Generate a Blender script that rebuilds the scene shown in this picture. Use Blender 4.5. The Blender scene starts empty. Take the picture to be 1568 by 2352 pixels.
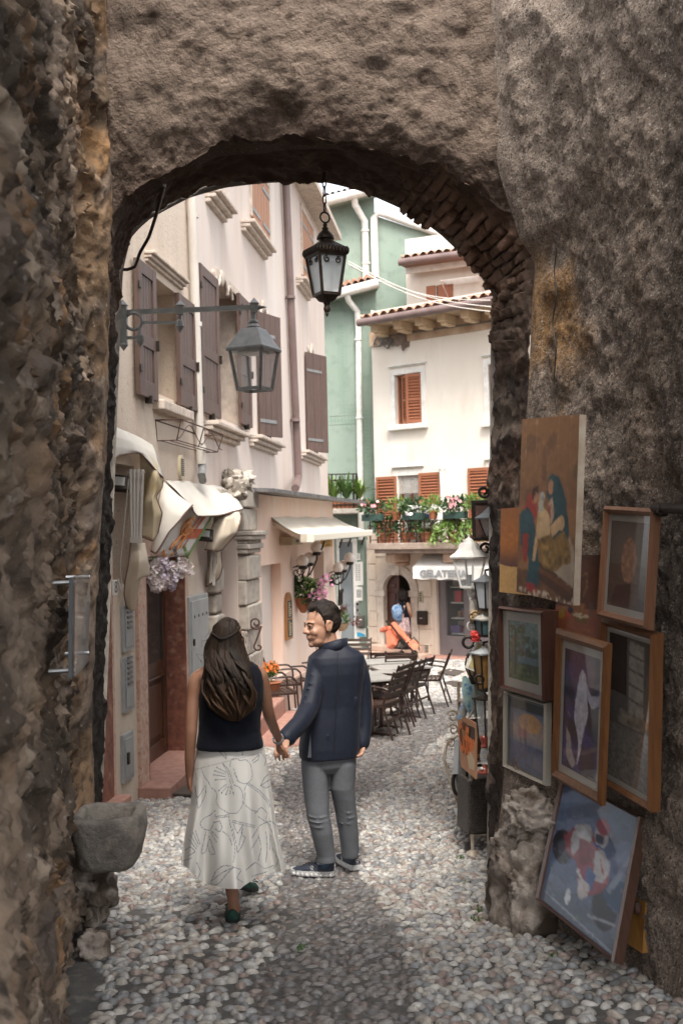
import bpy, math, random
import numpy as np
from mathutils import Vector, Matrix
from math import radians as R, sin, cos, pi, atan, atan2, sqrt
scene = bpy.context.scene
col = scene.collection
random.seed(7); rng = np.random.default_rng(7)

# ------------------------------------------------------------------ camera
F, U0, V0 = 2500.0, 784.0, 1176.0          # photograph measured at 1568 x 2352
ROLL, PITCH = R(1.3), atan(39/2500)
CAM = Vector((0, 0, 3.36))
_f = Vector((0, cos(PITCH), sin(PITCH))); _r0 = Vector((1, 0, 0)); _u0 = _r0.cross(_f)
CR = cos(ROLL)*_r0 - sin(ROLL)*_u0
CU = sin(ROLL)*_r0 + cos(ROLL)*_u0
cd = bpy.data.cameras.new('camera'); cam = bpy.data.objects.new('camera', cd); col.objects.link(cam)
cam.matrix_world = Matrix(((CR.x, CU.x, -_f.x, CAM.x), (CR.y, CU.y, -_f.y, CAM.y), (CR.z, CU.z, -_f.z, CAM.z), (0, 0, 0, 1)))
cd.sensor_fit = 'VERTICAL'; cd.sensor_height = 36; cd.sensor_width = 24; cd.lens = 36*F/2352
cd.clip_start = 0.05; cd.clip_end = 500
cd.dof.use_dof = True; cd.dof.focus_distance = 6.5; cd.dof.aperture_fstop = 4.0
scene.camera = cam
scene.render.resolution_x, scene.render.resolution_y = 682, 1024

# ------------------------------------------------------------------ light
SUN_EL, SUN_AZ = R(58), R(172)             # azimuth clockwise from +Y: high, behind the camera
w = bpy.data.worlds.new('World'); scene.world = w; w.use_nodes = True
nt = w.node_tree; bg = nt.nodes['Background']
sky = nt.nodes.new('ShaderNodeTexSky'); sky.sky_type = 'NISHITA'; sky.sun_disc = False
sky.sun_elevation = SUN_EL; sky.sun_rotation = SUN_AZ; sky.dust_density = 4; sky.air_density = 1.0
hs = nt.nodes.new('ShaderNodeHueSaturation'); hs.inputs['Saturation'].default_value = 0.16   # overcast
nt.links.new(sky.outputs[0], hs.inputs['Color']); nt.links.new(hs.outputs[0], bg.inputs[0])
bg.inputs[1].default_value = 0.135
sl = bpy.data.lights.new('sun', 'SUN'); sl.energy = 1.35; sl.angle = R(20); sl.color = (1, .94, .86)
so = bpy.data.objects.new('sun', sl); col.objects.link(so)
_sd = Vector((sin(SUN_AZ)*cos(SUN_EL), cos(SUN_AZ)*cos(SUN_EL), sin(SUN_EL)))
so.rotation_euler = _sd.to_track_quat('Z', 'Y').to_euler(); so.location = (0, 0, 30)
vs = scene.view_settings; vs.view_transform = 'Standard'; vs.look = 'None'; vs.gamma = 1; vs.exposure = 1.72
scene.cycles.max_bounces = 8; scene.cycles.diffuse_bounces = 4; scene.cycles.glossy_bounces = 3
scene.cycles.transmission_bounces = 6; scene.cycles.transparent_max_bounces = 12
scene.cycles.sample_clamp_indirect = 6; scene.cycles.use_denoising = True

# ------------------------------------------------------------------ geometry of the place
def ray(u, v): return _f + CR*((u-U0)/F) + CU*((V0-v)/F)
def P(u, v, y):
    d = ray(u, v); return CAM + d*(y/d.y)
def drop(y):                                # street level below the eye
    if y < 6: return 1.65+.08*y
    if y < 14: t = y-6; return 2.13+.08*t-.0018*t*t
    t = y-14; return 2.655+.051*t if y < 28 else 3.37+.0*(y-28)
def gz(y): return CAM.z-drop(y)
def G(u, v):                                # point of the street seen at a pixel
    d = ray(u, v); y = 8.0
    for _ in range(60):
        k = -d.z/d.y; y = .5*y+.5*drop(y)/k
    p = CAM+d*(y/d.y); p.z = gz(p.y); return p
class Frame:                                # a facade: s along it, o out of it, z up
    def __init__(s, ox, oy, tx, ty, flip=1):
        n = sqrt(tx*tx+ty*ty); s.O = Vector((ox, oy, 0)); s.t = Vector((tx/n, ty/n, 0))
        s.n = Vector((s.t.y, -s.t.x, 0))*flip
        s.M = np.array([[s.t.x, s.n.x, 0, ox], [s.t.y, s.n.y, 0, oy], [0, 0, 1, 0], [0, 0, 0, 1.]])
    def w(s, a, o, z): return s.O+s.t*a+s.n*o+Vector((0, 0, z))
    def at(s, u, v, o=0.):                  # pixel -> (s, z) on the plane o in front of the facade
        d = ray(u, v); k = ((s.O+s.n*o-CAM).dot(s.n))/d.dot(s.n); p = CAM+d*k
        return (p-s.O).dot(s.t), p.z
    def p(s, u, v, o=0.):
        a, z = s.at(u, v, o); return s.w(a, o, z)

# ------------------------------------------------------------------ noise on arrays
def _hash(ix, iy, iz):
    h = (ix*374761393+iy*668265263+iz*2147483647 % 1000003) & 0xffffffff
    h = (ix*374761393+iy*668265263+iz*1274126177) & 0xffffffff
    h = ((h ^ (h >> 13))*1274126177) & 0xffffffff
    return ((h ^ (h >> 16)) & 0xffffff)/float(0xffffff)
def vnoise(p):
    p = np.asarray(p, float); i = np.floor(p).astype(np.int64); f = p-i; f = f*f*f*(f*(f*6-15)+10)
    r = 0
    for dx in (0, 1):
        for dy in (0, 1):
            for dz in (0, 1):
                wgt = (f[..., 0] if dx else 1-f[..., 0])*(f[..., 1] if dy else 1-f[..., 1])*(f[..., 2] if dz else 1-f[..., 2])
                r = r+wgt*_hash(i[..., 0]+dx, i[..., 1]+dy, i[..., 2]+dz)
    return r*2-1
def fbm(p, sc=1., oct=4, gain=.5):
    p = np.asarray(p, float)*sc; a, r = 1., 0.
    for k in range(oct):
        r = r+a*vnoise(p+17.3*k); p = p*2.03; a *= gain
    return r
def voro(p, sc=1.):                         # F1, F2 and cell id
    p = np.asarray(p, float)*sc; i = np.floor(p).astype(np.int64)
    f1 = np.full(p.shape[:-1], 9.); f2 = f1.copy(); cid = np.zeros(p.shape[:-1])
    for dx in (-1, 0, 1):
        for dy in (-1, 0, 1):
            for dz in (-1, 0, 1):
                c = i+np.array([dx, dy, dz])
                q = c+np.stack([_hash(c[..., 0], c[..., 1], c[..., 2]), _hash(c[..., 0]+91, c[..., 1]+17, c[..., 2]), _hash(c[..., 0], c[..., 1]+53, c[..., 2]+29)], -1)
                d = np.linalg.norm(p-q, axis=-1)
                b = d < f1
                f2 = np.where(b, f1, np.minimum(f2, d)); cid = np.where(b, _hash(c[..., 0]+5, c[..., 1]+7, c[..., 2]+3), cid); f1 = np.where(b, d, f1)
    return f1, f2, cid
def sst(a, b, x): t = np.clip((x-a)/(b-a), 0, 1); return t*t*(3-2*t)

# ------------------------------------------------------------------ mesh builder
class MB:
    def __init__(s, M=None):
        s.V, s.F, s.n, s.M, s.MI, s.mi, s.C = [], [], 0, None if M is None else np.array(M, float), [], 0, []
    def add(s, V, Fs, color=None):
        V = np.asarray(V, float).reshape(-1, 3)
        if s.M is not None: V = V@s.M[:3, :3].T+s.M[:3, 3]
        n = s.n; s.V.append(V); s.F += [tuple(i+n for i in f) for f in Fs]; s.MI += [s.mi]*len(Fs); s.n += len(V)
        if color is not None: s.C.append(np.broadcast_to(np.asarray(color, float), (len(V), 3)))
        return s
    def box(s, c, size, rz=0, rx=0, ry=0, top=1., color=None):
        h = np.array(size)/2; c = np.array(c, float)
        V = np.array([[x*(top if z > 0 else 1), y*(top if z > 0 else 1), z] for x in (-1, 1) for y in (-1, 1) for z in (-1, 1)])*h
        if rz or rx or ry:
            m = np.array((Matrix.Rotation(rz, 3, 'Z')@Matrix.Rotation(ry, 3, 'Y')@Matrix.Rotation(rx, 3, 'X'))); V = V@m.T
        return s.add(V+c, [(0, 1, 3, 2), (4, 6, 7, 5), (0, 4, 5, 1), (2, 3, 7, 6), (0, 2, 6, 4), (1, 5, 7, 3)], color)
    def bx(s, x0, x1, y0, y1, z0, z1, color=None):
        return s.box(((x0+x1)/2, (y0+y1)/2, (z0+z1)/2), (abs(x1-x0), abs(y1-y0), abs(z1-z0)), color=color)
    def bar(s, a, b, w, t=None, up=(0, 0, 1)):             # rectangular bar from a to b
        a, b = Vector(a), Vector(b); t = t or w; d = (b-a).normalized(); up = Vector(up)
        x = d.cross(up)
        if x.length < 1e-4: x = d.cross(Vector((0, 1, 0)))
        x.normalize(); y = x.cross(d)
        V = [p+x*(sx*w/2)+y*(sy*t/2) for p in (a, b) for sx, sy in ((-1, -1), (1, -1), (1, 1), (-1, 1))]
        return s.add([tuple(p) for p in V], [(3, 2, 1, 0), (4, 5, 6, 7), (0, 1, 5, 4), (1, 2, 6, 5), (2, 3, 7, 6), (3, 0, 4, 7)])
    def tube(s, pts, r, n=8, closed=False, cap=True, color=None):
        pts = [Vector(p) for p in pts]; m = len(pts)
        rs = list(r) if hasattr(r, '__len__') else [r]*m
        tan = [(pts[(i+1) % m if closed else min(i+1, m-1)]-pts[(i-1) % m if closed else max(i-1, 0)]).normalized() for i in range(m)]
        x = tan[0].orthogonal().normalized(); V = []
        for i in range(m):
            x = (x-tan[i]*x.dot(tan[i]))
            x = x.normalized() if x.length > 1e-6 else tan[i].orthogonal().normalized()
            y = tan[i].cross(x)
            for k in range(n):
                a = 2*pi*k/n; V.append(pts[i]+x*(cos(a)*rs[i])+y*(sin(a)*rs[i]))
        Fs = []
        for i in range(m if closed else m-1):
            j = (i+1) % m
            for k in range(n): Fs.append((i*n+k, i*n+(k+1) % n, j*n+(k+1) % n, j*n+k))
        if cap and not closed: Fs += [tuple(range(n-1, -1, -1)), tuple((m-1)*n+k for k in range(n))]
        return s.add([tuple(p) for p in V], Fs, color)
    def grid(s, A, cu=False, cv=False, color=None, flip=False):
        A = np.asarray(A, float); a, b = A.shape[:2]
        I = np.arange(a*b).reshape(a, b)
        if cu: I = np.vstack([I, I[:1]])
        if cv: I = np.hstack([I, I[:, :1]])
        q = np.stack([I[:-1, :-1], I[1:, :-1], I[1:, 1:], I[:-1, 1:]], -1).reshape(-1, 4)
        if flip: q = q[:, ::-1]
        return s.add(A.reshape(-1, 3), [tuple(x) for x in q.tolist()], None if color is None else np.asarray(color).reshape(-1, 3) if np.ndim(color) > 1 else color)
    def loft(s, rings, cap=True, color=None):
        A = np.asarray(rings, float); m, n = A.shape[:2]; k = s.n
        s.grid(A, cv=True, color=color)
        if cap:
            s.F += [tuple(k+i for i in range(n)), tuple(k+(m-1)*n+i for i in range(n-1, -1, -1))]; s.MI += [s.mi]*2
        return s
    def lathe(s, prof, c=(0, 0, 0), n=20, M=None, color=None, arc=None):
        A = [[(c[0]+r*cos(2*pi*k/n), c[1]+r*sin(2*pi*k/n), c[2]+z) for k in range(n)] for r, z in prof]
        return s.loft(A, cap=True, color=color)
    def sphere(s, c, r, nu=14, nv=9, color=None):
        r = (r, r, r) if not hasattr(r, '__len__') else r
        A = [[(c[0]+r[0]*sin(pi*(i+.0)/nv)*cos(2*pi*k/nu), c[1]+r[1]*sin(pi*i/nv)*sin(2*pi*k/nu), c[2]-r[2]*cos(pi*i/nv)) for k in range(nu)] for i in range(nv+1)]
        A[0] = [(c[0]+1e-4*r[0]*cos(2*pi*k/nu), c[1]+1e-4*r[1]*sin(2*pi*k/nu), c[2]-r[2]) for k in range(nu)]
        A[-1] = [(c[0]+1e-4*r[0]*cos(2*pi*k/nu), c[1]+1e-4*r[1]*sin(2*pi*k/nu), c[2]+r[2]) for k in range(nu)]
        return s.loft(A, color=color)
    def prism(s, poly, h, M=None, color=None):             # polygon in local xy, extruded along z from 0 to h
        n = len(poly); V = np.array([(x, y, 0) for x, y in poly]+[(x, y, h) for x, y in poly], float)
        if M is not None:
            M = np.array(M, float); V = V@M[:3, :3].T+M[:3, 3]
        return s.add(V, [tuple(range(n-1, -1, -1)), tuple(range(n, 2*n))]+[(i, (i+1) % n, n+(i+1) % n, n+i) for i in range(n)], color)
    def quadslab(s, a, b, c, d, t, nrm=None):              # a thin slab on four corners, thickness t behind
        a, b, c, d = map(Vector, (a, b, c, d)); n = (b-a).cross(d-a).normalized() if nrm is None else Vector(nrm)
        V = [a, b, c, d]+[p-n*t for p in (a, b, c, d)]
        return s.add([tuple(p) for p in V], [(0, 1, 2, 3), (7, 6, 5, 4), (0, 4, 5, 1), (1, 5, 6, 2), (2, 6, 7, 3), (3, 7, 4, 0)])
    def build(s, name, mat, parent=None, smooth=None, bevel=0, loc=None, mods=(), kind=None):
        V = np.vstack(s.V) if s.V else np.zeros((0, 3))
        base = Vector(parent.location) if parent is not None else Vector(loc or (0, 0, 0))
        if parent is not None and parent.parent is not None: base = base+parent.parent.location
        if parent is not None and parent.get('_local'): base = Vector((0, 0, 0))
        V = V-np.array(base)
        me = bpy.data.meshes.new(name); me.from_pydata(V.tolist(), [], s.F)
        mats = mat if isinstance(mat, (list, tuple)) else [mat]
        for m in mats: me.materials.append(m)
        if len(mats) > 1: me.polygons.foreach_set('material_index', s.MI)
        if s.C:
            C = np.vstack(s.C); ca = me.color_attributes.new('Col', 'FLOAT_COLOR', 'POINT')
            ca.data.foreach_set('color', np.hstack([C, np.ones((len(C), 1))]).astype(np.float32).ravel())
        if smooth is not None:
            me.polygons.foreach_set('use_smooth', [True]*len(me.polygons))
            if smooth < 179: me.set_sharp_from_angle(angle=R(smooth))
        me.update()
        o = bpy.data.objects.new(name, me); col.objects.link(o)
        if parent is not None: o.parent = parent
        else: o.location = base
        if bevel:
            b = o.modifiers.new('bevel', 'BEVEL'); b.width = bevel; b.segments = 2; b.limit_method = 'ANGLE'; b.angle_limit = R(40)
        if kind: o['kind'] = kind
        return o
def tag(o, label, cat, group=None):
    o['label'] = label; o['category'] = cat
    if group: o['group'] = group
    return o
def thing(name, label, cat, loc=(0, 0, 0), rz=0, group=None, local=False):
    o = bpy.data.objects.new(name, None); col.objects.link(o); o.location = Vector(loc); o.rotation_euler = (0, 0, rz)
    o.empty_display_size = .1; tag(o, label, cat, group)
    if local: o['_local'] = 1
    return o
def dup(root, loc, rz=0, label=None, rot=None):
    def cp(o, par):
        c = o.copy(); col.objects.link(c)
        if par is not None: c.parent = par
        for ch in list(o.children): cp(ch, c)
        return c
    r = cp(root, None); r.location = Vector(loc); r.rotation_euler = rot or (0, 0, rz)
    if label: r['label'] = label
    return r

# ------------------------------------------------------------------ materials
def lin(r, g=None, b=None):
    if g is None: r, g, b = r
    f = lambda c: (c/255/12.92) if c <= 10.3 else ((c/255+.055)/1.055)**2.4
    return (f(r), f(g), f(b))
_mc = {}
def mat(name, c, rough=.7, metal=0., c2=None, sc=4., bump=0., bsc=60., spec=.5, coat=0., detail=6., lo=.35, hi=.65, stretch=(1, 1, 1), c3=None, sc3=1., lo3=.5, hi3=.7, trans=0., sss=0., alpha=1., emit=0., bdist=.01, vcol=False, sheen=0., st3=(1, 1, 1), coatr=.04, wave=0):
    m = bpy.data.materials.new(name); m.use_nodes = True; nt = m.node_tree; N, L = nt.nodes, nt.links; b = N['Principled BSDF']
    c = tuple(c)+(1,) if len(c) == 3 else c
    b.inputs['Base Color'].default_value = c; b.inputs['Roughness'].default_value = rough; b.inputs['Metallic'].default_value = metal
    b.inputs['Specular IOR Level'].default_value = spec; b.inputs['Coat Weight'].default_value = coat; b.inputs['Coat Roughness'].default_value = coatr
    b.inputs['Transmission Weight'].default_value = trans; b.inputs['Alpha'].default_value = alpha
    if sheen: b.inputs['Sheen Weight'].default_value = sheen
    if sss: b.inputs['Subsurface Weight'].default_value = sss; b.inputs['Subsurface Radius'].default_value = (.02, .01, .005)
    if emit: b.inputs['Emission Color'].default_value = c; b.inputs['Emission Strength'].default_value = emit
    tc = N.new('ShaderNodeTexCoord')
    def noise(s_, st, det=detail, rg=.55):
        mp = N.new('ShaderNodeMapping'); mp.inputs['Scale'].default_value = st; L.new(tc.outputs['Object'], mp.inputs[0])
        n = N.new('ShaderNodeTexNoise'); n.inputs['Scale'].default_value = s_; n.inputs['Detail'].default_value = det; n.inputs['Roughness'].default_value = rg
        L.new(mp.outputs[0], n.inputs['Vector']); return n
    def ramp(src, a, z):
        r = N.new('ShaderNodeMapRange'); r.inputs['From Min'].default_value = a; r.inputs['From Max'].default_value = z; L.new(src, r.inputs['Value']); return r.outputs[0]
    cur = None
    if vcol:
        a = N.new('ShaderNodeVertexColor'); a.layer_name = 'Col'; cur = a.outputs['Color']
    def mix(fac, A, B):
        x = N.new('ShaderNodeMix'); x.data_type = 'RGBA'; L.new(fac, x.inputs['Factor'])
        for k, q in ((6, A), (7, B)):
            if isinstance(q, tuple): x.inputs[k].default_value = q if len(q) == 4 else q+(1,)
            else: L.new(q, x.inputs[k])
        return x.outputs[2]
    if c2 is not None: cur = mix(ramp(noise(sc, stretch).outputs['Fac'], lo, hi), cur or c, tuple(c2))
    if c3 is not None: cur = mix(ramp(noise(sc3, st3).outputs['Fac'], lo3, hi3), cur or c, tuple(c3))
    if cur is not None: L.new(cur, b.inputs['Base Color'])
    if bump:
        bp = N.new('ShaderNodeBump'); bp.inputs['Strength'].default_value = bump; bp.inputs['Distance'].default_value = bdist
        L.new(noise(bsc, (1, 1, 1) if not wave else stretch, 8., .65).outputs['Fac'], bp.inputs['Height']); L.new(bp.outputs[0], b.inputs['Normal'])
    return m

WOOD = lambda n, a, b, r=.5, **k: mat(n, a, r, c2=b, sc=9, stretch=(6, 6, .4), bump=.15, bsc=90, **k)
m_iron = mat('dark_iron', (.022, .019, .017), .45, .6, c2=(.05, .035, .025), sc=30, bump=.1)
m_steel = mat('brushed_steel', (.45, .46, .47), .3, 1.)
m_greymetal = mat('grey_painted_metal', (.17, .175, .175), .45, .2, c2=(.24, .24, .23), sc=14, bump=.05)
m_white = mat('white_paint', (.75, .73, .68), .55, c2=(.6, .57, .52), sc=6)
m_glass = mat('clear_glass', (.9, .93, .93), .03, alpha=.16, spec=.6)
m_frost = mat('frosted_glass', (.8, .83, .85), .25, alpha=.72, c2=(.6, .64, .66), sc=5)
m_black = mat('black_void', (.006, .006, .006), .9)
m_darkglass = mat('dark_window_glass', (.03, .035, .036), .05, spec=.7, c2=(.06, .06, .055), sc=2)
m_brownshut = mat('brown_shutter_paint', (.078, .043, .033), .55, c2=(.105, .064, .051), sc=7, stretch=(3, 3, .5), bump=.12, bsc=70)
m_browndoor = WOOD('dark_door_wood', (.045, .018, .010), (.10, .042, .022), .4)
m_terracotta = mat('terracotta', (.42, .155, .07), .8, c2=(.30, .105, .05), sc=9, bump=.2)
m_tile = mat('roof_tile_clay', (.40, .20, .12), .85, c2=(.22, .13, .10), sc=7, c3=(.5, .36, .27), sc3=12, bump=.3)
m_brownwood2 = WOOD('orange_brown_wood', (.30, .095, .035), (.20, .058, .022), .5)
m_leaf = [mat('leaf_green', (.055, .12, .03), .55, c2=(.085, .17, .035), sc=20), mat('leaf_dark', (.025, .07, .022), .5, c2=(.05, .10, .03), sc=20), mat('leaf_light', (.16, .24, .04), .55, c2=(.10, .19, .04), sc=20)]
m_pinkfl = mat('pink_petal', (.75, .25, .30), .6, c2=(.8, .45, .45), sc=20)
m_redfl = mat('red_petal', (.55, .05, .04), .6)
m_whitefl = mat('white_petal', (.8, .76, .72), .6)
m_stone = mat('pale_carved_stone', (.46, .41, .35), .85, c2=(.32, .28, .24), sc=9, c3=(.20, .17, .15), sc3=3, lo3=.55, hi3=.8, bump=.6, bsc=45)
m_pinkstone = mat('pink_step_stone', (.40, .22, .17), .7, c2=(.30, .15, .115), sc=12, bump=.3)
# ================================================================== THE PASSAGE
YN, YF = 6.2, 6.95                          # near and far face of the archway
prof = [((186, 2085), (222, 2010)), ((190, 1860), (235, 1850)), ((205, 1500), (250, 1500)), ((228, 1000), (268, 1000)), ((236, 700), (279, 700)),
        ((243, 592), (284, 618)), ((268, 500), (303, 545)), ((320, 445), (345, 503)), ((380, 398), (435, 455)), ((500, 345), (520, 431)),
        ((620, 322), (620, 420)), ((760, 322), (740, 418)), ((880, 345), (830, 440)), ((1000, 398), (930, 484)), ((1100, 450), (1010, 538)),
        ((1180, 520), (1085, 612)), ((1228, 600), (1130, 676)), ((1222, 690), (1127, 722)), ((1212, 900), (1125, 900)), ((1192, 1150), (1123, 1150)),
        ((1170, 1400), (1121, 1400)), ((1158, 1800), (1119, 1800)), ((1150, 2085), (1117, 2010))]
def smooth_path(pts, n):
    pts = np.array(pts, float); d = np.r_[0, np.cumsum(np.linalg.norm(np.diff(pts, axis=0), axis=1))]
    ext = np.vstack([2*pts[0]-pts[1], pts, 2*pts[-1]-pts[-2]]); out = []
    for t in np.linspace(0, d[-1], n):
        i = min(np.searchsorted(d, t, 'right')-1, len(pts)-2); x = (t-d[i])/(d[i+1]-d[i]); p0, p1, p2, p3 = ext[i:i+4]
        cr = .5*((2*p1)+(p2-p0)*x+(2*p0-5*p1+4*p2-p3)*x*x+(3*p1-p0-3*p2+p3)*x**3)
        out.append(.6*(p1+(p2-p1)*x)+.4*cr)
    return np.array(out)
NA = 900
_pn = np.array([[*n, *f] for n, f in prof], float)
_pp = smooth_path(_pn, NA)
near = np.array([P(u, v, YN) for u, v in _pp[:, :2]]); far = np.array([P(u, v, YF) for u, v in _pp[:, 2:]])
def prof_x(z, side):                        # x of the near edge at a height, on the left (0) or right (1)
    h = NA//2; a = near[:h] if side == 0 else near[h:][::-1]
    a = a[a[:, 2] < CAM.z+1.63]
    return np.interp(z, a[:, 2], a[:, 0])
def normals(A):
    du = np.gradient(A, axis=0); dv = np.gradient(A, axis=1); n = np.cross(du, dv); return n/np.maximum(np.linalg.norm(n, axis=-1, keepdims=True), 1e-9)
ZT = CAM.z+3.36
# ---- soffit and jambs of the archway
ND = 64
A = near[:, None]*(1-np.linspace(0, 1, ND))[None, :, None]+far[:, None]*np.linspace(0, 1, ND)[None, :, None]
cen = np.array([near[:, 0].mean(), (YN+YF)/2, CAM.z+.5]); arc = np.r_[0, np.cumsum(np.linalg.norm(np.diff(near, axis=0), axis=1))]
nrm = normals(A); s_ = np.sign((nrm*(cen-A)).sum(-1, keepdims=True)); nrm = nrm*s_
tt = np.linspace(0, 1, ND)[None, :]*np.ones((NA, 1)); aa = arc[:, None]*np.ones((1, ND))
ish = sst(CAM.z+.9, CAM.z+1.5, A[..., 2])          # brick vault above the springing
aw_ = aa+.014*fbm(A, 5, 2); row = np.floor(aw_/.066); frac = aw_/.066-row; bk = np.floor(tt*3.2+.5*(row % 2)); bmk = np.clip(sst(.15, .75, A[..., 0])*1.1+.55*sst(-.1, .5, fbm(A+3, 2.4, 3))-.1, 0, 1)*sst(.0, .35, tt+.25*fbm(A, 4, 2)); ids = _hash(row.astype(np.int64), bk.astype(np.int64), np.int64(3)); fb = tt*3.2+.5*(row % 2)-bk
gap = np.minimum(sst(0, .18, frac)*sst(0, .18, 1-frac), sst(0, .05, fb)*sst(0, .05, 1-fb))
q = A
disp = fbm(q, 2.2, 5)*.018+fbm(q, 9, 4)*.014+ish*bmk*((ids-.5)*(.036+.03*sst(.1, .5, q[..., 0]))*sst(.0, .4, tt)+gap*(.016+.014*sst(.1, .5, q[..., 0]))+fbm(q, 1.5, 2)*.02)-.034*np.abs(fbm(q, 5, 3))+ish*(1-bmk)*.03*fbm(q, 3.4, 4)-.012*np.abs(fbm(q, 15, 3))
Q = A+nrm*disp[..., None]
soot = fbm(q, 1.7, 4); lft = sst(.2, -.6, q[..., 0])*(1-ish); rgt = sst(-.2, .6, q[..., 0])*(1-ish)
c_br = np.array([.12, .072, .05]); c_dk = np.array([.018, .016, .015]); c_gr = np.array([.15, .115, .09])  # dark tones mix real soot with the shade under the arch
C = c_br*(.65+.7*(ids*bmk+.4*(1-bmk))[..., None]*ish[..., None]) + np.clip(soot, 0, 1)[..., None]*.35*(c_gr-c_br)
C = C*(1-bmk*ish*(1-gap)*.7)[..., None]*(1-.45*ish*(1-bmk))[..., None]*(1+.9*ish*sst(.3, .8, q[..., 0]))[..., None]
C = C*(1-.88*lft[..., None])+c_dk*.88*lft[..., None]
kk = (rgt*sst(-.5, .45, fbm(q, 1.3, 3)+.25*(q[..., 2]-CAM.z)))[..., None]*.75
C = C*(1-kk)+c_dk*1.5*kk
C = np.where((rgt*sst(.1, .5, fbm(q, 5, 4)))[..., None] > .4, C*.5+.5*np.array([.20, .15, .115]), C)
wall_st = [0, 0]
arch = thing('stone_archway', 'rough stone and brick archway framing the street beyond', 'archway', (0, (YN+YF)/2, gz(6.5)))
m_soffit = mat('sooty_shaded_arch_masonry', (.08, .06, .05), .9, vcol=True, bump=.9, bsc=34, bdist=.02, spec=.25)
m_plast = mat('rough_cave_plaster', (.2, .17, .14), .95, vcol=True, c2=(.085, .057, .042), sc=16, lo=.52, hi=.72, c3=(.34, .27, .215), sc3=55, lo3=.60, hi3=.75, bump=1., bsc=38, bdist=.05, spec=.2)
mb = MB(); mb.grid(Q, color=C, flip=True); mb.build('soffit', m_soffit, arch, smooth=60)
# ---- face above the arch
i0, i1 = 84, 336
idx = [i for i in range(NA) if near[i, 2] > CAM.z+1.22]
inn = _pp[idx][:, :2]; NR = 110; S = np.linspace(0, 1, NR)
L_ = []
for u, v in inn:
    dx, dy = u-735, v-690; k = 9e9
    rb = 1236-50*float(sst(620, 330, v))
    if dx < 0: k = min(k, (212-735)/dx)
    if dx > 0: k = min(k, (rb-735)/dx)
    if dy < 0: k = min(k, (-130-690)/dy)
    k = max(k, 1.0); L_.append((735+dx*k, 690+dy*k))
L_ = np.array(L_)
n3 = near[idx]; o3 = np.array([P(u, v, YN) for u, v in L_])
A = n3[:, None]*(1-S)[None, :, None]+o3[:, None]*S[None, :, None]
dist = np.linalg.norm(A-n3[:, None], axis=-1)
q = A.copy()
roundy = .13*np.clip(1-dist/.34, 0, 1)**2*sst(.0, .25, np.linalg.norm(o3-n3, axis=1))[:, None]
bx = np.abs(A[..., 0]+.02); pit = np.exp(-((A[..., 0]+.15)/.55)**2)*np.clip(1-dist/.55, 0, 1)**1.5*(.10+.12*fbm(q, 2.6, 3))
amp = np.minimum(1, dist/.12+.3)
dsp = fbm(q, 1.4, 3)*.045+fbm(q, 5, 4)*.028+fbm(q, 17, 3)*.012
A[..., 1] += roundy+pit-dsp*amp
edge0 = disp[idx][:, :1]; A[:, 0] = Q[idx][:, 0]           # welded to the soffit's edge
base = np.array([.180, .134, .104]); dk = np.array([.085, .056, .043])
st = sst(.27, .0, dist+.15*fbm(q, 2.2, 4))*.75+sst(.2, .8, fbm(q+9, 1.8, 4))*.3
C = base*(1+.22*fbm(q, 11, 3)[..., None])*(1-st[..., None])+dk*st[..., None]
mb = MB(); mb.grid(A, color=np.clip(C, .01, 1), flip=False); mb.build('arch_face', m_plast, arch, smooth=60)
# dark hole left of the right springing
def stone_blob(mb, c, r, amp=.25, sc=3., nu=40, nv=26, seed=0, color=None, flat=None):
    th = np.linspace(0, 2*pi, nu, endpoint=False); ph = np.linspace(.02, pi-.02, nv)
    D = np.stack([np.sin(ph)[:, None]*np.cos(th)[None], np.sin(ph)[:, None]*np.sin(th)[None], -np.cos(ph)[:, None]*np.ones((1, nu))], -1)
    Ds = D*np.array(r)/np.mean(r); f1, f2, cid = voro(Ds+seed, 1.9)
    k = 1+amp*fbm(Ds+seed*3.1, sc, 4)-amp*.5*np.abs(fbm(Ds+seed, sc*1.7, 3))+amp*.5*(cid-.5)*sst(0, .25, f2-f1)
    X = np.sign(D)*np.abs(D)**.8
    X = X*k[..., None]*np.array(r)+np.array(c)
    if flat is not None: X[..., 2] = np.maximum(X[..., 2], flat)
    mb.loft(X, color=color)
# ---- far face of the arch wall
zs = np.array([P(0, -130, YN)[2]])[0]
ring = [(-4.2, YF, 0.5), (-4.2, YF, ZT+2.4), (4.5, YF, ZT+2.4), (4.5, YF, .5)]
mb = MB(); fr = far.copy(); o = []
for p in fr:
    if p[2] > CAM.z+1.0: o.append((p[0]*1.9, YF+.01, ZT+2.4))
    else: o.append((-4.2 if p[0] < 0 else 4.5, YF+.01, p[2]))
mb.grid(np.stack([fr+np.array([0, .0, 0]), np.array(o)], 1), flip=True); mb.build('street_side_face', m_stone, arch)
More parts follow.
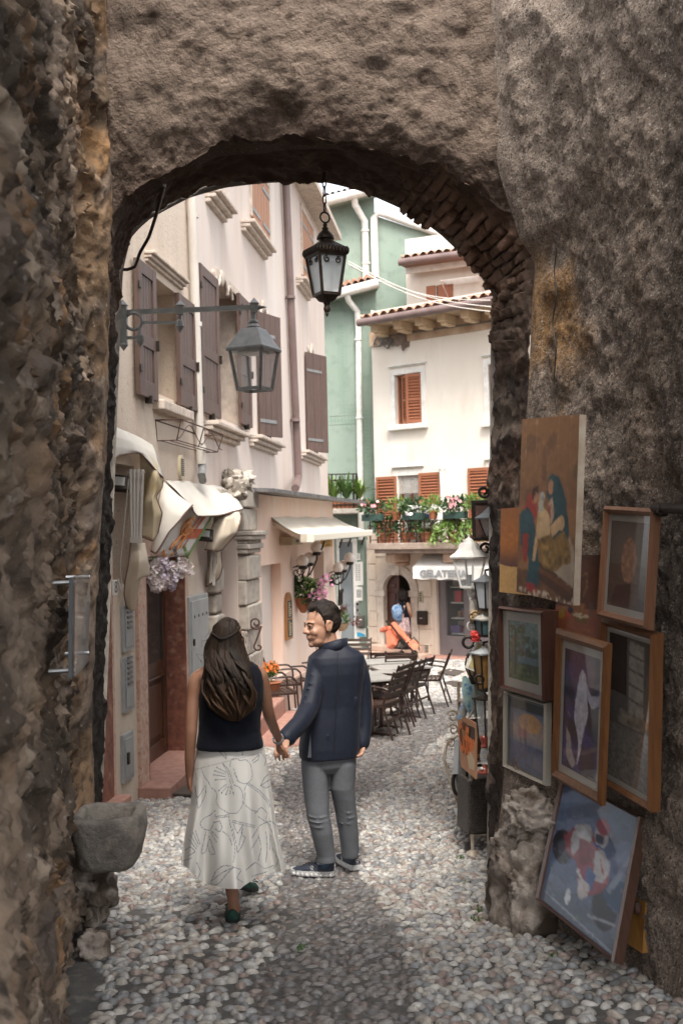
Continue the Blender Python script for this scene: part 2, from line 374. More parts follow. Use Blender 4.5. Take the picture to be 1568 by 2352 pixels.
# ---- left rubble wall
def lw(y, z): return -1.05-.2*(y-4.4)+(.03+prof_x(z, 0)-(-1.41))*sst(3.5, 6.2, y)
ny, nz = 330, 300
yy = np.linspace(.55, YN+.5, ny); zz = np.linspace(-.02, 1, nz)
Y, Zf = np.meshgrid(yy, zz, indexing='ij'); g = np.vectorize(gz)(Y); Z = g-.05+(ZT-g+.05)*Zf
X = lw(Y, Z); q = np.stack([Y*1.0, Z*1.25, X*0], -1)+.10*np.stack([fbm(np.stack([Y, Z, X*0], -1), 3, 2), fbm(np.stack([Y, Z, X*0+5], -1), 3, 2), X*0], -1)
f1, f2, cid = voro(q, 4.2); g1, g2, cid2 = voro(q+3, 9.)
st = sst(.02, .30, f2-f1)
dd = .075*st*(.35+.65*cid)+.03*sst(0, .3, g2-g1)*(.3+.7*cid2)+.085*fbm(q*np.array([1, .8, 1]), 1.7, 4)+.026*fbm(q, 9, 4)+.012*fbm(q, 24, 3)
pl = sst(-.25, .3, fbm(q+4, 1.1, 4))                        # patches still plastered
dd = dd*(1-.62*pl)+.03*fbm(q+60, 4, 5)*pl
dd = dd*.5-.07*np.abs(fbm(q+11, 2.0, 3))-.032*np.abs(fbm(q+31, 6.5, 3))-.018*np.abs(fbm(q+51, 17, 3))+.02*fbm(q+71, 26, 2)+.04
fade = sst(YN+.05, YN-.35, Y)*.85+.15
Xd = X+.035*sst(5.85, 6.25, Y)+(dd-.13)*fade-.02+.06*sst(1.2, 0, Z-g)
cc = np.array([[.33, .245, .175], [.22, .175, .14], [.27, .16, .085], [.34, .27, .205], [.21, .15, .10], [.13, .10, .082]])
C = cc[np.clip((cid*6).astype(int), 0, 5)]*(.7+.5*cid2[..., None])
mort = np.array([.17, .125, .092]); C = C*st[..., None]+mort*(1-st[..., None])
C = C*(1-pl[..., None]*.7)+np.array([.26, .195, .145])*pl[..., None]*.7
och = sst(.05, .45, fbm(q+20, 1.6, 4))*sst(YN-1.7, YN-.3, Y); C = C*(1-.42*och[..., None])+np.array([.34, .19, .08])*.42*och[..., None]
C *= 1.12*(1-.62*sst(.0, .45, fbm(q+40, 2.2, 4)))[..., None]
wl = thing('rubble_wall', 'craggy brown rubble wall running along the left of the passage', 'wall', (-1.1, 4.4, gz(4.4)))
m_rub = mat('rubble_masonry', (.15, .12, .1), .9, vcol=True, c2=(.06, .045, .035), sc=12, lo=.52, hi=.70, c3=(.34, .30, .26), sc3=34, lo3=.62, hi3=.74, bump=.8, bsc=30, bdist=.02, spec=.3)
mb = MB(); mb.grid(np.stack([Xd, Y, Z], -1), color=C, flip=False); mb.build('masonry', m_rub, wl, smooth=70)
# ---- right plaster wall
ny, nz = 250, 290
yy = np.linspace(2.2, YN, ny); Y, Zf = np.meshgrid(yy, np.linspace(0, 1, nz), indexing='ij'); g = np.vectorize(gz)(Y); Z = g-.05+(ZT-g+.05)*Zf
def rwx(y, z): return prof_x(z, 1)*sst(YN-1.2, YN, y)+1.06*(1-sst(YN-1.2, YN, y))+.245*(YN-y)
X = rwx(Y, Z)-.15*np.clip((Y-5.45)/.75, 0, 1)**2*sst(CAM.z+1.45, CAM.z+2.2, Z)
q = np.stack([X*.3, Y, Z], -1); f1, f2, cid = voro(q, 27.); h1, h2, hid = voro(q+2, 2.2)
dd = .05*fbm(q, 1.2, 3)+.022*fbm(q, 6, 4)+.011*sst(.0, .35, f2-f1)*(.4+cid)+.05*sst(0, .2, h2-h1)*sst(.2, .6, fbm(q+7, 1.1, 2))*(hid-.3)
fade = sst(YN+.02, YN-.2, Y)
Xd = X-dd*fade-.05*sst(.9, .0, Z-g)
C = np.array([.285, .218, .170])*(.55+.9*cid*sst(.02, .3, f2-f1))[..., None]
up = sst(CAM.z+.9, CAM.z+2.3, Z); C = C*(1-.75*up[..., None])+np.array([.29, .228, .182])*.75*up[..., None]
och = sst(-.15, .4, fbm(q+20, 1.5, 4)+.1)*sst(YN-1.5, YN-.4, Y)*sst(CAM.z-.5, CAM.z+.2, Z)*sst(CAM.z+1.9, CAM.z+1.2, Z)
C = C*(1-.7*och[..., None])+np.array([.46, .23, .06])*(.5+.6*cid[..., None])*.7*och[..., None]
C *= (1-.3*sst(.1, .6, fbm(q+33, 1.2, 4)))[..., None]
low = sst(CAM.z+.4, CAM.z-.8, Z)*.35; C = C*(1-low[..., None])+np.array([.26, .20, .158])*low[..., None]
wr = thing('plaster_wall', 'rough pebbledash wall with ochre stains behind the framed pictures', 'wall', (1.4, 4.6, gz(4.6)))
m_dash = mat('pebbledash_plaster', (.15, .12, .1), .9, vcol=True, c2=(.085, .062, .046), sc=75, lo=.52, hi=.64, c3=(.44, .40, .36), sc3=100, lo3=.57, hi3=.66, bump=1., bsc=48, bdist=.02, spec=.3)
mb = MB(); mb.grid(np.stack([Xd, Y, Z], -1), color=C, flip=True); mb.build('plaster', m_dash, wr, smooth=70)
# ---- unseen vault above the camera, added to shade the near passage
mb = MB(); th = np.linspace(0, pi, 30)
A = [[(2.4*cos(t)+.1, y, ZT-.06+.5*sin(t)) for t in th] for y in np.linspace(-1.5, 2.9, 30)]
A = np.array(A); A[..., 2] += .05*fbm(A, 1.6, 3)
mb.grid(A); mb.mi = 0; mb.build('shade_ceiling', m_plast, None, smooth=60, kind='structure')
# wall of the building on the right, beyond the arch
rb = thing('corner_building', 'stone building on the right just beyond the archway', 'building', (1.6, 10, gz(10)))
mb = MB(); y0, y1 = YF+.02, 16.0
A = np.array([[(1.02+.17*(y-y0), y, z) for z in np.linspace(0, CAM.z+2.0, 60)] for y in np.linspace(y0, y1, 60)]); A[..., 0] -= .03*fbm(A, 2, 4)
mb.grid(A, flip=True); mb.bx(2.6, 4.4, y1+.05, y1+.1, 0, CAM.z+2.0); mb.build('wall', m_stone, rb, smooth=60)

# ================================================================== STREET
pit_mats = None
m_ground = mat('mortar_bedding', (.125, .118, .108), .85, c2=(.075, .072, .068), sc=3, c3=(.20, .185, .168), sc3=14, bump=.5, bsc=90)
mb = MB(); ys = np.r_[np.linspace(-3, 34, 220), np.array([45, 80, 300])]; xs = np.r_[-300, -40, np.linspace(-9, 14, 120), 40, 300]
A = np.array([[(x, y, gz(y)) for x in xs] for y in ys]); A[..., 2] += .012*fbm(A, 1.1, 3)*(np.abs(A[..., 0]) < 12)
mb.grid(A, flip=True); mb.build('ground', m_ground, None, smooth=180, kind='structure')
# darker drainage strip winding down the middle
LB = [(600, 2352), (606, 2200), (613, 2121), (649, 2015), (635, 1857), (660, 1760), (720, 1690), (900, 1650), (1060, 1602), (1300, 1570)]
RB = [(965, 2352), (925, 2180), (884, 2085), (835, 2015), (828, 1853), (870, 1800), (935, 1758), (1050, 1660), (1100, 1640), (1300, 1610)]
lb = [G(u, v) for u, v in LB]; rbp = [G(u, v) for u, v in RB]
lb.insert(0, Vector((lb[0].x, 2, 0))); rbp.insert(0, Vector((rbp[0].x, 2, 0)))
lp, rp = smooth_path([(p.x, p.y) for p in lb], 200), smooth_path([(p.x, p.y) for p in rbp], 200)
lpoly = np.vstack([lp, rp[::-1]])
def inside(x, y):
    n = len(lpoly); c = np.zeros(x.shape, bool); j = n-1
    for i in range(n):
        xi, yi = lpoly[i]; xj, yj = lpoly[j]
        c ^= ((yi > y) != (yj > y)) & (x < (xj-xi)*(y-yi)/(yj-yi+1e-12)+xi); j = i
    return c
def half_pebble(nu, nv):
    V, Fs = [], []
    for i in range(nv):
        a = (i/nv)*pi/2*1.0
        for k in range(nu): t = 2*pi*k/nu; V.append((cos(a)*cos(t), cos(a)*sin(t), sin(a)))
    V.append((0, 0, 1))
    for i in range(nv-1):
        for k in range(nu): Fs.append((i*nu+k, i*nu+(k+1) % nu, (i+1)*nu+(k+1) % nu, (i+1)*nu+k))
    for k in range(nu): Fs.append(((nv-1)*nu+k, (nv-1)*nu+(k+1) % nu, nv*nu))
    return np.array(V), Fs
def pebbles(mb, y0, y1, x0f, x1f, dx, dy, shape, dens=.97, near_=False):
    V0, F0 = shape; y = y0; pts = []
    r = 0
    while y < y1:
        xs = np.arange(x0f(y), x1f(y), dx)+(dx/2 if r % 2 else 0)
        for x in xs: pts.append((x+rng.normal(0, dx*.17), y+rng.normal(0, dy*.2)))
        y += dy; r += 1
    pts = np.array(pts); ins = inside(pts[:, 0]+.045*fbm(np.c_[pts, pts[:, :1]*0], 5, 2), pts[:, 1])
    bare = fbm(np.c_[pts, pts[:, 0]*0], .9, 3)
    corner = (pts[:, 1] < 6.3) & (pts[:, 0] < -.3-.0*pts[:, 1])
    keep = rng.random(len(pts)) < np.where(bare < -.85, dens*.6, dens)*np.where(corner, .72, 1)*np.where(ins, .93, 1)
    pts, ins = pts[keep], ins[keep]; n = len(pts)
    sx = dx*.515*rng.uniform(.72, 1.32, n); sy = dy*.55*rng.uniform(.75, 1.25, n)
    sx = np.where(ins, sx*.92, sx); sz = np.where(ins, .015, .024)*rng.uniform(.7, 1.35, n)*(dx/.08)**.4
    ang = rng.normal(0, .28, n)+np.where(ins, .25, 0)
    T = rng.random(n); pal = np.array([[.44, .415, .38], [.33, .32, .305], [.52, .49, .44], [.38, .33, .275], [.25, .25, .245], [.47, .43, .37], [.31, .235, .20]])
    pald = np.array([[.165, .15, .14], [.125, .12, .12], [.20, .18, .165], [.145, .115, .10], [.22, .21, .20], [.11, .10, .096], [.16, .14, .13]])
    k = (T*7).astype(int); c = np.where(ins[:, None], pald[k]*1.08, pal[k]*np.array([.90, .91, .93]))*rng.uniform(.8, 1.2, (n, 1))
    # uneven outline for each stone
    ux = np.arctan2(V0[:, 1], V0[:, 0]); ph = rng.random((n, 1))*6.28; wob = 1+.13*np.sin(2*ux[None]+ph)+.09*np.sin(3*ux[None]+2.3*ph)
    X = V0[None, :, 0]*sx[:, None]*wob; Y = V0[None, :, 1]*sy[:, None]*wob; Z = V0[None, :, 2]*sz[:, None]
    tilt = rng.normal(0, .10, (n, 2)); Z = Z+(X*tilt[:, :1]+Y*tilt[:, 1:])*V0[None, :, 2]
    ca, sa = np.cos(ang)[:, None], np.sin(ang)[:, None]
    gx = pts[:, :1]+X*ca-Y*sa; gy = pts[:, 1:]+X*sa+Y*ca
    gzv = np.interp(pts[:, 1], np.linspace(-3, 40, 2000), [gz(t) for t in np.linspace(-3, 40, 2000)])
    gzv = gzv+.012*fbm(np.c_[pts, gzv], 1.1, 3)+rng.normal(0, .002, n)
    W = np.stack([gx, gy, gzv[:, None]+Z-.002], -1).reshape(-1, 3)
    m = len(V0); Fa = np.concatenate([np.array([list(f) if len(f) == 4 else list(f)+[-1] for f in F0])]*1)
    off = (np.arange(n)*m)[:, None, None]; FF = np.where(Fa[None] >= 0, Fa[None]+off, -1).reshape(-1, 4)
    k0 = mb.n
    mb.V.append(W); mb.F += [tuple(x+k0 for x in f if x >= 0) for f in FF.tolist()]; mb.MI += [0]*len(FF); mb.n += len(W)
    mb.C.append(np.repeat(c, m, 0))
mb = MB()
hi_, mid_, lo_ = half_pebble(12, 4), half_pebble(8, 3), half_pebble(6, 2)
pebbles(mb, 4.0, 7.4, lambda y: -.25*y-.35 if y > 6.2 else -1.05-.2*(y-4.4)+.02, lambda y: 1.12+.245*(6.2-y) if y < 6.2 else 1.25, .058, .042, hi_)
pebbles(mb, 7.4, 12.5, lambda y: -.2*y-.3, lambda y: .14*y+.3, .060, .044, mid_)
pebbles(mb, 12.5, 20, lambda y: -1.9, lambda y: .155*y, .074, .054, lo_)
pebbles(mb, 20, 30.5, lambda y: -1.2, lambda y: .155*y, .13, .10, lo_)
m_peb = mat('river_pebbles', (.3, .28, .25), .34, vcol=True, c2=(.16, .145, .13), sc=55, lo=.52, hi=.8, bump=.25, bsc=120, bdist=.004, spec=.5)
mb.build('cobblestone_paving', m_peb, None, smooth=180, kind='structure')
# ================================================================== HOUSES ON THE LEFT
FL = Frame(-1.866, 10.3, .118, 1)           # facade line of the two left houses
def wall_holes(mb, fr, s0, s1, z0, z1, holes, thick=.45, step=None, o=0.):
    """front faces of a wall with openings, plus the reveals; holes: (sa, sb, za, zb, depth)"""
    ss = sorted({s0, s1, *[h[0] for h in holes], *[h[1] for h in holes]}); zz = sorted({z0, z1, *[h[2] for h in holes], *[h[3] for h in holes]})
    for a, b in zip(ss[:-1], ss[1:]):
        for c, d in zip(zz[:-1], zz[1:]):
            m = ((a+b)/2, (c+d)/2)
            if any(h[0] < m[0] < h[1] and h[2] < m[1] < h[3] for h in holes): continue
            mb.add([fr.w(a, o, c), fr.w(b, o, c), fr.w(b, o, d), fr.w(a, o, d)], [(0, 1, 2, 3)])
    for a, b, c, d, dep in holes:
        q = o-dep
        mb.add([fr.w(a, o, c), fr.w(a, o, d), fr.w(a, q, d), fr.w(a, q, c)], [(0, 1, 2, 3)])
        mb.add([fr.w(b, o, c), fr.w(b, q, c), fr.w(b, q, d), fr.w(b, o, d)], [(0, 1, 2, 3)])
        mb.add([fr.w(a, o, d), fr.w(b, o, d), fr.w(b, q, d), fr.w(a, q, d)], [(0, 1, 2, 3)])
        mb.add([fr.w(a, o, c), fr.w(a, q, c), fr.w(b, q, c), fr.w(b, o, c)], [(0, 1, 2, 3)])
def fmb(fr): return MB(fr.M)
m_beige = mat('beige_rough_render', (.56, .45, .36), .9, c2=(.66, .56, .46), sc=2.2, stretch=(1, 1, .25), c3=(.36, .27, .21), sc3=26, lo3=.62, hi3=.75, st3=(1, 1, .45), bump=.7, bsc=26, bdist=.012)
m_cream = mat('cream_lime_render', (.68, .60, .545), .9, c2=(.60, .485, .42), sc=1.3, stretch=(1, 1, .18), c3=(.52, .43, .37), sc3=3, lo3=.52, hi3=.85, st3=(1, 1, .16), bump=.2, bsc=30)
m_pink = mat('salmon_pink_render', (.82, .58, .46), .9, c2=(.83, .67, .57), sc=2.5, stretch=(1, 1, .22), c3=(.62, .38, .28), sc3=4, lo3=.6, hi3=.85, st3=(1, 1, .3), bump=.25, bsc=30)
m_reveal = mat('grey_plaster_reveal', (.50, .44, .38), .9, c2=(.40, .35, .30), sc=4, stretch=(1, 1, .4), bump=.2)
m_trim = mat('weathered_stone_trim', (.60, .51, .43), .85, c2=(.44, .36, .30), sc=10, bump=.4, bsc=40)
m_redmarble = mat('red_veined_marble', (.26, .10, .06), .6, c2=(.14, .05, .035), sc=14, c3=(.42, .24, .17), sc3=9, lo3=.56, hi3=.75, bump=.5, bsc=60)
m_pinkmarble = mat('pink_marble_jamb', (.48, .30, .23), .6, c2=(.58, .42, .34), sc=11, c3=(.34, .18, .13), sc3=24, bump=.2)
m_pvc = mat('white_drain_pipe', (.62, .58, .52), .5, c2=(.5, .45, .4), sc=5, stretch=(1, 1, .3))
m_brownpipe = mat('brown_drain_pipe', (.14, .095, .085), .4, c2=(.19, .13, .12), sc=3)
S = lambda u, v, o=0.: FL.at(u, v, o)
s_div = S(440, 700)[0]; s_end = S(746, 800)[0]; s_beg = S(200, 1300)[0]
ZTOP = CAM.z+6.4
H1 = thing('beige_house', 'beige rough-rendered house with brown panelled shutters and shop door', 'house', FL.w(1, 0, gz(10.5)))
# window 1 and shop door openings
w1 = (S(357, 700)[0], S(411, 700)[0], S(357, 902)[1], S(357, 637)[1], .42)
d1 = (S(331, 1500)[0], S(421, 1500)[0], gz(11)+.17, S(331, 1285)[1], .26)
dk = (S(247, 1250)[0], S(312, 1250)[0], S(280, 1345)[1], S(262, 1063)[1], .6)
w0 = (S(262, 900)[0]-1.1, S(279, 900)[0], S(279, 985)[1], S(279, 700)[1], .3)
mb = fmb(FL); mb.M = None
wall_holes(mb, FL, s_beg, s_div, -.6, ZTOP, [w1, d1, dk])
mb.build('wall', m_beige, H1)
mb = fmb(FL)
a, b, c, d, dep = w1
mb.bx(a+.01, b-.01, -dep, -dep+.03, c, d); mb.build('window_backing', m_reveal, H1)
def window_unit(parent, fr, a, b, c, d, o, frame_mat, glass=m_darkglass, mull=1, bars=1, fw=.06):
    """a wooden window: frame with panes as a sub-part"""
    m = MB(fr.M)
    m.bx(a, a+fw, o-.03, o+.03, c, d); m.bx(b-fw, b, o-.03, o+.03, c, d)
    m.bx(a+fw, b-fw, o-.03, o+.03, c, c+fw); m.bx(a+fw, b-fw, o-.03, o+.03, d-fw, d)
    for k in range(mull): x = a+(b-a)*(k+1)/(mull+1); m.bx(x-.035, x+.035, o-.026, o+.026, c+fw, d-fw)
    for k in range(bars):
        z = c+(d-c)*(k+1)/(bars+1)
        xs = [a+fw]+[q for j in range(mull) for q in (a+(b-a)*(j+1)/(mull+1)-.035, a+(b-a)*(j+1)/(mull+1)+.035)]+[b-fw]
        for j in range(0, len(xs), 2): m.bx(xs[j], xs[j+1], o-.02, o+.02, z-.02, z+.02)
    f = m.build('window', frame_mat, parent)
    g = MB(fr.M); g.bx(a+fw-.01, b-fw+.01, o-.008, o+.004, c+fw-.01, d-fw+.01); g.build('pane', glass, f)
    return f
mb = None
def panel_shutter(parent, fr, a, b, z0, z1, o=.05, th=.05, hinge_dark=True):
    """brown shutter leaf folded back on the wall: stiles, rails, recessed boarded panels and ironwork"""
    m = MB(fr.M); sw = min(.11, (b-a)*.2); mid = z0+(z1-z0)*.42
    for x0, x1 in ((a, a+sw), (b-sw, b)): m.bx(x0, x1, o-th/2, o+th/2, z0, z1)
    for q0, q1 in ((z0, z0+.16), (mid-.06, mid+.06), (z1-.12, z1)): m.bx(a+sw, b-sw, o-th/2+.003, o+th/2-.003, q0, q1)
    for q0, q1 in ((z0+.16, mid-.06), (mid+.06, z1-.12)):
        n = 4; w = (b-a-2*sw)/n
        for k in range(n): m.bx(a+sw+k*w+.004, a+sw+(k+1)*w-.004, o-th/2+.012, o+th/2-.018, q0, q1)
        m.bx(a+sw, b-sw, o-th/2+.006, o+th/2-.03, q0, q1)
    leaf = m.build('shutter', m_brownshut, parent, bevel=.004)
    for z in (z0+.25, z1-.25): m = MB(fr.M); m.bx(a-.02, a+.05, o+th/2-.004, o+th/2+.012, z-.03, z+.03); m.build('hinge', m_iron, leaf)
    m = MB(fr.M); m.bx(b-.05, b-.02, o+th/2, o+th/2+.03, mid-.05, mid+.05); m.build('latch', m_iron, leaf); m = MB(fr.M); m.bx((a+b)/2-.02, (a+b)/2+.04, o-.02, o+.05, z0-.05, z0+.02); m.build('shutter_catch', m_iron, leaf)
    return leaf
panel_shutter(H1, FL, S(315, 750, .05)[0], S(356, 750, .05)[0], S(318, 906, .05)[1], S(316, 594, .05)[1])
panel_shutter(H1, FL, S(409, 800, .05)[0], S(448, 800, .05)[0], S(412, 930, .05)[1], S(411, 675, .05)[1])
mb = fmb(FL)
def moulding(m, a, b, z, h, out, steps=3, flip=False):
    for k in range(steps):
        f = (k+1)/steps; q = k if not flip else steps-1-k
        m.bx(a-.03*f, b+.03*f, -.01, out*f, z+h*q/steps+.0005, z+h*(q+1)/steps)
moulding(mb, S(334, 590)[0], S(415, 660)[0], S(334, 600)[1], .10, .10)
mb.build('lintel', m_trim, H1, bevel=.008)
mb = fmb(FL); mb.bx(S(350, 915)[0], S(421, 945)[0], -.02, .12, S(350, 940)[1], S(350, 918)[1]); mb.build('sill', m_trim, H1, bevel=.01)
# shop door, jambs and step
a, b, c, d, dep = d1
sj = S(312, 1500)[0]
mb = fmb(FL); mb.bx(sj, a-.001, -.02, .035, gz(10.4)-.1, d+.02); mb.bx(sj, b+.14, -.02, .035, d+.021, d+.2); mb.bx(b+.001, b+.14, -.02, .035, gz(11)-.1, d+.02)
mb.build('door_surround', m_pinkmarble, H1, bevel=.006)
for x0, x1 in ((b-.012, b+.003), (a-.003, a+.01)): mb = fmb(FL); mb.bx(x0, x1, -dep, .036, c, d); mb.build('jamb_lining', m_redmarble, H1)
mb = fmb(FL); mb.bx(sj-.02, b+.02, -dep, .30, gz(10.3)-.2, c+.004); mb.build('step', m_pinkstone, H1, bevel=.012)
do = -dep+.05
m = fmb(FL); fw = .11
m.bx(a+.01, a+fw, do-.03, do+.03, c, d-.02); m.bx(b-fw, b-.012, do-.03, do+.03, c, d-.02)
zr = c+.92
for q0, q1 in ((c, c+.16), (zr-.09, zr+.07), (d-.15, d-.02)): m.bx(a+fw, b-fw, do-.026, do+.026, q0, q1)
m.bx(a+fw, b-fw, do-.02, do+.0, c+.16, zr-.09); m.bx(a+fw+.07, b-fw-.07, do-.01, do+.02, c+.23, zr-.16)
m.bx(a+fw-.0, b-fw, do+.026, do+.05, zr-.1, zr-.075)
dr = m.build('door', m_browndoor, H1, bevel=.008)
m = fmb(FL); m.bx(a+fw-.01, b-fw+.01, do-.01, do+.006, zr+.06, d-.14); m.build('pane', m_darkglass, dr)
m = fmb(FL); m.bx(a+.05, a+.085, do+.03, do+.04, c+.85, c+1.15); m.tube([FL.w(0, 0, 0)*0+Vector((a+.067, do+.035, c+1.03)), (a+.067, do+.085, c+1.03), (a+.12, do+.095, c+1.035), (a+.19, do+.09, c+1.05)], .011, 8)
m.build('handle', mat('aged_brass', (.42, .27, .11), .35, .9), dr, smooth=40)
m = fmb(FL); m.bx(a+fw+.0, a+fw+.36, do+.007, do+.012, zr+.09, zr+.29); m.build('door_card', mat('green_card', (.10, .14, .10), .6, c2=(.2, .24, .18), sc=8), dr)
def text(body, size, mat_, M, parent=None, name='lettering', extrude=.004, shear=0., bold=0., align='CENTER', spacing=1., fit=None):
    cu = bpy.data.curves.new(name, 'FONT'); cu.body = body; cu.size = size; cu.extrude = extrude; cu.shear = shear; cu.offset = bold
    cu.align_x = align; cu.align_y = 'CENTER'; cu.space_character = spacing; cu.materials.append(mat_)
    tmp = bpy.data.objects.new(name, cu); me = bpy.data.meshes.new_from_object(tmp); bpy.data.objects.remove(tmp)
    o = bpy.data.objects.new(name, me); col.objects.link(o); M = Matrix(M); o.parent = parent; base = Vector(parent.location)
    if parent.parent is not None: base += parent.parent.location
    if fit: w_ = max(v.co.x for v in me.vertices)-min(v.co.x for v in me.vertices); M = M@Matrix.Diagonal((fit/w_, 1, 1, 1))
    o.matrix_local = Matrix.Translation(-base)@M
    return o
def fr_mat(fr, s, o, z, sx=1, sz=1):        # text lying on a facade, readable from the street
    x = -fr.t if fr.t.cross(Vector((0, 0, 1))).dot(fr.n) < 0 else fr.t
    p = fr.w(s, o, z); n = fr.n
    return Matrix(((x.x*sx, 0, n.x, p.x), (x.y*sx, 0, n.y, p.y), (0, sz, n.z, p.z), (0, 0, 0, 1)))
# the facade runs away from the eye, so its right-hand reading direction is +s
text('LOSAN', .11, mat('dark_green_ink', (.03, .06, .04), .6), fr_mat(FL, a+fw+.18, do+.0135, zr+.19), dr, 'lettering', .001)
# red stone pilaster and the doorway of the next shop
pil = thing('stone_pilaster', 'hammered red stone pilaster on a pink step beside the grey meter doors', 'pilaster', FL.w(-1, .1, gz(9.2)))
pa, pb = S(205, 1500, .12)[0], S(262, 1500, .12)[0]
mb = fmb(FL); mb.bx(pa, pb-.05, -.05, .12, gz(9.2)-.1, S(262, 1130)[1]); mb.build('shaft', m_redmarble, pil)
mb = fmb(FL); mb.bx(pb-.05, pb, -.05, .123, gz(9.2)-.1, S(262, 1130)[1]); mb.build('edge_strip', m_pinkmarble, pil)
mb = fmb(FL); mb.bx(pa-.1, S(292, 1820, .2)[0], -.05, .24, gz(9.2)-.25, S(262, 1830, .12)[1]); mb.build('step', m_pinkstone, pil, bevel=.012)
a, b, c, d, dep = dk
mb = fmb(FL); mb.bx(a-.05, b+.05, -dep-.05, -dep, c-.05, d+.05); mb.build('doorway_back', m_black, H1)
mb = fmb(FL); mb.bx(b-.24, b-.05, -.35, -.30, c, d); mb.bx(a+.25, a+.4, -.4, -.35, c, d); mb.build('dark_door', m_browndoor, H1)
# meter cabinets
m_cab = mat('grey_meter_paint', (.33, .34, .34), .5, c2=(.27, .28, .28), sc=5, bump=.06)
def meter(u0, u1, v0, v1, label, vents=True):
    a, z1 = S(u0, v0); b, _ = S(u1, v0); z0 = S(u0, v1)[1]
    t = thing('meter_cabinet', label, 'cabinet', FL.w(a, .02, z0))
    m = fmb(FL); m.bx(a, b, -.01, .03, z0, z1); m.build('frame', m_cab, t, bevel=.004)
    m = fmb(FL); m.bx(a+.035, b-.035, .03, .042, z0+.04, z1-.04); dd = m.build('door', m_cab, t, bevel=.004)
    m = fmb(FL)
    if vents:
        for k in range(6): m.box(((a+b)/2-.02, .048, z0+(z1-z0)*.52+k*.045), (min(.16, (b-a)*.45), .008, .02), rx=.5)
    else: m.bx(a+.05, a+.09, .042, .06, (z0+z1)/2-.05, (z0+z1)/2+.05)
    m.build('vent_slot' if vents else 'lock', m_iron, dd)
meter(276, 300, 1392, 1500, 'tall grey meter door with vent slots, upper of the pair by the pilaster')
meter(277, 300, 1512, 1640, 'grey meter door with vent slots just below the upper one')
meter(276, 300, 1690, 1803, 'plain grey hatch near the ground beside the red pilaster', False)
a, z1 = S(433, 1372, .05); b = S(476, 1372, .05)[0]; z0 = S(434, 1600, .05)[1]
t = thing('utility_cabinet', 'tall pale grey utility cabinet standing right of the shop door', 'cabinet', FL.w(a, .05, z0))
m = fmb(FL); m.bx(a, b, -.02, .06, z0, z1); m.build('body', m_cab, t, bevel=.006)
m = fmb(FL); m.bx(a+.04, b-.04, .06, .075, z0+.05, z1-.05); dd = m.build('door', m_cab, t, bevel=.004)
m = fmb(FL)
for k in range(4): m.box((a+.15+k*(b-a-.3)/3, .077, z1-.22), (.03, .006, .03))
m.bx(a+.06, a+.09, .075, .095, (z0+z1)/2, (z0+z1)/2+.07); m.build('lock', m_iron, dd)
# air vent, wall box, iron flower holder
vs_, vz = S(413, 1073)
t = thing('air_vent', 'small oval cream air vent on the beige house wall', 'vent', FL.w(vs_, 0, vz))
m = fmb(FL); V = [(vs_+.09*cos(k*pi/12), vz+.13*sin(k*pi/12)) for k in range(24)]
m.add([(x, .0, z) for x, z in V]+[(x, .03, z) for x, z in V], [tuple(range(24, 48))]+[(i, (i+1) % 24, 24+(i+1) % 24, 24+i) for i in range(24)]); m.build('plate', mat('cream_plastic', (.62, .54, .38), .5), t)
m = fmb(FL)
for k in range(9): m.bx(vs_-.06, vs_+.06, .031, .036, vz-.09+k*.021, vz-.082+k*.021)
m.build('slot', m_iron, t)
m_rust = mat('rusty_iron', (.10, .045, .03), .7, .3, c2=(.05, .03, .025), sc=20)
hd = thing('flower_holder', 'empty rusty wrought iron window box holder on the beige wall', 'flower holder', FL.w(S(400, 990)[0], 0, S(400, 990)[1]))
sa, za = S(357, 965); sb = S(462, 990)[0]; zt = za; zb = za-.20
m = fmb(FL)
for o1, z in ((.0, zt), (.26, zt)): m.tube([(sa, o1, z), (sb, o1, z)], .008, 6)
for o1, z in ((.03, zb), (.12, zb), (.20, zb)): m.tube([(sa+.05, o1, z), (sb-.05, o1, z)], .006, 6)
for x, x2 in ((sa, sa+.05), (sb, sb-.05)): m.tube([(x, 0, zt), (x, .26, zt), (x2, .2, zb), (x2, .0, zb), (x, 0, zt)], .008, 6)
sm = (sa+sb)/2; m.tube([(sm, .26, zt), (sm, .2, zb)], .007, 6)
m.build('frame', m_rust, hd, smooth=40)
m = fmb(FL)
for x0, x1 in ((sa, sm), (sm, sb)):
    pts = []
    for k in range(26): q = k/25; pts.append((x0+.06+(x1-x0-.12)*q, .255-.05*(1-q), zb+.02+.16*(.5+.5*sin(q*6.5-1.6))))
    m.tube(pts, .005, 6)
m.build('scroll', m_rust, hd, smooth=40)
# ------------------------------------------------------------------ white house
H2 = thing('cream_house', 'tall cream house with brown shutters and carved doorway left of the street', 'house', FL.w(7, 0, gz(16)))
w2 = (S(499, 700)[0], S(547, 700)[0], S(500, 958)[1], S(497, 637)[1], .40)
w3 = (S(590, 800)[0]+.06, S(616, 800)[0]+.3, S(594, 990)[1], S(590, 718)[1], .35)
w4 = (S(704, 900)[0]+.08, S(724, 900)[0]+.3, S(706, 1032)[1], S(701, 812)[1], .35)
u0 = (S(478, 420)[0], S(524, 440)[0], S(497, 436)[1], ZTOP-.3, .3)
u1 = (S(576, 480)[0], S(615, 480)[0], S(578, 500)[1], S(578, 372)[1], .05)
u2 = (S(692, 560)[0], S(717, 560)[0], S(693, 632)[1], S(690, 480)[1], .05)
d2 = (S(495, 1400)[0], S(547, 1400)[0], gz(13.6)+.3, S(500, 1180)[1], .28)
mb = MB(); wall_holes(mb, FL, s_div, s_end, -.6, ZTOP, [w2, w3, w4, u0, u1, u2, d2])
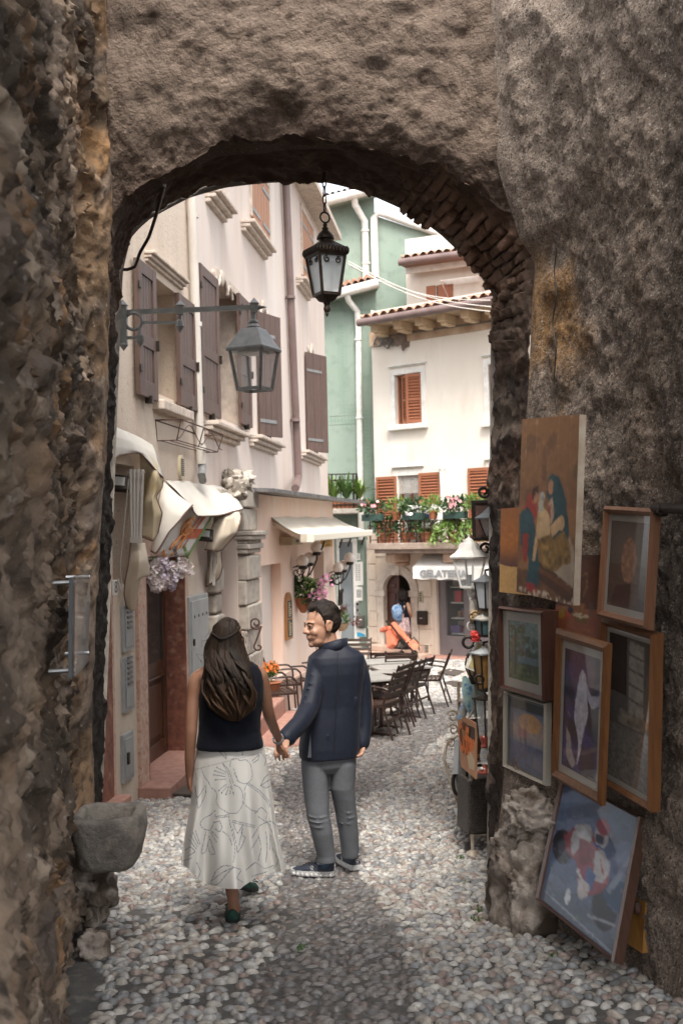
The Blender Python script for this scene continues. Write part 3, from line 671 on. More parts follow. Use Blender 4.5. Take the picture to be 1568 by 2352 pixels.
mb.add([FL.w(s_end, 0, -.6), FL.w(s_end, -4, -.6), FL.w(s_end, -4, ZTOP), FL.w(s_end, 0, ZTOP)], [(0, 1, 2, 3)])
mb.build('wall', m_cream, H2)
mb = fmb(FL); mb.bx(s_div, s_end+.35, -4, .38, ZTOP, ZTOP+.12); mb.bx(s_beg, s_div-.01, -4, .3, ZTOP, ZTOP+.12); mb.build('eaves', m_trim, H2)
for a, b, c, d, dep in (w2, w3, w4, u0): window_unit(H2, FL, a, b, c, d, -dep+.05, m_brownwood2)
a, b, c, d, dep = w2
mb = fmb(FL); mb.bx(b-.004, b+.12, -.30, .025, c-.02, d+.1); mb.bx(a-.1, a, -.02, .025, c-.02, d+.1); mb.bx(a, b, -.02, .025, d, d+.1); mb.build('window_surround', m_trim, H2, bevel=.006)
mb = fmb(FL); mb.bx(a+.0, a+.055, -.18, .0, c, d); mb.build('casement', m_brownwood2, H2)
panel_shutter(H2, FL, S(459, 750, .05)[0], S(500, 750, .05)[0], S(480, 952, .05)[1], S(459, 606, .05)[1])
panel_shutter(H2, FL, S(549, 800, .05)[0], S(573, 800, .05)[0], S(551, 972, .05)[1], S(549, 675, .05)[1])
def board_shutter(parent, fr, u0, u1, vt, vb, mat_, ang, width, o=.03, boards=4, straps=(.12, .82)):
    """board leaf hinged at its near edge and swung out by ang from the wall"""
    a, z1 = fr.at(u0, vt, o); z0 = fr.at(u0, vb, o)[1]
    dx = fr.t*cos(ang)+fr.n*sin(ang); nn = -fr.t*sin(ang)+fr.n*cos(ang); p = fr.w(a, o, 0)
    M = np.eye(4); M[:3, 0] = dx; M[:3, 1] = nn; M[:3, 2] = (0, 0, 1); M[:3, 3] = p
    m = MB(M); w = width/boards
    for k in range(boards): m.bx(k*w+.004, (k+1)*w-.004, -.02, .02, z0, z1)
    m.bx(.0, width, -.014, .013, z0+.004, z1-.004)
    leaf = m.build('shutter', mat_, parent, bevel=.004)
    for q in straps: m = MB(M); z = z0+(z1-z0)*q; m.bx(.0, width*.72, .021, .029, z-.025, z+.025); m.build('strap_hinge', m_greymetal, leaf)
    m = MB(M); m.bx(width*.3, width*.42, -.05, .04, z0-.07, z0+.0); m.build('shutter_catch', m_iron, leaf)
board_shutter(H2, FL, 590, 634, 715, 997, m_brownshut, R(22), .62)
board_shutter(H2, FL, 701, 740, 808, 1034, m_brownshut, R(24), .74, boards=3)
for (a, b, c, d, dep), bo in ((u1, 6), (u2, 4)):
    m = fmb(FL); w = (b-a)/bo
    for k in range(bo): m.bx(a+k*w+.006, a+(k+1)*w-.006, -.03, .025, c+.01, d-.01)
    m.bx(a, b, -.045, .012, c+.012, d-.012)
    lf = m.build('closed_shutter', WOOD('orange_board_wood', (.40, .19, .10), (.30, .13, .065), .6), H2, bevel=.004)
    for q in (.15, .8):
        for x0, x1 in ((a, a+(b-a)*.42), (b-(b-a)*.42, b)): z = c+(d-c)*q; m = fmb(FL); m.bx(x0, x1, .026, .034, z-.03, z+.03); m.build('strap_hinge', m_greymetal, lf)
    m = fmb(FL); m.bx(a-.09, a-.001, -.02, .03, c, d); m.bx(b+.001, b+.09, -.02, .03, c, d); m.bx(a-.09, b+.09, -.02, .032, d+.001, d+.1); m.build('window_surround', m_trim, H2, bevel=.005)
def sill(parent, fr, a, b, z, out=.2, h=.16):
    m = MB(fr.M); moulding(m, a, b, z-h, h, out); m.build('sill', m_trim, parent, bevel=.012)
for (ua, va, ub, vb) in ((484, 966, 557, 990), (588, 998, 642, 1012), (699, 1033, 742, 1045), (570, 503, 620, 550), (692, 635, 717, 662), (490, 432, 528, 462)):
    sill(H2, FL, S(ua, va, .1)[0], S(ub, vb, .1)[0], S(ua, va, .1)[1])
# plaster scrolls over the windows
for (ua, va, ub, vb) in ((471, 606, 535, 648), (578, 682, 619, 716), (702, 790, 722, 806)):
    a, z = S(ua, va); b, _ = S(ub, vb); m = fmb(FL)
    for sg in (0, 1):
        pts = []
        for k in range(34):
            q = k/33; th = q*9; r = .17*(1-q*.75)
            x = (a+b)/2+(-1 if sg else 1)*(.03+(b-a)*.34*(1-q))+(r*cos(th))*.5; pts.append((x, .015+.02*q, z-.02+r*sin(th)*.7-(1-q)*.12))
        m.tube(pts, [.03*(.5+.5*sin(pi*min(1, k/33+.1))) for k in range(34)], 7)
    m.sphere(((a+b)/2, .02, z), (.09, .04, .11)); m.build('plaster_scroll', m_trim, H2, smooth=60)
# pipes
def pipe(parent, fr, pts, r, mat_, clips=(), name='downpipe'):
    m = MB(); m.tube([fr.p(u, v, o) for u, v, o in pts], r, 12)
    for u, v, o in clips:
        p = fr.p(u, v, o); m.tube([p+Vector((0, 0, -.025)), p+Vector((0, 0, .025))], r*1.25, 12)
    m.build(name, mat_, parent, smooth=50)
pipe(H2, FL, [(437, 380, .07), (441, 480, .07), (447, 650, .07), (457, 960, .07), (462, 1065, .07)], .052, m_pvc, [(443, 495, .07), (451, 745, .07), (461, 1028, .07)], 'downpipe')
pipe(H2, FL, [(462, 1060, .07), (466, 1075, .09), (463, 1090, .12), (466, 1104, .1)], .045, m_greymetal, (), 'pipe_elbow')
pipe(H2, FL, [(655, 380, .09), (657, 430, .09), (672, 790, .09), (684, 1060, .09), (685, 1098, .09), (682, 1112, .16), (678, 1122, .2)], .068, m_brownpipe, [(667, 683, .09), (678, 965, .09)], 'downpipe')
# carved doorway
a, b, c, d, dep = d2
DW = thing('carved_doorway', 'dark carved wooden door in a rusticated pale stone surround', 'doorway', FL.w((a+b)/2, 0, c))
mb = fmb(FL); z = c
rr = random.Random(3); k = 0
sl0 = S(478, 1450)[0]
z = gz(13)
while z < d-.5:
    h = rr.uniform(.24, .32); ex = .0 if k % 2 else .10
    mb.bx(sl0-.0+ex*.4, a, -.04, .09+.03*(k % 2), z+.012, z+h-.012); z += h; k += 1
mb.build('left_quoin', m_stone, DW, bevel=.025)
# right column: plinth, shaft of blocks, capital, upper pier and scroll
ca, cb = b+.0, S(582, 1400)[0]
mb = fmb(FL); zc = S(548, 1272)[1]; z = gz(15)-.1
mb.bx(ca, cb, -.04, .16, z, z+.5)
z += .5; k = 0
while z < zc-.05:
    h = min(.33, zc-z); e = .03 if k % 2 else .0; mb.bx(ca+.03+e, cb-.04-e, -.04, .11+e, z+.004, z+h-.004); z += h; k += 1
zq = zc+.30
while zq < S(545, 1130)[1]:
    mb.bx(ca+.04, cb-.08, -.04, .10+.03*(k % 2), zq+.006, zq+.30); zq += .31; k += 1
mb.build('column', m_stone, DW, bevel=.02)
mb = fmb(FL)
for q, (h, e) in enumerate(((.06, .03), (.07, .07), (.05, .04), (.06, .10), (.06, .13))): mb.bx(ca+.03-e*.4, cb-.04+e*.5, -.04, .10+e, zc+sum(x[0] for x in ((.06, .03), (.07, .07), (.05, .04), (.06, .10), (.06, .13))[:q])+.001, zc+sum(x[0] for x in ((.06, .03), (.07, .07), (.05, .04), (.06, .10), (.06, .13))[:q+1]))
mb.build('capital', m_stone, DW, bevel=.012)
mb = MB(); kp = FL.p(540, 1108, .14)
stone_blob(mb, kp, (.17, .22, .15), .35, 3.2, 30, 20, 4); stone_blob(mb, kp+Vector((.05, -.15, -.10)), (.12, .14, .12), .4, 3.2, 26, 18, 6); stone_blob(mb, FL.p(560, 1105, .2), (.14, .16, .12), .4, 3., 26, 18, 8)
mb.build('keystone_scroll', m_stone, DW, smooth=70)
mb = fmb(FL); mb.bx(a, b, -.04, .1, d, d+.3); mb.build('lintel', m_stone, DW, bevel=.02)
m = fmb(FL); o = -dep+.04; mid = (a+b)/2
for x0, x1 in ((a, mid-.01), (mid+.01, b)):
    m.bx(x0, x1, o-.03, o+.02, c, d)
    for q0, q1 in ((c+.12, c+.75), (c+.85, c+1.0), (c+1.1, d-.15)):
        m.bx(x0+.10, x1-.10, o+.02, o+.04, q0, q1); m.bx(x0+.16, x1-.16, o+.04, o+.055, q0+.06, q1-.05)
m.bx(mid-.06, mid+.06, o+.021, o+.07, c, d)
m.build('door', WOOD('carved_brown_wood', (.10, .055, .04), (.06, .032, .024), .5), DW, bevel=.012)
mb = fmb(FL); mb.bx(a-.2, cb+.05, -dep, .42, gz(14.5)-.4, c+.004); mb.bx(a+.1, cb+.25, -.1, .95, gz(14.5)-.4, gz(14.5)+.12); mb.build('step', m_pinkstone, DW, bevel=.03)
# iron S scroll beside the doorway
p0 = FL.p(590, 1455, .22)
sc_ = thing('iron_scroll', 'thin wrought iron S-shaped scroll standing out from the pink wall', 'iron scroll', p0)
pts = []
def spiral(cx, cz, r0, r1, a0, a1, n): return [(cx+(r0+(r1-r0)*k/(n-1))*cos(a0+(a1-a0)*k/(n-1)), cz+(r0+(r1-r0)*k/(n-1))*sin(a0+(a1-a0)*k/(n-1))) for k in range(n)]
k_ = p0.y/2500
top = spiral(-2*k_, 24*k_, 3*k_, 15*k_, R(-200), R(330), 36)
bot = spiral(3*k_, -31*k_, 11*k_, 2.5*k_, R(130), R(480), 30)
pl = top+bot
m = MB(); m.tube([p0+Vector((x, .05*x, z)) for x, z in pl], .012, 7); m.build('scroll', m_rust, sc_, smooth=60)

# ------------------------------------------------------------------ pink bar front
FP = Frame(-1.30, 15.0, .2, 1)
B = thing('pink_bar', 'salmon pink bar front under a flat dark metal roof', 'bar', FP.w(2, 0, gz(17)))
pS = lambda u, v, o=0.: FP.at(u, v, o)
pe = pS(766, 1250)[0]; pb_ = pS(574, 1250)[0]; zr = pS(640, 1140)[1]
e1 = (pS(602, 1400)[0], pS(647, 1400)[0], gz(16)+.1, pS(610, 1298)[1], .42)
e2 = (pS(722, 1400)[0], pS(746, 1400)[0], gz(19.5)+.2, pS(724, 1268)[1], .35)
mb = MB(); wall_holes(mb, FP, pb_, pe, -.3, zr, [e1, e2])
mb.add([FP.w(pe, 0, -.3), FP.w(pe, -2.5, -.3), FP.w(pe, -2.5, zr), FP.w(pe, 0, zr)], [(0, 1, 2, 3)])
mb.add([FP.w(pb_, 0, -.3), FP.w(pb_, 0, zr), FP.w(pb_, -1, zr), FP.w(pb_, -1, -.3)], [(0, 1, 2, 3)])
mb.build('wall', m_pink, B)
mb = MB(); zt_ = gz(20.5)                    # battered buttress at the far corner
A = []
for z in np.linspace(zt_-.2, zr-.3, 24):
    e = .30*(1-np.clip((z-zt_)/1.9, 0, 1))**1.3
    A.append([FP.w(pe-.85, -.02, z), FP.w(pe-.75, .012+e*.6, z), FP.w(pe-.1, .012+e*.8, z), FP.w(pe+e*.7, .01+e*.6, z), FP.w(pe+.005+e, -.1, z), FP.w(pe+.005+e, -1.2, z)])
mb.grid(np.array([[tuple(p) for p in r] for r in A])); mb.build('buttress', m_pink, B, smooth=50)
mb = fmb(FP); a, b, c, d, dep = e1
mb.bx(a-.5, b+.35, .001, .05, -.2, gz(15.5)+.55); mb.bx(b+.351, e2[0], .001, .05, -.2, gz(17.5)+.5)
mb.build('plinth', mat('faded_pink_base', (.68, .5, .42), .9, c2=(.55, .36, .28), sc=4, bump=.3), B, bevel=.01)
mb = fmb(FP); mb.quadslab((pb_-.25, -.5, zr+.05), (pb_-.25, .42, zr+.0), (pe+.85, .5, zr-.04), (pe+.85, -.5, zr+.05), .05); mb.build('flat_roof', mat('weathered_roof_sheet', (.16, .16, .165), .5, .3, c2=(.09, .085, .085), sc=3, c3=(.25, .24, .23), sc3=9), B)
for (a, b, c, d, dep), nm in ((e1, 'bar_door'), (e2, 'bar_door')):
    o = -dep+.05; m = fmb(FP); zz_ = c+(d-c)*.70
    m.bx(a, a+.09, o-.03, o+.03, c, d); m.bx(b-.09, b, o-.03, o+.03, c, d)
    for q0, q1 in ((c, c+.12), (c+(d-c)*.2, c+(d-c)*.2+.09), (c+(d-c)*.44, c+(d-c)*.44+.07), (zz_, zz_+.14)): m.bx(a+.09, b-.09, o-.026, o+.026, q0, q1)
    dr = m.build('door', m_brownwood2, B, bevel=.006)
    m = fmb(FP); m.bx(a+.08, b-.08, o-.01, o+.006, c+.05, zz_); m.build('pane', mat('curtained_glass', (.30, .31, .29), .15, c2=(.22, .22, .21), sc=3, coat=.6), dr)
    m = fmb(FP)
    for k in range(11): z = zz_+.15+k*(d-zz_-.16)/11; m.box(((a+b)/2, o, z+.02), (b-a-.02, .05, .012), rx=.5)
    m.bx(a, b, o-.04, o-.03, zz_+.14, d); m.build('slatted_vent', m_iron, dr)
# folding-arm awning of the bar
aw = thing('bar_awning', 'cream folding-arm awning stretched out over the pink bar front', 'awning', FP.w(2, .3, pS(700, 1200)[1]))
m_canvas = mat('cream_canvas', (.74, .68, .58), .85, c2=(.68, .61, .50), sc=3, bump=.12, bsc=8)
bl, fl_, br_, frr = P(611, 1177, 16.3), P(702, 1231, 15.9), P(757, 1181, 20.9), P(850, 1220, 20.4)
m = MB(); Gd = []
for i in range(25):
    f = i/24; a_ = bl.lerp(br_, f); b_ = fl_.lerp(frr, f); Gd.append([a_.lerp(b_, j/14)+Vector((0, 0, -.05*sin(pi*j/14)-.012*sin(f*22))) for j in range(15)])
Gd = np.array([[tuple(p) for p in r] for r in Gd]); m.grid(Gd); m.grid(Gd-np.array([0, 0, .012]), flip=True); m.build('canvas', m_canvas, aw, smooth=180)
m = MB(); m.bar(fl_+Vector((0, 0, -.03)), frr+Vector((0, 0, -.03)), .09, .11); m.bar(fl_+Vector((-.03, -.04, -.03)), fl_+Vector((.07, .06, -.03)), .16, .14); m.build('front_bar', mat('ivory_metal', (.72, .66, .55), .4), aw, bevel=.012)
m_ivm = mat('ivory_metal_arm', (.68, .61, .5), .4)
for f in (.02, .95):
    m = MB(); a_ = bl.lerp(br_, f); b_ = fl_.lerp(frr, f+.02); m.bar(a_+Vector((.03, 0, -.13)), b_+Vector((-.02, 0, -.08)), .055, .07); m.build('arm', m_ivm, aw, bevel=.01)
m = MB(); m.tube([bl+Vector((-.12, -.05, .02)), br_+Vector((0, .0, .03))], .07, 10); m.sphere(bl+Vector((-.1, -.1, -.02)), (.13, .16, .10)); m.build('roller', m_white, aw, smooth=50)
for f in (.22, .48, .62, .86):
    m = MB(); p = fl_.lerp(frr, f); m.bar(p+Vector((.02, 0, -.1)), p+Vector((-.03, -.02, -.24)), .035, .02); m.build('clip', m_iron, aw)
# globe wall lamps
m_globe = mat('opal_glass_globe', (.82, .74, .66), .12, spec=.6, c2=(.76, .66, .58), sc=3)
def globes(lbl, foot, cs, y, r):
    t = thing('globe_lamp', lbl, 'wall lamp', P(*foot, y), group='globe wall lamps on the bar')
    f = P(*foot, y)
    m = MB(); m.sphere(f, (.05, .05, .09)); m.build('wall_plate', m_iron, t, smooth=60)
    for i, (u, v, dy) in enumerate(cs):
        p = P(u, v, y+dy); m = MB(); m.sphere(p, r, 24, 16); m.build('globe', m_globe, t, smooth=180)
        m = MB(); b_ = p+Vector((0, 0, -r)); m.lathe([(.055, -.035), (.075, -.01), (.06, .03), (.03, .03)], b_, 14)
        pts = [f, f+Vector((.08, 0, -.05)), (f+b_)/2+Vector((.07, 0, -.12)), b_+Vector((0, 0, -.10)), b_]
        pts = [tuple(x) for x in smooth_path([tuple(q) for q in pts], 20)]
        m.tube(pts, .013, 7)
        c = (f+b_)/2+Vector((-.03, 0, .02)); m.tube([c+Vector((x, 0, z)) for x, z in spiral(0, 0, .02, .10, 0, 9, 26)], .009, 6)
        m.build('arm', m_iron, t, smooth=60)
globes('nearer cluster of three white globe lamps above the flower planter', (676, 1332), ((695, 1288, -.2), (710, 1282, .15), (727, 1257, .1)), 17.6, .098)
globes('farther cluster of three white globe lamps near the green house', (763, 1337), ((776, 1304, -.2), (788, 1299, .2), (803, 1281, .1)), 20.2, .098)
# small boxes and signs on the pink wall
def wallbox(name, lbl, cat, fr, u0, u1, v0, v1, o, mat_, bev=.01, ins=None, base=-.02):
    a, z1 = fr.at(u0, v0, o); b = fr.at(u1, v0, o)[0]; z0 = fr.at(u0, v1, o)[1]
    t = thing(name, lbl, cat, fr.w((a+b)/2, o, (z0+z1)/2))
    m = MB(fr.M); m.bx(a, b, base, o, z0, z1); m.build('case', mat_, t, bevel=bev)
    if ins:
        m = MB(fr.M); w, h = b-a, z1-z0
        for (x0, x1, y0, y1) in ins[1]: m.bx(a+w*x0, a+w*x1, o, o+.006, z0+h*y0, z0+h*y1)
        m.build(ins[0], ins[2], t)
    return t, a, b, z0, z1
m_paper = mat('white_notice_paper', (.74, .72, .68), .7)
m_ink = mat('grey_ink', (.10, .10, .11), .7)
wallbox('junction_box', 'beige junction box on the pink wall below the awning', 'junction box', FP, 671, 694, 1233, 1252, .2, mat('beige_box', (.45, .36, .24), .6, c2=(.35, .27, .18), sc=8), .01, ('knob', [(.4, .6, .3, .6)], m_iron))
wallbox('yellow_sign', 'small yellow notice plate under the bar awning', 'sign', FP, 744, 763, 1238, 1257, .06, mat('ochre_plate', (.55, .33, .07), .6), .004, ('print', [(.1, .7, .75, .85), (.1, .8, .55, .65), (.2, .7, .1, .4)], mat('ochre_ink', (.30, .16, .03), .7)))
wallbox('menu_holder', 'grey metal menu holder on the pink wall by the column', 'menu holder', FP, 585, 592, 1325, 1380, .05, m_steel, .003, ('menu', [(.2, .8, .1, .9)], m_paper))
wallbox('switch_box', 'small cream switch box high on the pink wall', 'switch box', FP, 584, 592, 1202, 1220, .05, m_white)
a, z1 = pS(657, 1362, .04); b = pS(670, 1362, .04)[0]; z0 = pS(657, 1472, .04)[1]
t = thing('menu_board', 'tall narrow wooden chalkboard with rounded top on the pink wall', 'menu board', FP.w(a, .04, z0))
w = b-a; poly = [(a, z0), (b, z0), (b, z1-.2)]+[((a+b)/2+w/2*cos(k*pi/10), z1-.2+.2*sin(k*pi/10)) for k in range(1, 10)]+[(a, z1-.2)]
Mx = FP.M@np.array([[1, 0, 0, 0], [0, 0, 1, 0], [0, 1, 0, 0], [0, 0, 0, 1.]])
m = MB(Mx); m.prism(poly, .045); m.build('board', WOOD('honey_wood', (.36, .16, .05), (.28, .12, .04)), t)
h = z1-z0; rr = random.Random(5)
for q0, q1 in ((.06, .42), (.46, .82)):
    m = fmb(FP); m.bx(a+w*.16, b-w*.16, .046, .052, z0+h*q0, z0+h*q1); ch = m.build('slate', mat('black_slate', (.03, .033, .035), .7), t)
    m = fmb(FP)
    for k in range(7): z = z0+h*(q0+.03+.045*k); x = a+w*.25; m.bx(x, x+w*rr.uniform(.2, .5), .052, .055, z, z+.02)
    m.build('chalk_text', mat('chalk', (.5, .42, .25), .8), ch)
text('bar', .42, m_iron, fr_mat(FP, pS(768, 1368, .22)[0], .33, pS(768, 1366, .22)[1], .8, 1.5), tag(thing('bar_sign', 'wrought iron lettering reading bar on the pink corner', 'sign', FP.w(pS(768, 1368)[0], .2, pS(768, 1368)[1])), 'wrought iron lettering reading bar on the pink corner', 'sign'), 'lettering', .012, .25, -.004)
# ================================================================== SHOP AWNINGS, FLOWERS
t, a, b, z0, z1 = wallbox('house_number', 'white number eight plaque by the folded awning', 'house number', FL, 262, 270, 1333, 1368, .14, m_paper, .003)
text('8', .14, m_ink, fr_mat(FL, (a+b)/2, .1425, (z0+z1)/2), t, 'number', .001)
m_cloth = mat('off_white_awning_cloth', (.62, .585, .53), .9, c2=(.54, .50, .44), sc=2.5, bump=.08, bsc=14)
m_hem = mat('brown_piping', (.14, .085, .065), .7)
m_metalw = mat('pale_awning_metal', (.50, .47, .43), .4, .3)
def cloth(name, net, parent, mat_, n=26, hem=None, wob=.012, seed=0., th=.006, hemr=.008):
    """smooth sheet through a net of points, with a brown hem along its outline"""
    Nn = np.array([[tuple(p) for p in r] for r in net]); a, b = Nn.shape[:2]
    X = np.stack([smooth_path(Nn[i], n) for i in range(a)]); Y = np.stack([smooth_path(X[:, j], n) for j in range(n)], 1)
    Y = Y+wob*np.stack([fbm(Y+seed, 3.2, 2), fbm(Y+seed+7, 3.2, 2), fbm(Y+seed+13, 3.2, 2)*.5], -1)
    m = MB(); m.grid(Y); o = m.build(name, mat_, parent, smooth=180)
    sd = o.modifiers.new('thickness', 'SOLIDIFY'); sd.thickness = th
    if hem:
        m = MB()
        for h in hem:
            pts = {'b': Y[-1], 't': Y[0], 'l': Y[:, 0], 'r': Y[:, -1]}[h]; m.tube([tuple(p) for p in pts], hemr, 6)
        m.build('hem', m_hem, o, smooth=180)
    return o, Y
# second awning, half lowered, with its printed valance
A2 = thing('shop_awning', 'sagging off-white shop awning with orange lettering over the blossom-topped door', 'awning', P(450, 1180, 11.8))
net = [[P(382, 1103, 10.95), P(430, 1106, 11.9), P(480, 1112, 12.9), P(527, 1122, 13.8)],
       [P(401, 1122, 10.87), P(437, 1132, 11.7), P(488, 1136, 12.67), P(538, 1137, 13.57)],
       [P(420, 1141, 10.78), P(445, 1158, 11.5), P(497, 1160, 12.43), P(550, 1153, 13.33)],
       [P(440, 1160, 10.7), P(452, 1184, 11.3), P(505, 1184, 12.2), P(561, 1168, 13.1)]]
cloth('cloth', net, A2, m_cloth, 30, 'b', .010)
net = [[P(378, 1106, 10.9), P(386, 1112, 10.85), P(410, 1137, 10.75), P(443, 1160, 10.68)],
       [P(366, 1150, 10.75), P(378, 1160, 10.6), P(400, 1180, 10.5), P(420, 1187, 10.45)],
       [P(354, 1205, 10.6), P(364, 1215, 10.45), P(382, 1225, 10.4), P(388, 1222, 10.4)],
       [P(338, 1256, 10.45), P(346, 1262, 10.4), P(357, 1271, 10.3), P(362, 1266, 10.3)]]
cloth('side_drape', net, A2, m_cloth, 30, 'br', .012, 3)
net = [[P(492, 1182, 12.48), P(528, 1178, 12.68), P(548, 1175, 12.78), P(553, 1186, 12.78)],
       [P(490, 1200, 12.38), P(520, 1190, 12.38), P(540, 1192, 12.58), P(552, 1200, 12.58)],
       [P(480, 1235, 12.28), P(505, 1232, 12.28), P(530, 1228, 12.38), P(545, 1222, 12.58)],
       [P(470, 1262, 12.28), P(490, 1264, 12.28), P(500, 1266, 12.38), P(512, 1262, 12.48)]]
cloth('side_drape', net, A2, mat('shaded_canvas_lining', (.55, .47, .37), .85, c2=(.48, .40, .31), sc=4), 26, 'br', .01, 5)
net = [[P(485, 1262, 12.58), P(498, 1262, 12.58), P(508, 1266, 12.68)], [P(484, 1290, 12.58), P(500, 1290, 12.48), P(512, 1302, 12.68)],
       [P(476, 1320, 12.58), P(492, 1325, 12.48), P(503, 1330, 12.68)], [P(472, 1348, 12.68), P(477, 1346, 12.58), P(482, 1342, 12.68)]]
cloth('side_drape', net, A2, bpy.data.materials['shaded_canvas_lining'], 22, 'br', .01, 8)
# valance board: a plane hanging below the front
q00, q10, q11, q01 = P(358, 1284, 10.62), P(432, 1275, 11.55), P(490, 1180, 12.35), P(425, 1160, 11.0)
m_print = mat('white_valance_print', (.76, .74, .70), .7)
m = MB(); nrm_v = (q10-q00).cross(q01-q00).normalized()
if nrm_v.dot(CAM-q00) < 0: nrm_v = -nrm_v
Gd = np.array([[tuple((q00.lerp(q10, i/12)).lerp(q01.lerp(q11, i/12), j/12)+nrm_v*.03*sin(i/12*7)*0) for j in range(13)] for i in range(13)])
m.grid(Gd); val = m.build('valance', m_print, A2, smooth=180); val.modifiers.new('thickness', 'SOLIDIFY').thickness = .006
def vq(s, t, o=.012): return q00.lerp(q10, s).lerp(q01.lerp(q11, s), t)+nrm_v*o
def vshape(mm, pts, o): 
    P_ = [vq(s, t, o) for s, t in pts]; mm.add([tuple(p) for p in P_], [tuple(range(len(P_)))])
m_or = mat('orange_print', (.60, .13, .045), .7, c2=(.50, .085, .03), sc=8); m_or2 = mat('orange_lettering', (.72, .30, .10), .7)
m_gr = mat('green_print', (.16, .36, .06), .7)
m = MB(); vshape(m, [(.30, .36), (.93, .40), (.94, .62), (.33, .58)], .010)
for dx in (0, .13):                          # two long legs over the band, feet below it
    vshape(m, [(.55+dx, .62), (.61+dx, .62), (.63+dx, .78), (.68+dx, .95), (.60+dx, .97), (.57+dx, .80)], .010)
    vshape(m, [(.50+dx, .36), (.55+dx, .36), (.53+dx, .28), (.55+dx, .19), (.49+dx, .17), (.46+dx, .22), (.50+dx, .29)], .010)
m.build('emblem', m_or, val)
m = MB(); vshape(m, [(.97, -.0), (1.02, .0), (1.02, 1.0), (.97, 1.0)], .011); m.build('green_edge', m_gr, val)
ux = (q10-q00).normalized(); uy = nrm_v.cross(ux)
def vtext(body, s, t, size, mt, shear=.2, sx=1., bold=0.):
    p = vq(s, t, .018); W_, H_ = (q10-q00).length, (q01-q00).length
    X_ = (q10-q00).normalized(); Y_ = (q01-q00).normalized()
    M_ = Matrix(((X_.x*sx, Y_.x, nrm_v.x, p.x), (X_.y*sx, Y_.y, nrm_v.y, p.y), (X_.z*sx, Y_.z, nrm_v.z, p.z), (0, 0, 0, 1)))
    return text(body, size, mt, M_, val, 'lettering', .0015, shear, bold)
vtext('Papuaco', .60, .49, .235, m_or2, .25, 1.25, .004)
m = MB()
lp_ = [(.40+.16*cos(k*pi/14+1.2), .62+.17*sin(k*pi/14+1.2)) for k in range(24)]
m.tube([vq(s, t, .016) for s, t in lp_], .012, 5)
m.tube([vq(s, t, .016) for s, t in ((.40, .70), (.34, .48), (.28, .30), (.22, .18), (.24, .28))], .014, 5)
m.tube([vq(s, t, .016) for s, t in ((.48, .42), (.42, .2), (.38, .05), (.46, .2), (.5, .42))], .011, 5)
m.build('flourish', m_or2, val)
vtext('abbigliamento', .20, .035, .088, m_or2, .2, 1.1)
vtext('children clothing', .53, .055, .088, m_ink, .2, 1.15)
vtext('kinder kleidung', .82, .08, .085, m_gr, .2, 1.1)
for (u, v, y, u2, v2, y2) in ((535, 1180, 12.95, 513, 1262, 12.8), (503, 1190, 12.4, 490, 1262, 12.45), (488, 1262, 12.5, 484, 1338, 12.5), (494, 1264, 12.5, 491, 1345, 12.5)):
    m = MB(); m.bar(P(u, v, y), P(u2, v2, y2), .04, .03); m.build('arm', m_metalw, A2, bevel=.004)
def floodlight(lbl, u, v, y, s=1.):
    p = P(u, v, y); t = thing('floodlight', lbl, 'lamp', p)
    M = np.eye(4); M[:3, 3] = p; R_ = Matrix.Rotation(R(-35), 3, 'X')@Matrix.Rotation(R(12), 3, 'Z'); M[:3, :3] = np.array(R_)*s
    m = MB(M); m.box((0, 0, 0), (.20, .05, .15)); m.build('housing', m_iron, t, bevel=.012)
    m = MB(M); m.box((0, -.028, .0), (.11, .01, .085)); m.build('lens', mat('grey_lens', (.45, .44, .42), .3), t)
    m = MB(M); m.bar((-.06, .02, .06), (-.06, .16, .12), .02); m.bar((.06, .02, .06), (.06, .16, .12), .02); m.build('bracket', m_iron, t)
floodlight('small black floodlight clipped beside the printed valance', 470, 1229, 12.2)
floodlight('black floodlight under the folded awning at the arch edge', 271, 1110, 9.75, 1.1)
# first awning, folded at the edge of the arch
A1 = thing('shop_awning', 'bunched off-white awning half hidden behind the left edge of the arch', 'awning', P(300, 1100, 9.8))
net = [[P(250, 975, 9.2), P(290, 990, 9.7), P(330, 1010, 10.2), P(352, 1022, 10.6)],
       [P(250, 1000, 9.0), P(290, 1008, 9.5), P(335, 1030, 10.0), P(360, 1045, 10.3)],
       [P(250, 1030, 8.9), P(283, 1026, 9.35), P(330, 1040, 9.85), P(368, 1072, 10.2)],
       [P(248, 1075, 8.85), P(275, 1022+22, 9.25), P(322, 1040, 9.8), P(375, 1098, 10.1)]]
cloth('cloth', net, A1, m_cloth, 30, 'b', .012, 11)
m_lin = mat('yellowed_canvas_lining', (.42, .32, .17), .85, c2=(.54, .45, .32), sc=3, bump=.1, bsc=10)
net = [[P(322, 1042, 9.9), P(345, 1045, 10.0), P(366, 1070, 10.15), P(376, 1098, 10.15)],
       [P(324, 1090, 10.1), P(344, 1090, 10.0), P(362, 1100, 9.95), P(372, 1120, 10.1)],
       [P(320, 1150, 10.2), P(336, 1150, 10.0), P(352, 1145, 9.9), P(360, 1140, 10.0)],
       [P(314, 1200, 10.2), P(336, 1205, 10.), P(356, 1190, 9.9), P(372, 1178, 10.0)],
       [P(310, 1232, 10.2), P(330, 1235, 10.), P(350, 1242, 9.9), P(362, 1225, 10.0)]]
cloth('side_drape', net, A1, m_lin, 34, 'br', .008, 14)
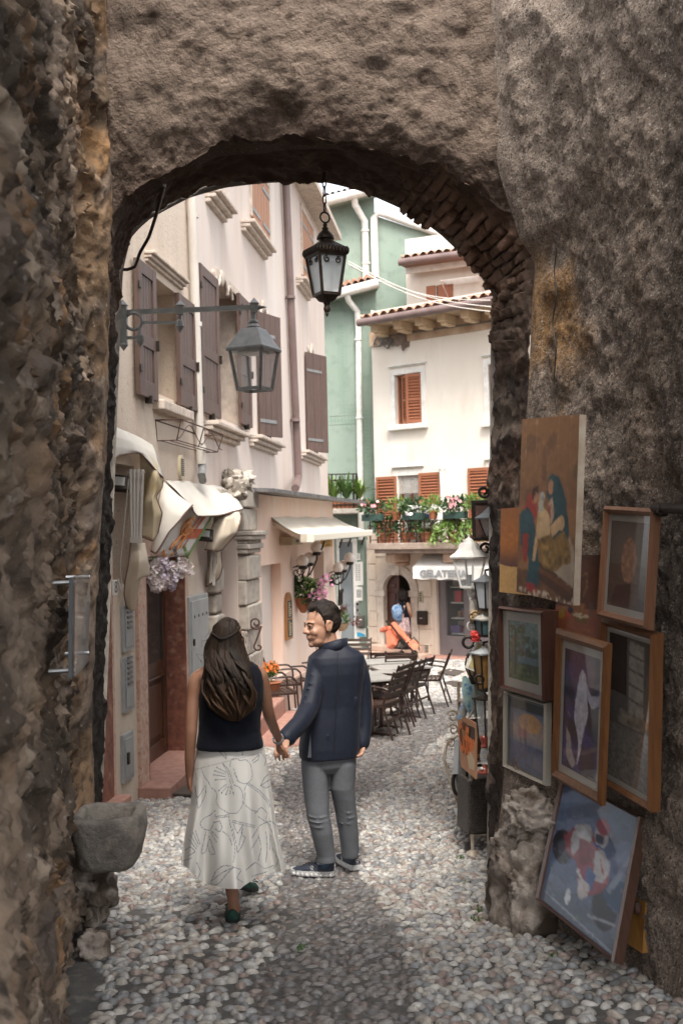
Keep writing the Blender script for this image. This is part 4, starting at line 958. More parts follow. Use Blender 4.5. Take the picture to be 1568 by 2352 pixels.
net = [[P(303, 1246, 9.62), P(318, 1246, 9.62), P(334, 1246, 9.67)], [P(297, 1290, 9.57), P(320, 1290, 9.47), P(340, 1282, 9.57)],
       [P(290, 1330, 9.57), P(316, 1326, 9.47), P(344, 1322, 9.57)], [P(286, 1365, 9.57), P(302, 1352, 9.50), P(325, 1322, 9.52)], [P(292, 1398, 9.62), P(302, 1402, 9.58), P(312, 1404, 9.58)]]
cloth('side_drape', net, A1, bpy.data.materials['shaded_canvas_lining'], 28, 'l', .008, 17)
m = MB()
for k, (u, u2) in enumerate(((300, 303), (309, 309), (318, 315), (328, 322))): m.tube([P(u, 1078, 9.6), P(u2, 1238, 9.6)], .016, 8)
m.bar(P(300, 1240, 9.56), P(326, 1240, 9.56), .04, .05); m.bar(P(292, 1085, 9.56), P(334, 1085, 9.56), .008, .008)
m.build('arm', m_metalw, A1)
m = MB(); m.tube([P(296, 1100, 9.57), P(276, 1300, 9.57), P(284, 1400, 9.58), P(286, 1500, 9.57), P(289, 1640, 9.58)], .006, 6); m.tube([P(270, 1330, 9.52), P(280, 1358, 9.52)], .012, 6); m.build('pull_cord', m_metalw, A1)

# ------------------------------------------------------------------ foliage helpers
def leaf_quads(m, pts, size, up=.5, seed=0, aspect=.5, cup=.25):
    """many small pointed leaves around the given points"""
    r = np.random.default_rng(seed); pts = np.asarray(pts, float); n = len(pts)
    d = r.normal(size=(n, 3)); d[:, 2] += up; d /= np.linalg.norm(d, axis=1, keepdims=True)
    s = np.cross(d, r.normal(size=(n, 3))); s /= np.linalg.norm(s, axis=1, keepdims=True); nn = np.cross(d, s)
    L = size*r.uniform(.6, 1.35, (n, 1)); Wd = L*aspect
    V = np.stack([pts, pts+d*L*.45+s*Wd*.5+nn*L*cup*.3, pts+d*L+nn*L*cup*-.2, pts+d*L*.45-s*Wd*.5+nn*L*cup*.3], 1)
    k = np.arange(n)*4
    m.add(V.reshape(-1, 3), [(int(i), int(i+1), int(i+2), int(i+3)) for i in k])
def blob_pts(c, r, n, seed=0):
    q = np.random.default_rng(seed); v = q.normal(size=(n, 3)); v /= np.linalg.norm(v, axis=1, keepdims=True)
    return np.array(c)+v*np.array(r)*(q.random((n, 1))**.45)
def flower(m, c, r, n=5, seed=0, nrm=None):
    c = np.array(c); q = np.random.default_rng(seed); d = q.normal(size=3)+np.array([0, -1.2, .4]); d /= np.linalg.norm(d); x = np.cross(d, q.normal(size=3)); x /= np.linalg.norm(x); y = np.cross(d, x)
    for k in range(n):
        a = 2*pi*k/n; e = x*cos(a)+y*sin(a); f = x*-sin(a)+y*cos(a)
        m.add([c, c+e*r*.6+f*r*.42+d*r*.2, c+e*r+d*r*.12, c+e*r*.6-f*r*.42+d*r*.2], [(0, 1, 2, 3)])
# garland of blossom over the shop door
gl = thing('blossom_garland', 'hanging garland of pale pink and lilac blossom over the shop door', 'garland', P(385, 1310, 10.6))
rr = np.random.default_rng(4)
cl = [(345, 1305, 10.35), (352, 1322, 10.4), (362, 1296, 10.45), (372, 1312, 10.5), (380, 1330, 10.6), (388, 1300, 10.6), (398, 1316, 10.7), (404, 1296, 10.8), (412, 1306, 10.9), (392, 1335, 10.7), (420, 1290, 11.), (432, 1302, 11.2), (360, 1338, 10.45), (376, 1290, 10.5)]
mats_ = [mat('pale_pink_blossom', (.74, .62, .60), .7, c2=(.80, .72, .70), sc=30), mat('lilac_blossom', (.58, .48, .58), .7, c2=(.70, .62, .68), sc=30)]
for w_, mt in enumerate(mats_):
    m = MB()
    for k, (u, v, y) in enumerate(cl):
        if (k in (3, 6, 9, 13)) != bool(w_): continue
        for p in blob_pts(P(u, v+6, y), (.065, .09, .075), 70, k): flower(m, p, .022, 5, int(rr.integers(1e6)))
    m.build('blossom', mt, gl)
m = MB(); leaf_quads(m, np.vstack([blob_pts(P(u, v, y), (.06, .06, .05), 4, k) for k, (u, v, y) in enumerate(cl)]), .07, 0, 3); m.build('leaf', m_leaf[2], gl)
# terracotta wall planter with trailing flowers
def planter(lbl, u, v0, v1, y, hw, seed, fl):
    p0, p1 = P(u, v0, y), P(u, v1, y); h = p0.z-p1.z; k = y/2500
    t = thing('wall_planter', lbl, 'planter', p0); m = MB()
    prof_ = [(.02, -h), (.05, -h*.95), (.06, -h*.88), (hw*.62, -h*.5), (hw*.92, -h*.12), (hw*1.0, -h*.08), (hw*1.02, 0), (hw*.9, 0), (hw*.85, -.06)]
    m.lathe(prof_, p0, 22); m.build('pot', m_terracotta, t, smooth=50)
    m = MB(); pts = np.vstack([blob_pts(p0+Vector((0, -.05, .14)), (hw*1.25, hw, .17), 260, seed), blob_pts(p0+Vector((.12, -.1, -.03)), (hw*.9, hw*.7, .14), 120, seed+1)])
    leaf_quads(m, pts, .075, .3, seed); m.build('foliage', m_leaf[1], t)
    m = MB(); leaf_quads(m, blob_pts(p0+Vector((.05, -.1, .17)), (hw*1.2, hw, .2), 130, seed+2), .10, .3, seed+3, .3); m.build('light_foliage', m_leaf[2], t)
    m = MB(); q = np.random.default_rng(seed+4)
    for p in np.vstack([blob_pts(p0+Vector((.22, -.1, .02)), (hw*1.1, hw, .20), fl, seed+5), blob_pts(p0+Vector((.34, -.05, .26)), (.16, .1, .14), fl//3, seed+6)]): flower(m, p, .032, 5, int(q.integers(1e6)))
    m.build('blossom', mat('magenta_blossom', (.42, .10, .22), .6, c2=(.68, .35, .48), sc=12), t)
    m = MB()
    for k in range(7):
        a = p0+Vector((q.uniform(-.1, .2), -.05, .1)); b_ = a+Vector((q.uniform(.1, .5), q.uniform(-.1, .1), q.uniform(.0, .28))); m.tube([a, (a+b_)/2+Vector((0, 0, .08)), b_], .004, 5)
    m.build('stem', m_leaf[1], t)
planter('cone-shaped terracotta wall planter spilling magenta flowers on the pink bar', 696, 1372, 1408, 17.7, .165, 20, 70)
pb = thing('flower_basket', 'small woven wall basket of red and green plants at the pink corner', 'planter', P(783, 1428, 20.6))
p0 = P(783, 1432, 20.6); m = MB(); m.lathe([(.06, -.14), (.11, -.1), (.15, 0), (.13, 0), (.12, -.03)], p0, 16); m.build('basket', mat('woven_straw', (.42, .30, .18), .8, c2=(.28, .19, .11), sc=40), pb, smooth=40)
m = MB(); leaf_quads(m, blob_pts(p0+Vector((-.02, 0, .12)), (.14, .1, .12), 130, 5), .10, .6, 5, .3); m.build('foliage', m_leaf[2], pb)
m = MB(); leaf_quads(m, np.vstack([blob_pts(p0+Vector((.05, 0, .27)), (.10, .1, .12), 70, 7), blob_pts(p0+Vector((.26, 0, .02)), (.13, .08, .1), 50, 8)]), .06, .2, 6); m.build('red_foliage', mat('wine_red_leaf', (.16, .045, .04), .6), pb)
# orange flowers in a tub by the chairs
p0 = P(617, 1556, 15.6); ob = thing('flower_tub', 'tub of small orange flowers behind the left-hand chairs', 'planter', Vector((p0.x, p0.y, gz(p0.y))))
m = MB(); m.lathe([(.12, 0), (.17, .3), (.19, .32), (.16, .32)], (p0.x, p0.y, gz(p0.y)+.25), 16); m.bx(p0.x-.14, p0.x+.14, p0.y-.14, p0.y+.14, gz(p0.y), gz(p0.y)+.25); m.build('tub', m_terracotta, ob, smooth=40)
q0 = Vector((p0.x, p0.y, gz(p0.y)+.72)); m = MB(); leaf_quads(m, blob_pts(q0, (.17, .16, .12), 200, 3), .06, .4, 9); m.build('foliage', m_leaf[0], ob)
m = MB()
for k, p in enumerate(blob_pts(q0+Vector((0, -.05, .07)), (.17, .16, .10), 70, 13)): flower(m, p, .022, 6, k)
m.build('blossom', mat('orange_petal', (.65, .16, .025), .6), ob)
# ================================================================== GREEN HOUSE
FG = Frame(0.0, 29.9, 1, 0)                  # faces the street, o towards the eye
m_green = mat('mint_green_render', (.205, .262, .212), .9, c2=(.245, .30, .25), sc=1.2, stretch=(1, 1, .3), c3=(.15, .195, .16), sc3=3, lo3=.52, hi3=.8, bump=.15, bsc=30)
m_greend = mat('painted_frieze_green', (.17, .24, .185), .9, c2=(.21, .29, .23), sc=30)
gS = lambda u, v, o=0.: FG.at(u, v, o)
GH = thing('green_house', 'mint green house with painted borders and white drainpipes', 'house', FG.w(.4, 0, gz(29.9)))
gl0, gr0 = gS(690, 1000)[0], gS(862, 1000)[0]
zg1 = gS(800, 712)[1]
dg = (gS(776, 1350)[0], gS(811, 1350)[0], gS(795, 1478)[1], gS(795, 1238)[1], .12)
mb = MB(); wall_holes(mb, FG, gl0, gr0+.7, -.4, zg1, [dg]); mb.build('wall', m_green, GH)
FG2 = Frame(0.0, 31.6, 1, 0); g2 = lambda u, v, o=0.: FG2.at(u, v, o)
a2, b2 = g2(690, 600)[0], g2(862, 600)[0]; zt2 = g2(800, 452)[1]
mb = fmb(FG2); mb.bx(a2, b2, -4, 0, zg1-1, zt2); mb.build('upper_wall', m_green, GH)
# right-hand volume with a sloping verge
c0, c1 = b2+.002, g2(1200, 600)[0]; zA = g2(862, 495)[1]; zB = g2(1150, 610)[1]
mb = MB(); k = [FG2.w(c0, 0, 0), FG2.w(c1, 0, 0), FG2.w(c1, 0, zB), FG2.w(c0, 0, zA)]; kb = [p+Vector((0, 4, 0)) for p in k]
mb.add([tuple(p) for p in k+kb], [(0, 1, 2, 3), (7, 6, 5, 4), (3, 2, 6, 7), (1, 5, 6, 2)]); mb.build('side_wall', m_green, GH)
mb = MB(); mb.tube([FG2.w(c0-.02, .12, g2(858, 640)[1]), FG2.w(c0-.02, .12, zA-.1), FG2.w(c0+.12, .12, zA+.06), FG2.w(c0+.45, .12, zA-.06), FG2.w(c1, .12, zB+.02)], .11, 12); mb.build('verge_pipe', m_white, GH, smooth=60)
def tiled_roof(parent, p00, p10, p01, p11, nt, rows, r=.10, mat_=m_tile, name='roof'):
    """barrel-tiled slope: p00-p10 is the eave, p01-p11 the ridge side; rows of real half-round tiles"""
    p00, p10, p01, p11 = map(Vector, (p00, p10, p01, p11)); m = MB(); n = (p10-p00).cross(p01-p00).normalized()
    if n.z < 0: n = -n
    q = random.Random(11); A = []
    cols = nt*8+1
    for j in range(rows*2):
        f = (j//2+(j % 2)*.98)/rows; row = []; lift = .03*(1-(j % 2)*1.)
        for i in range(cols):
            s = i/(cols-1); p = p00.lerp(p10, s).lerp(p01.lerp(p11, s), f); h = abs(cos(pi*i/8.))*r*.9
            row.append(p+n*(h+lift+.012*sin(i//8*5.1+j//2*2.3)))
        A.append(row)
    m.grid(np.array([[tuple(p) for p in r_] for r_ in A])); m.grid(np.array([[tuple(p-n*.05) for p in r_] for r_ in A]), flip=True)
    return m.build(name, mat_, parent, smooth=50)
# lower roof edge, gutters
ga = FG.w(gl0, .55, gS(700, 705, .55)[1]); gb = FG.w(gS(862, 655, .55)[0], .55, gS(862, 655, .55)[1])
zl, zr_ = gS(735, 698, .5)[1], gS(868, 650, .5)[1]
mb = MB(); mb.tube([FG.w(gl0, .5, zl), FG.w(gS(868, 650, .5)[0], .5, zr_)], .13, 12); mb.build('gutter', m_white, GH, smooth=60)
mb = MB(); mb.quadslab(FG.w(gl0, .45, zl-.06), FG.w(gS(868, 650, .5)[0], .45, zr_-.06), FG.w(gS(868, 650, .5)[0], -.1, zr_-.02), FG.w(gl0, -.1, zl-.02), .06, (0, 0, 1)); mb.build('soffit', m_green, GH)
mb = MB(); gx = gS(862, 650, .4)[0]; mb.add([tuple(FG.w(x, .0, z)) for x, z in ((gl0, zg1-.01), (gr0+.1, zg1-.01), (gr0+.1, zr_+.0), (gl0, zl))], [(0, 1, 2, 3)]); mb.build('frieze_wall', m_green, GH)
tiled_roof(GH, FG.w(gl0, .45, zl+.1), FG.w(gS(862, 650, .5)[0], .45, zr_+.1), FG.w(gl0, -1.75, zl+.75), FG.w(gS(862, 650, .5)[0], -1.75, zr_+.7), 12, 5)
zu = g2(735, 478, .5)[1]; zv = g2(868, 432, .5)[1]
mb = MB(); mb.tube([FG2.w(a2, .55, zu), FG2.w(g2(872, 430, .5)[0], .55, zv)], .14, 12); mb.build('gutter', m_white, GH, smooth=60)
mb = MB(); mb.quadslab(FG2.w(a2, .5, zu-.08), FG2.w(g2(872, 430, .5)[0], .5, zv-.08), FG2.w(g2(872, 430, .5)[0], -.1, zv-.0), FG2.w(a2, -.1, zu-.0), .07, (0, 0, 1)); mb.build('soffit', m_green, GH)
tiled_roof(GH, FG2.w(a2, .5, zu+.12), FG2.w(g2(872, 430, .5)[0], .5, zv+.12), FG2.w(a2, -3, zu+1.0), FG2.w(g2(872, 430, .5)[0], -3, zv+1.0), 14, 6)
pipe(GH, FG2, [(813, 452, .5), (815, 470, .4), (837, 508, .12), (840, 640, .12)], .10, m_white, [(838, 530, .12), (840, 605, .12)])
pipe(GH, FG, [(795, 672, .5), (800, 690, .4), (820, 715, .12), (823, 760, .12), (824, 900, .12), (829, 1240, .12)], .085, m_white, [(825, 960, .12), (822, 780, .12)])
pipe(GH, FG, [(847, 1240, .12), (852, 1465, .12), (848, 1482, .2)], .085, m_pvc, [(851, 1440, .12), (849, 1310, .12)])
# painted frieze bands: flat raised lines with a repeating lozenge
def frieze(u0, v0, u1, v1, w, n):
    a, z = gS(u0, v0); b, z2 = gS(u1, v1); m = fmb(FG); d = Vector((b-a, 0, z2-z)); L = d.length; d.normalize(); q = Vector((-d.z, 0, d.x))
    A = Vector((a, 0.004, z))
    for s in (-1, 1):
        m.bar(A+q*(s*w/2), A+d*L+q*(s*w/2), .018, .006, up=(0, 1, 0))
    for k in range(n):
        c = A+d*(L*(k+.5)/n); h = L/n*.42
        m.add([tuple(c-d*h), tuple(c+q*w*.35), tuple(c+d*h), tuple(c-q*w*.35)], [(0, 1, 2, 3)])
    m.build('painted_frieze', m_greend, GH)
frieze(785, 745, 790, 950, .20, 26); frieze(757, 966, 828, 962, .24, 9); frieze(796, 968, 797, 988, .22, 2); frieze(840, 940, 848, 1150, .2, 24); frieze(842, 1240, 846, 1380, .18, 16); frieze(800, 940, 826, 936, .2, 4)
# street door of frosted glass
a, b, c, d, dep = dg
mb = fmb(FG)
for x0, x1 in ((a-.02, a+.06), (b, b+.13)): mb.bx(x0, x1, -.1, .03, c, d)
mb.bx(a+.06, b, -.1, .03, d-.08, d); mb.bx(a+.06, b, -.1, .03, c, c+.1); f = mb.build('door_frame', m_white, GH, bevel=.01)
mb = fmb(FG); mb.bx(a+.06, b, -.06, -.04, c+.1, d-.08); mb.build('pane', mat('grey_etched_glass', (.16, .18, .19), .15, c2=(.22, .24, .25), sc=1.5, coat=.5), f)
mb = fmb(FG); mb.bx(a-.1, b+.2, -.05, .3, c-.14, c); mb.build('step', m_stone, GH, bevel=.01)
wallbox('notice_board', 'large white notice with printed columns on the green wall', 'notice', FG, 813, 833, 1291, 1345, .05, m_paper, .003, ('print', [(.15+.3*(k % 2), .35+.3*(k % 2), .86-.08*(k//2), .89-.08*(k//2)) for k in range(18)], m_ink))
wallbox('notice_sheet', 'smaller white printed sheet below the large notice', 'notice', FG, 815, 832, 1348, 1380, .04, m_paper, .003, ('print', [(.15, .85, .75-.1*k, .79-.1*k) for k in range(6)], m_ink))
wallbox('intercom', 'grey door intercom on the green wall', 'intercom', FG, 816, 825, 1382, 1410, .06, m_steel, .004, ('button', [(.3, .7, .2, .4), (.2, .8, .7, .9)], m_iron))
wallbox('letter_box', 'bronze-grey letter box mounted on the green wall', 'letter box', FG, 817, 836, 1414, 1440, .15, mat('bronze_grey', (.12, .105, .095), .4, .4), .012, ('label_plate', [(.1, .35, .35, .6), (.4, .7, .6, .68)], m_paper))
t, a, b, z0, z1 = wallbox('number_plate', 'little white house number plate beside the globe lamps', 'house number', FG, 814, 827, 1272, 1286, .04, m_paper, .003)
text('27', .14, m_ink, fr_mat(FG, (a+b)/2+.04, .042, (z0+z1)/2), t, 'number', .001)
t, a, b, z0, z1 = wallbox('poster', 'small white poster with a blue wave on the green wall', 'poster', FG, 818, 840, 1444, 1463, .04, m_paper, .002)
m = fmb(FG); w_, h_ = b-a, z1-z0; m.add([(a+w_*x, .044, z0+h_*y) for x, y in ((.05, .05), (.95, .05), (.8, .3), (.55, .45), (.3, .55), (.05, .6))], [tuple(range(6))]); m.build('wave', mat('cyan_ink', (.03, .33, .55), .7), t)
# balcony of the green house with big-leaved plants
gz_ = gS(780, 1168, 1.2)[1]; ba, bb = gS(752, 1160, 1.2)[0], gS(822, 1160, 1.2)[0]
GB = thing('iron_balcony', 'small dark iron balcony with strap-leaved plants on the green house', 'balcony', FG.w((ba+bb)/2, .6, gz_))
mb = fmb(FG); mb.bx(ba-1, bb, 0, 1.2, gz_-.14, gz_); mb.build('slab', m_stone, GB, bevel=.02)
mb = fmb(FG); zt_ = gS(780, 1089, 1.2)[1]
for z in (zt_, zt_-.16, gz_+.1): mb.bar((ba-1, 1.17, z), (bb, 1.17, z), .035, .03); mb.bar((bb-.02, 0, z), (bb-.02, 1.17, z), .035, .03)
for k in range(17): x = ba-1+(bb-ba+1)*k/16; mb.bar((x, 1.17, gz_), (x, 1.17, zt_), .02 if k % 5 else .045)
for k in range(8): mb.bar((bb-.02, 1.17*k/8, gz_), (bb-.02, 1.17*k/8, zt_), .02)
mb.build('railing', m_iron, GB)
def strap_plant(parent_lbl, p, n, L, seed, label=None, obj_=None):
    t = obj_ or thing('leafy_plant', label, 'plant', p); q = np.random.default_rng(seed); m = MB(); p = Vector(p)
    for k in range(n):
        a = q.uniform(0, 2*pi); l = L*q.uniform(.6, 1.15); w_ = l*q.uniform(.035, .06); e = Vector((cos(a), sin(a), 0)); s = Vector((-sin(a), cos(a), 0)); ln = q.uniform(.3, .9)
        A = []
        for i in range(8):
            f = i/7; c = p+e*(l*ln*f*.8)+Vector((0, 0, l*(f*(1.25-.25*ln)-ln*.75*f*f))); ww = w_*sin(pi*min(1, f*.9+.08))
            A.append([tuple(c-s*ww), tuple(c+Vector((0, 0, -.01))), tuple(c+s*ww)])
        m.grid(np.array(A))
    m.build('leaf', m_leaf[2] if seed % 2 else m_leaf[0], t, smooth=180); return t
t = thing('leafy_plant', 'arching strap-leaved plant on the small green balcony', 'plant', FG.w((ba+bb)/2+.2, 1.0, gz_))
for k, x in enumerate((-.25, .1, .45)): strap_plant(None, FG.w((ba+bb)/2+x, 1.2, gz_+.22), 46, .75, 31+k, obj_=t)
m = fmb(FG); m.bx((ba+bb)/2-.5, (ba+bb)/2+.7, .95, 1.15, gz_+.002, gz_+.22); m.build('trough', m_terracotta, t, bevel=.02)

# ================================================================== CREAM HOUSE WITH THE ICE-CREAM SHOP
FC = Frame(2.42, 28.0, .786, -.619, 1)
if FC.n.dot(Vector((0, -1, 0))) < 0: FC.n = -FC.n; FC.M[:3, 1] = FC.n
cS = lambda u, v, o=0.: FC.at(u, v, o)
m_ivory = mat('ivory_render', (.76, .70, .62), .9, c2=(.70, .62, .53), sc=1.1, stretch=(1, 1, .3), c3=(.58, .50, .42), sc3=2.2, lo3=.54, hi3=.9, st3=(1, 1, .4), bump=.15, bsc=30)
m_rustic = mat('worn_base_render', (.66, .56, .46), .9, c2=(.54, .43, .34), sc=2.4, stretch=(1, 1, .3), c3=(.40, .30, .23), sc3=7, lo3=.6, hi3=.8, bump=.5, bsc=26)
CH = thing('ivory_house', 'ivory house above the ice-cream shop with louvred red-brown shutters', 'house', FC.w(.5, 0, gz(28)))
ca, cb = cS(858, 1000)[0], cS(1330, 1000)[0]
z_eave = cS(1000, 712, 0)[1]; z_e0 = cS(850, 755)[1]
zbal = cS(950, 1256, 0)[1]
wA = (cS(907, 915)[0], cS(968, 915)[0], cS(940, 974)[1], cS(940, 858)[1], .22)
wB = (cS(914, 1130)[0], cS(963, 1130)[0], cS(938, 1240)[1], cS(938, 1092)[1], .22)
wC = (cS(1119, 915)[0]+.05, cS(1119, 915)[0]+1.0, cS(1119, 968)[1], cS(1119, 838)[1], .2)
wD = (cS(1128, 1130)[0], cS(1128, 1130)[0]+.9, cS(1100, 1240)[1], cS(1100, 1078)[1], .2)
mb = MB(); wall_holes(mb, FC, ca, cb, zbal-.1, z_eave+.25, [wA, wB, wC, wD]); mb.add([FC.w(ca, 0, -.3), FC.w(ca, 0, z_eave+.3), FC.w(ca, -6, z_eave+.3), FC.w(ca, -6, -.3)], [(0, 1, 2, 3)])
mb.build('wall', m_ivory, CH)
# ground floor with the arched doorway and the shop opening
az = cS(915, 1318)[1]; ax0, ax1 = cS(884, 1420)[0], cS(946, 1420)[0]; zs_ = gz(28.3)+.28
shp = (cS(1003, 1420)[0], cS(1112, 1420)[0]+.6, gz(27.5)+.05, cS(1040, 1322)[1], .25)
ca2 = cS(846, 1400)[0]
mb = MB(); wall_holes(mb, FC, ca2, cb, -.4, zbal-.1, [(ax0, ax1, zs_, az, .14), shp], o=.02); mb.add([FC.w(ca2, .02, -.3), FC.w(ca2, .02, zbal), FC.w(ca2, -2, zbal), FC.w(ca2, -2, -.3)], [(0, 1, 2, 3)])
mb.build('base_wall', m_rustic, CH)
acx = (ax0+ax1)/2; ar = (ax1-ax0)/2; zsp = az-ar
mb = fmb(FC); n = 20                          # spandrels close the square opening to a round head
for sg in (-1, 1):
    V = [(acx+sg*ar, zsp)]+[(acx+sg*ar*cos(k*pi/2/n), zsp+ar*sin(k*pi/2/n)) for k in range(1, n+1)]+[(acx+sg*ar, az)]
    m_ = len(V); mb.add([(x, .022, z) for x, z in V]+[(x, -.13, z) for x, z in V], [tuple(range(m_))]+[(i, (i+1) % m_, m_+(i+1) % m_, m_+i) for i in range(m_)])
mb.build('arch_spandrel', m_rustic, CH)
mb = fmb(FC); n = 24; r1 = ar+.24             # stone archivolt and jambs
for k in range(n):
    if k % 3 == 2 and False: continue
    t0, t1 = pi*k/n, pi*(k+1)/n
    V = [(acx+r*cos(t), zsp+r*sin(t)) for r, t in ((ar, t0), (r1, t0), (r1, t1), (ar, t1))]
    mb.add([(x, .07, z) for x, z in V]+[(x, .0, z) for x, z in V], [(0, 1, 2, 3), (0, 4, 5, 1), (1, 5, 6, 2), (2, 6, 7, 3), (3, 7, 4, 0)])
for x0, x1 in ((ax0-.22, ax0), (ax1, ax1+.22)):
    mb.bx(x0, x1, 0, .07, zs_-.2, zsp-.16); mb.bx(x0-.05, x1+.05, 0, .10, zsp-.16, zsp)
mb.bx(acx-.13, acx+.13, 0, .12, az-.03, az+.42); mb.build('door_arch', mat('pale_door_stone', (.62, .53, .45), .85, c2=(.46, .37, .30), sc=5, bump=.35, bsc=40), CH, bevel=.012)
mb = fmb(FC); zz_ = gz(28)+.3
rr = random.Random(8)
for k in range(7):                            # coursed blocks of the base
    for x0, x1 in ((ax1+.24, shp[0]-.14), (ca2+.05, ax0-.24)):
        mb.bx(x0, x1, .0, .04+.012*rr.random(), zz_+k*.42+.012, zz_+(k+1)*.42-.012)
mb.bx(ca2+.05, acx+1.15, 0, .045, az+.46, az+.86)
mb.build('rusticated_block', m_rustic, CH, bevel=.014)
mb = fmb(FC); mb.bx(ax0-.6, ax1+.6, 0, .55, gz(28)-.2, zs_-.16); mb.bx(ax0-.3, ax1+.3, -.4, .35, zs_-.159, zs_); mb.build('doorstep', mat('pink_doorstep', (.52, .37, .29), .8, c2=(.42, .29, .22), sc=5), CH, bevel=.02)
mb = fmb(FC); mb.bx(shp[0]-.1, shp[1]+.3, -.3, .45, gz(27.4)-.2, gz(27.4)+.05); mb.build('shop_step', m_pinkstone, CH, bevel=.015)
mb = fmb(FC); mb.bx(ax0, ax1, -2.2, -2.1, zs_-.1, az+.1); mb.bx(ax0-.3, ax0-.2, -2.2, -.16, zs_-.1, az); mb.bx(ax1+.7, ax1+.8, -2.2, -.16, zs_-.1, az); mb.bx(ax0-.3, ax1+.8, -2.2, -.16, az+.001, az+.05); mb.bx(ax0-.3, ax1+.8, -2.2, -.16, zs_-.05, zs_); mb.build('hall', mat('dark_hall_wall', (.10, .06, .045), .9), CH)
m = fmb(FC); o = -.10; wd = ar*1.02          # left door leaf standing shut, right one open inward
m.bx(ax0, ax0+wd, o-.04, o, zs_, az); m.bx(ax0+.1, ax0+wd-.14, o, o+.025, zs_+.15, zs_+.75); m.bx(ax0+.1, ax0+wd-.14, o, o+.025, zs_+.87, zs_+1.35); m.bx(ax0+wd-.05, ax0+wd, o+.001, o+.05, zs_, az)
m.bx(ax0+.1, ax0+wd-.14, o, o+.025, zs_+1.5, zs_+1.62)
m.build('door', WOOD('red_brown_door', (.085, .026, .015), (.05, .016, .010), .4), CH, bevel=.012)
m = fmb(FC); m.bar((ax1-.03, -.2, zs_+1.2), (ax1-.16, -.95, zs_+1.2), az-zs_, .05, up=(1, 0, 0)); m.build('open_door', WOOD('open_door_wood', (.07, .022, .013), (.04, .014, .009), .4), CH)
# ice-cream shop front
m_shopf = mat('mauve_grey_shopfront', (.15, .128, .13), .5, c2=(.18, .155, .155), sc=3)
a, b, c, d, dep = shp
SF = thing('ice_cream_shop', 'grey-framed glazed shop front below the ice-cream awning', 'shop', FC.w((a+b)/2, -.1, c))
o = -.14; m = fmb(FC); e0 = cS(1072, 1420)[0]; fw = .10
zb_ = c+.50
m.bx(a, a+.16, o-.05, o+.05, c, d); m.bx(e0-.1, e0+.1, o-.05, o+.05, c, d); m.bx(b-.1, b, o-.05, o+.05, c, d)
for x0, x1 in ((a+.16, e0-.1), (e0+.1, b-.1)): m.bx(x0, x1, o-.045, o+.045, c, zb_); m.bx(x0, x1, o-.045, o+.045, d-.14, d); m.bx(x0, x0+.05, o-.04, o+.04, zb_, d-.14); m.bx(x1-.05, x1, o-.04, o+.04, zb_, d-.14)
m.build('frame', m_shopf, SF, bevel=.008)
m = fmb(FC); m.bx(a+.2, e0-.12, o-.01, o+.0, zb_, d-.13); m.bx(e0+.12, b-.12, o-.01, o, zb_, d-.13); m.build('pane', mat('shop_glass', (.3, .32, .32), .03, alpha=.10, spec=.4), SF)
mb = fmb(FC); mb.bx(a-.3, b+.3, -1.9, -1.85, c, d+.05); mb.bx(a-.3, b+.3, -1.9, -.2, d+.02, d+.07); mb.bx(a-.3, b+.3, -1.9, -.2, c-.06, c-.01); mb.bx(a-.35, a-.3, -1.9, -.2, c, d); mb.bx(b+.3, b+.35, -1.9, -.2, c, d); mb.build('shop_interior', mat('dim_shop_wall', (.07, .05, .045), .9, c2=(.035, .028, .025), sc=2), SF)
goods = [(.3, .13, .16), (.45, .04, .05), (.12, .07, .22), (.5, .42, .36), (.08, .14, .10), (.55, .35, .10), (.62, .55, .5), (.10, .10, .12)]
for k, g_ in enumerate(goods):
    mt = mat('goods_colour', g_, .6); m = fmb(FC); q = random.Random(k)
    for j in range(9):
        x = q.uniform(a+.25, b-.3); lv = q.choice((.55, .95, 1.35, 1.75)); hh = q.uniform(.12, .3); m.box((x, q.uniform(-.9, -.4), c+lv+hh/2), (q.uniform(.1, .28), .12, hh))
    m.build('goods', mt, SF)
m = fmb(FC)
for lv in (.54, .94, 1.34, 1.74): m.bx(a+.2, b-.2, -1.0, -.35, c+lv-.03, c+lv)
m.build('shelf', m_white, SF)
m = fmb(FC); q = random.Random(2)
for k in range(18): x = e0+.16+k*.055; m.bx(x, x+.012, o-.06, o-.05, zb_+.3, d-.14)
for k in range(20): z = zb_+.3+k*.07; m.bx(e0+.14, b-.12, o-.075, o-.063, z, z+.012)
m.build('grille', m_iron, SF)
t = thing('menu_poster', 'striped green and pink ice-cream poster in the shop window', 'poster', FC.w(e0+.5, o, zb_))
for k, cc_ in enumerate(((.52, .22, .12), (.40, .50, .16), (.55, .22, .34))): m = fmb(FC); m.bx(e0+.14+k*.18, e0+.32+k*.18, o-.03, o-.02, zb_+.02, zb_+.36); m.build('stripe', mat('poster_stripe', cc_, .6), t)
text('Gel', .2, m_paper, fr_mat(FC, e0+.36, o-.018, zb_+.24), t, 'lettering', .001, .15)
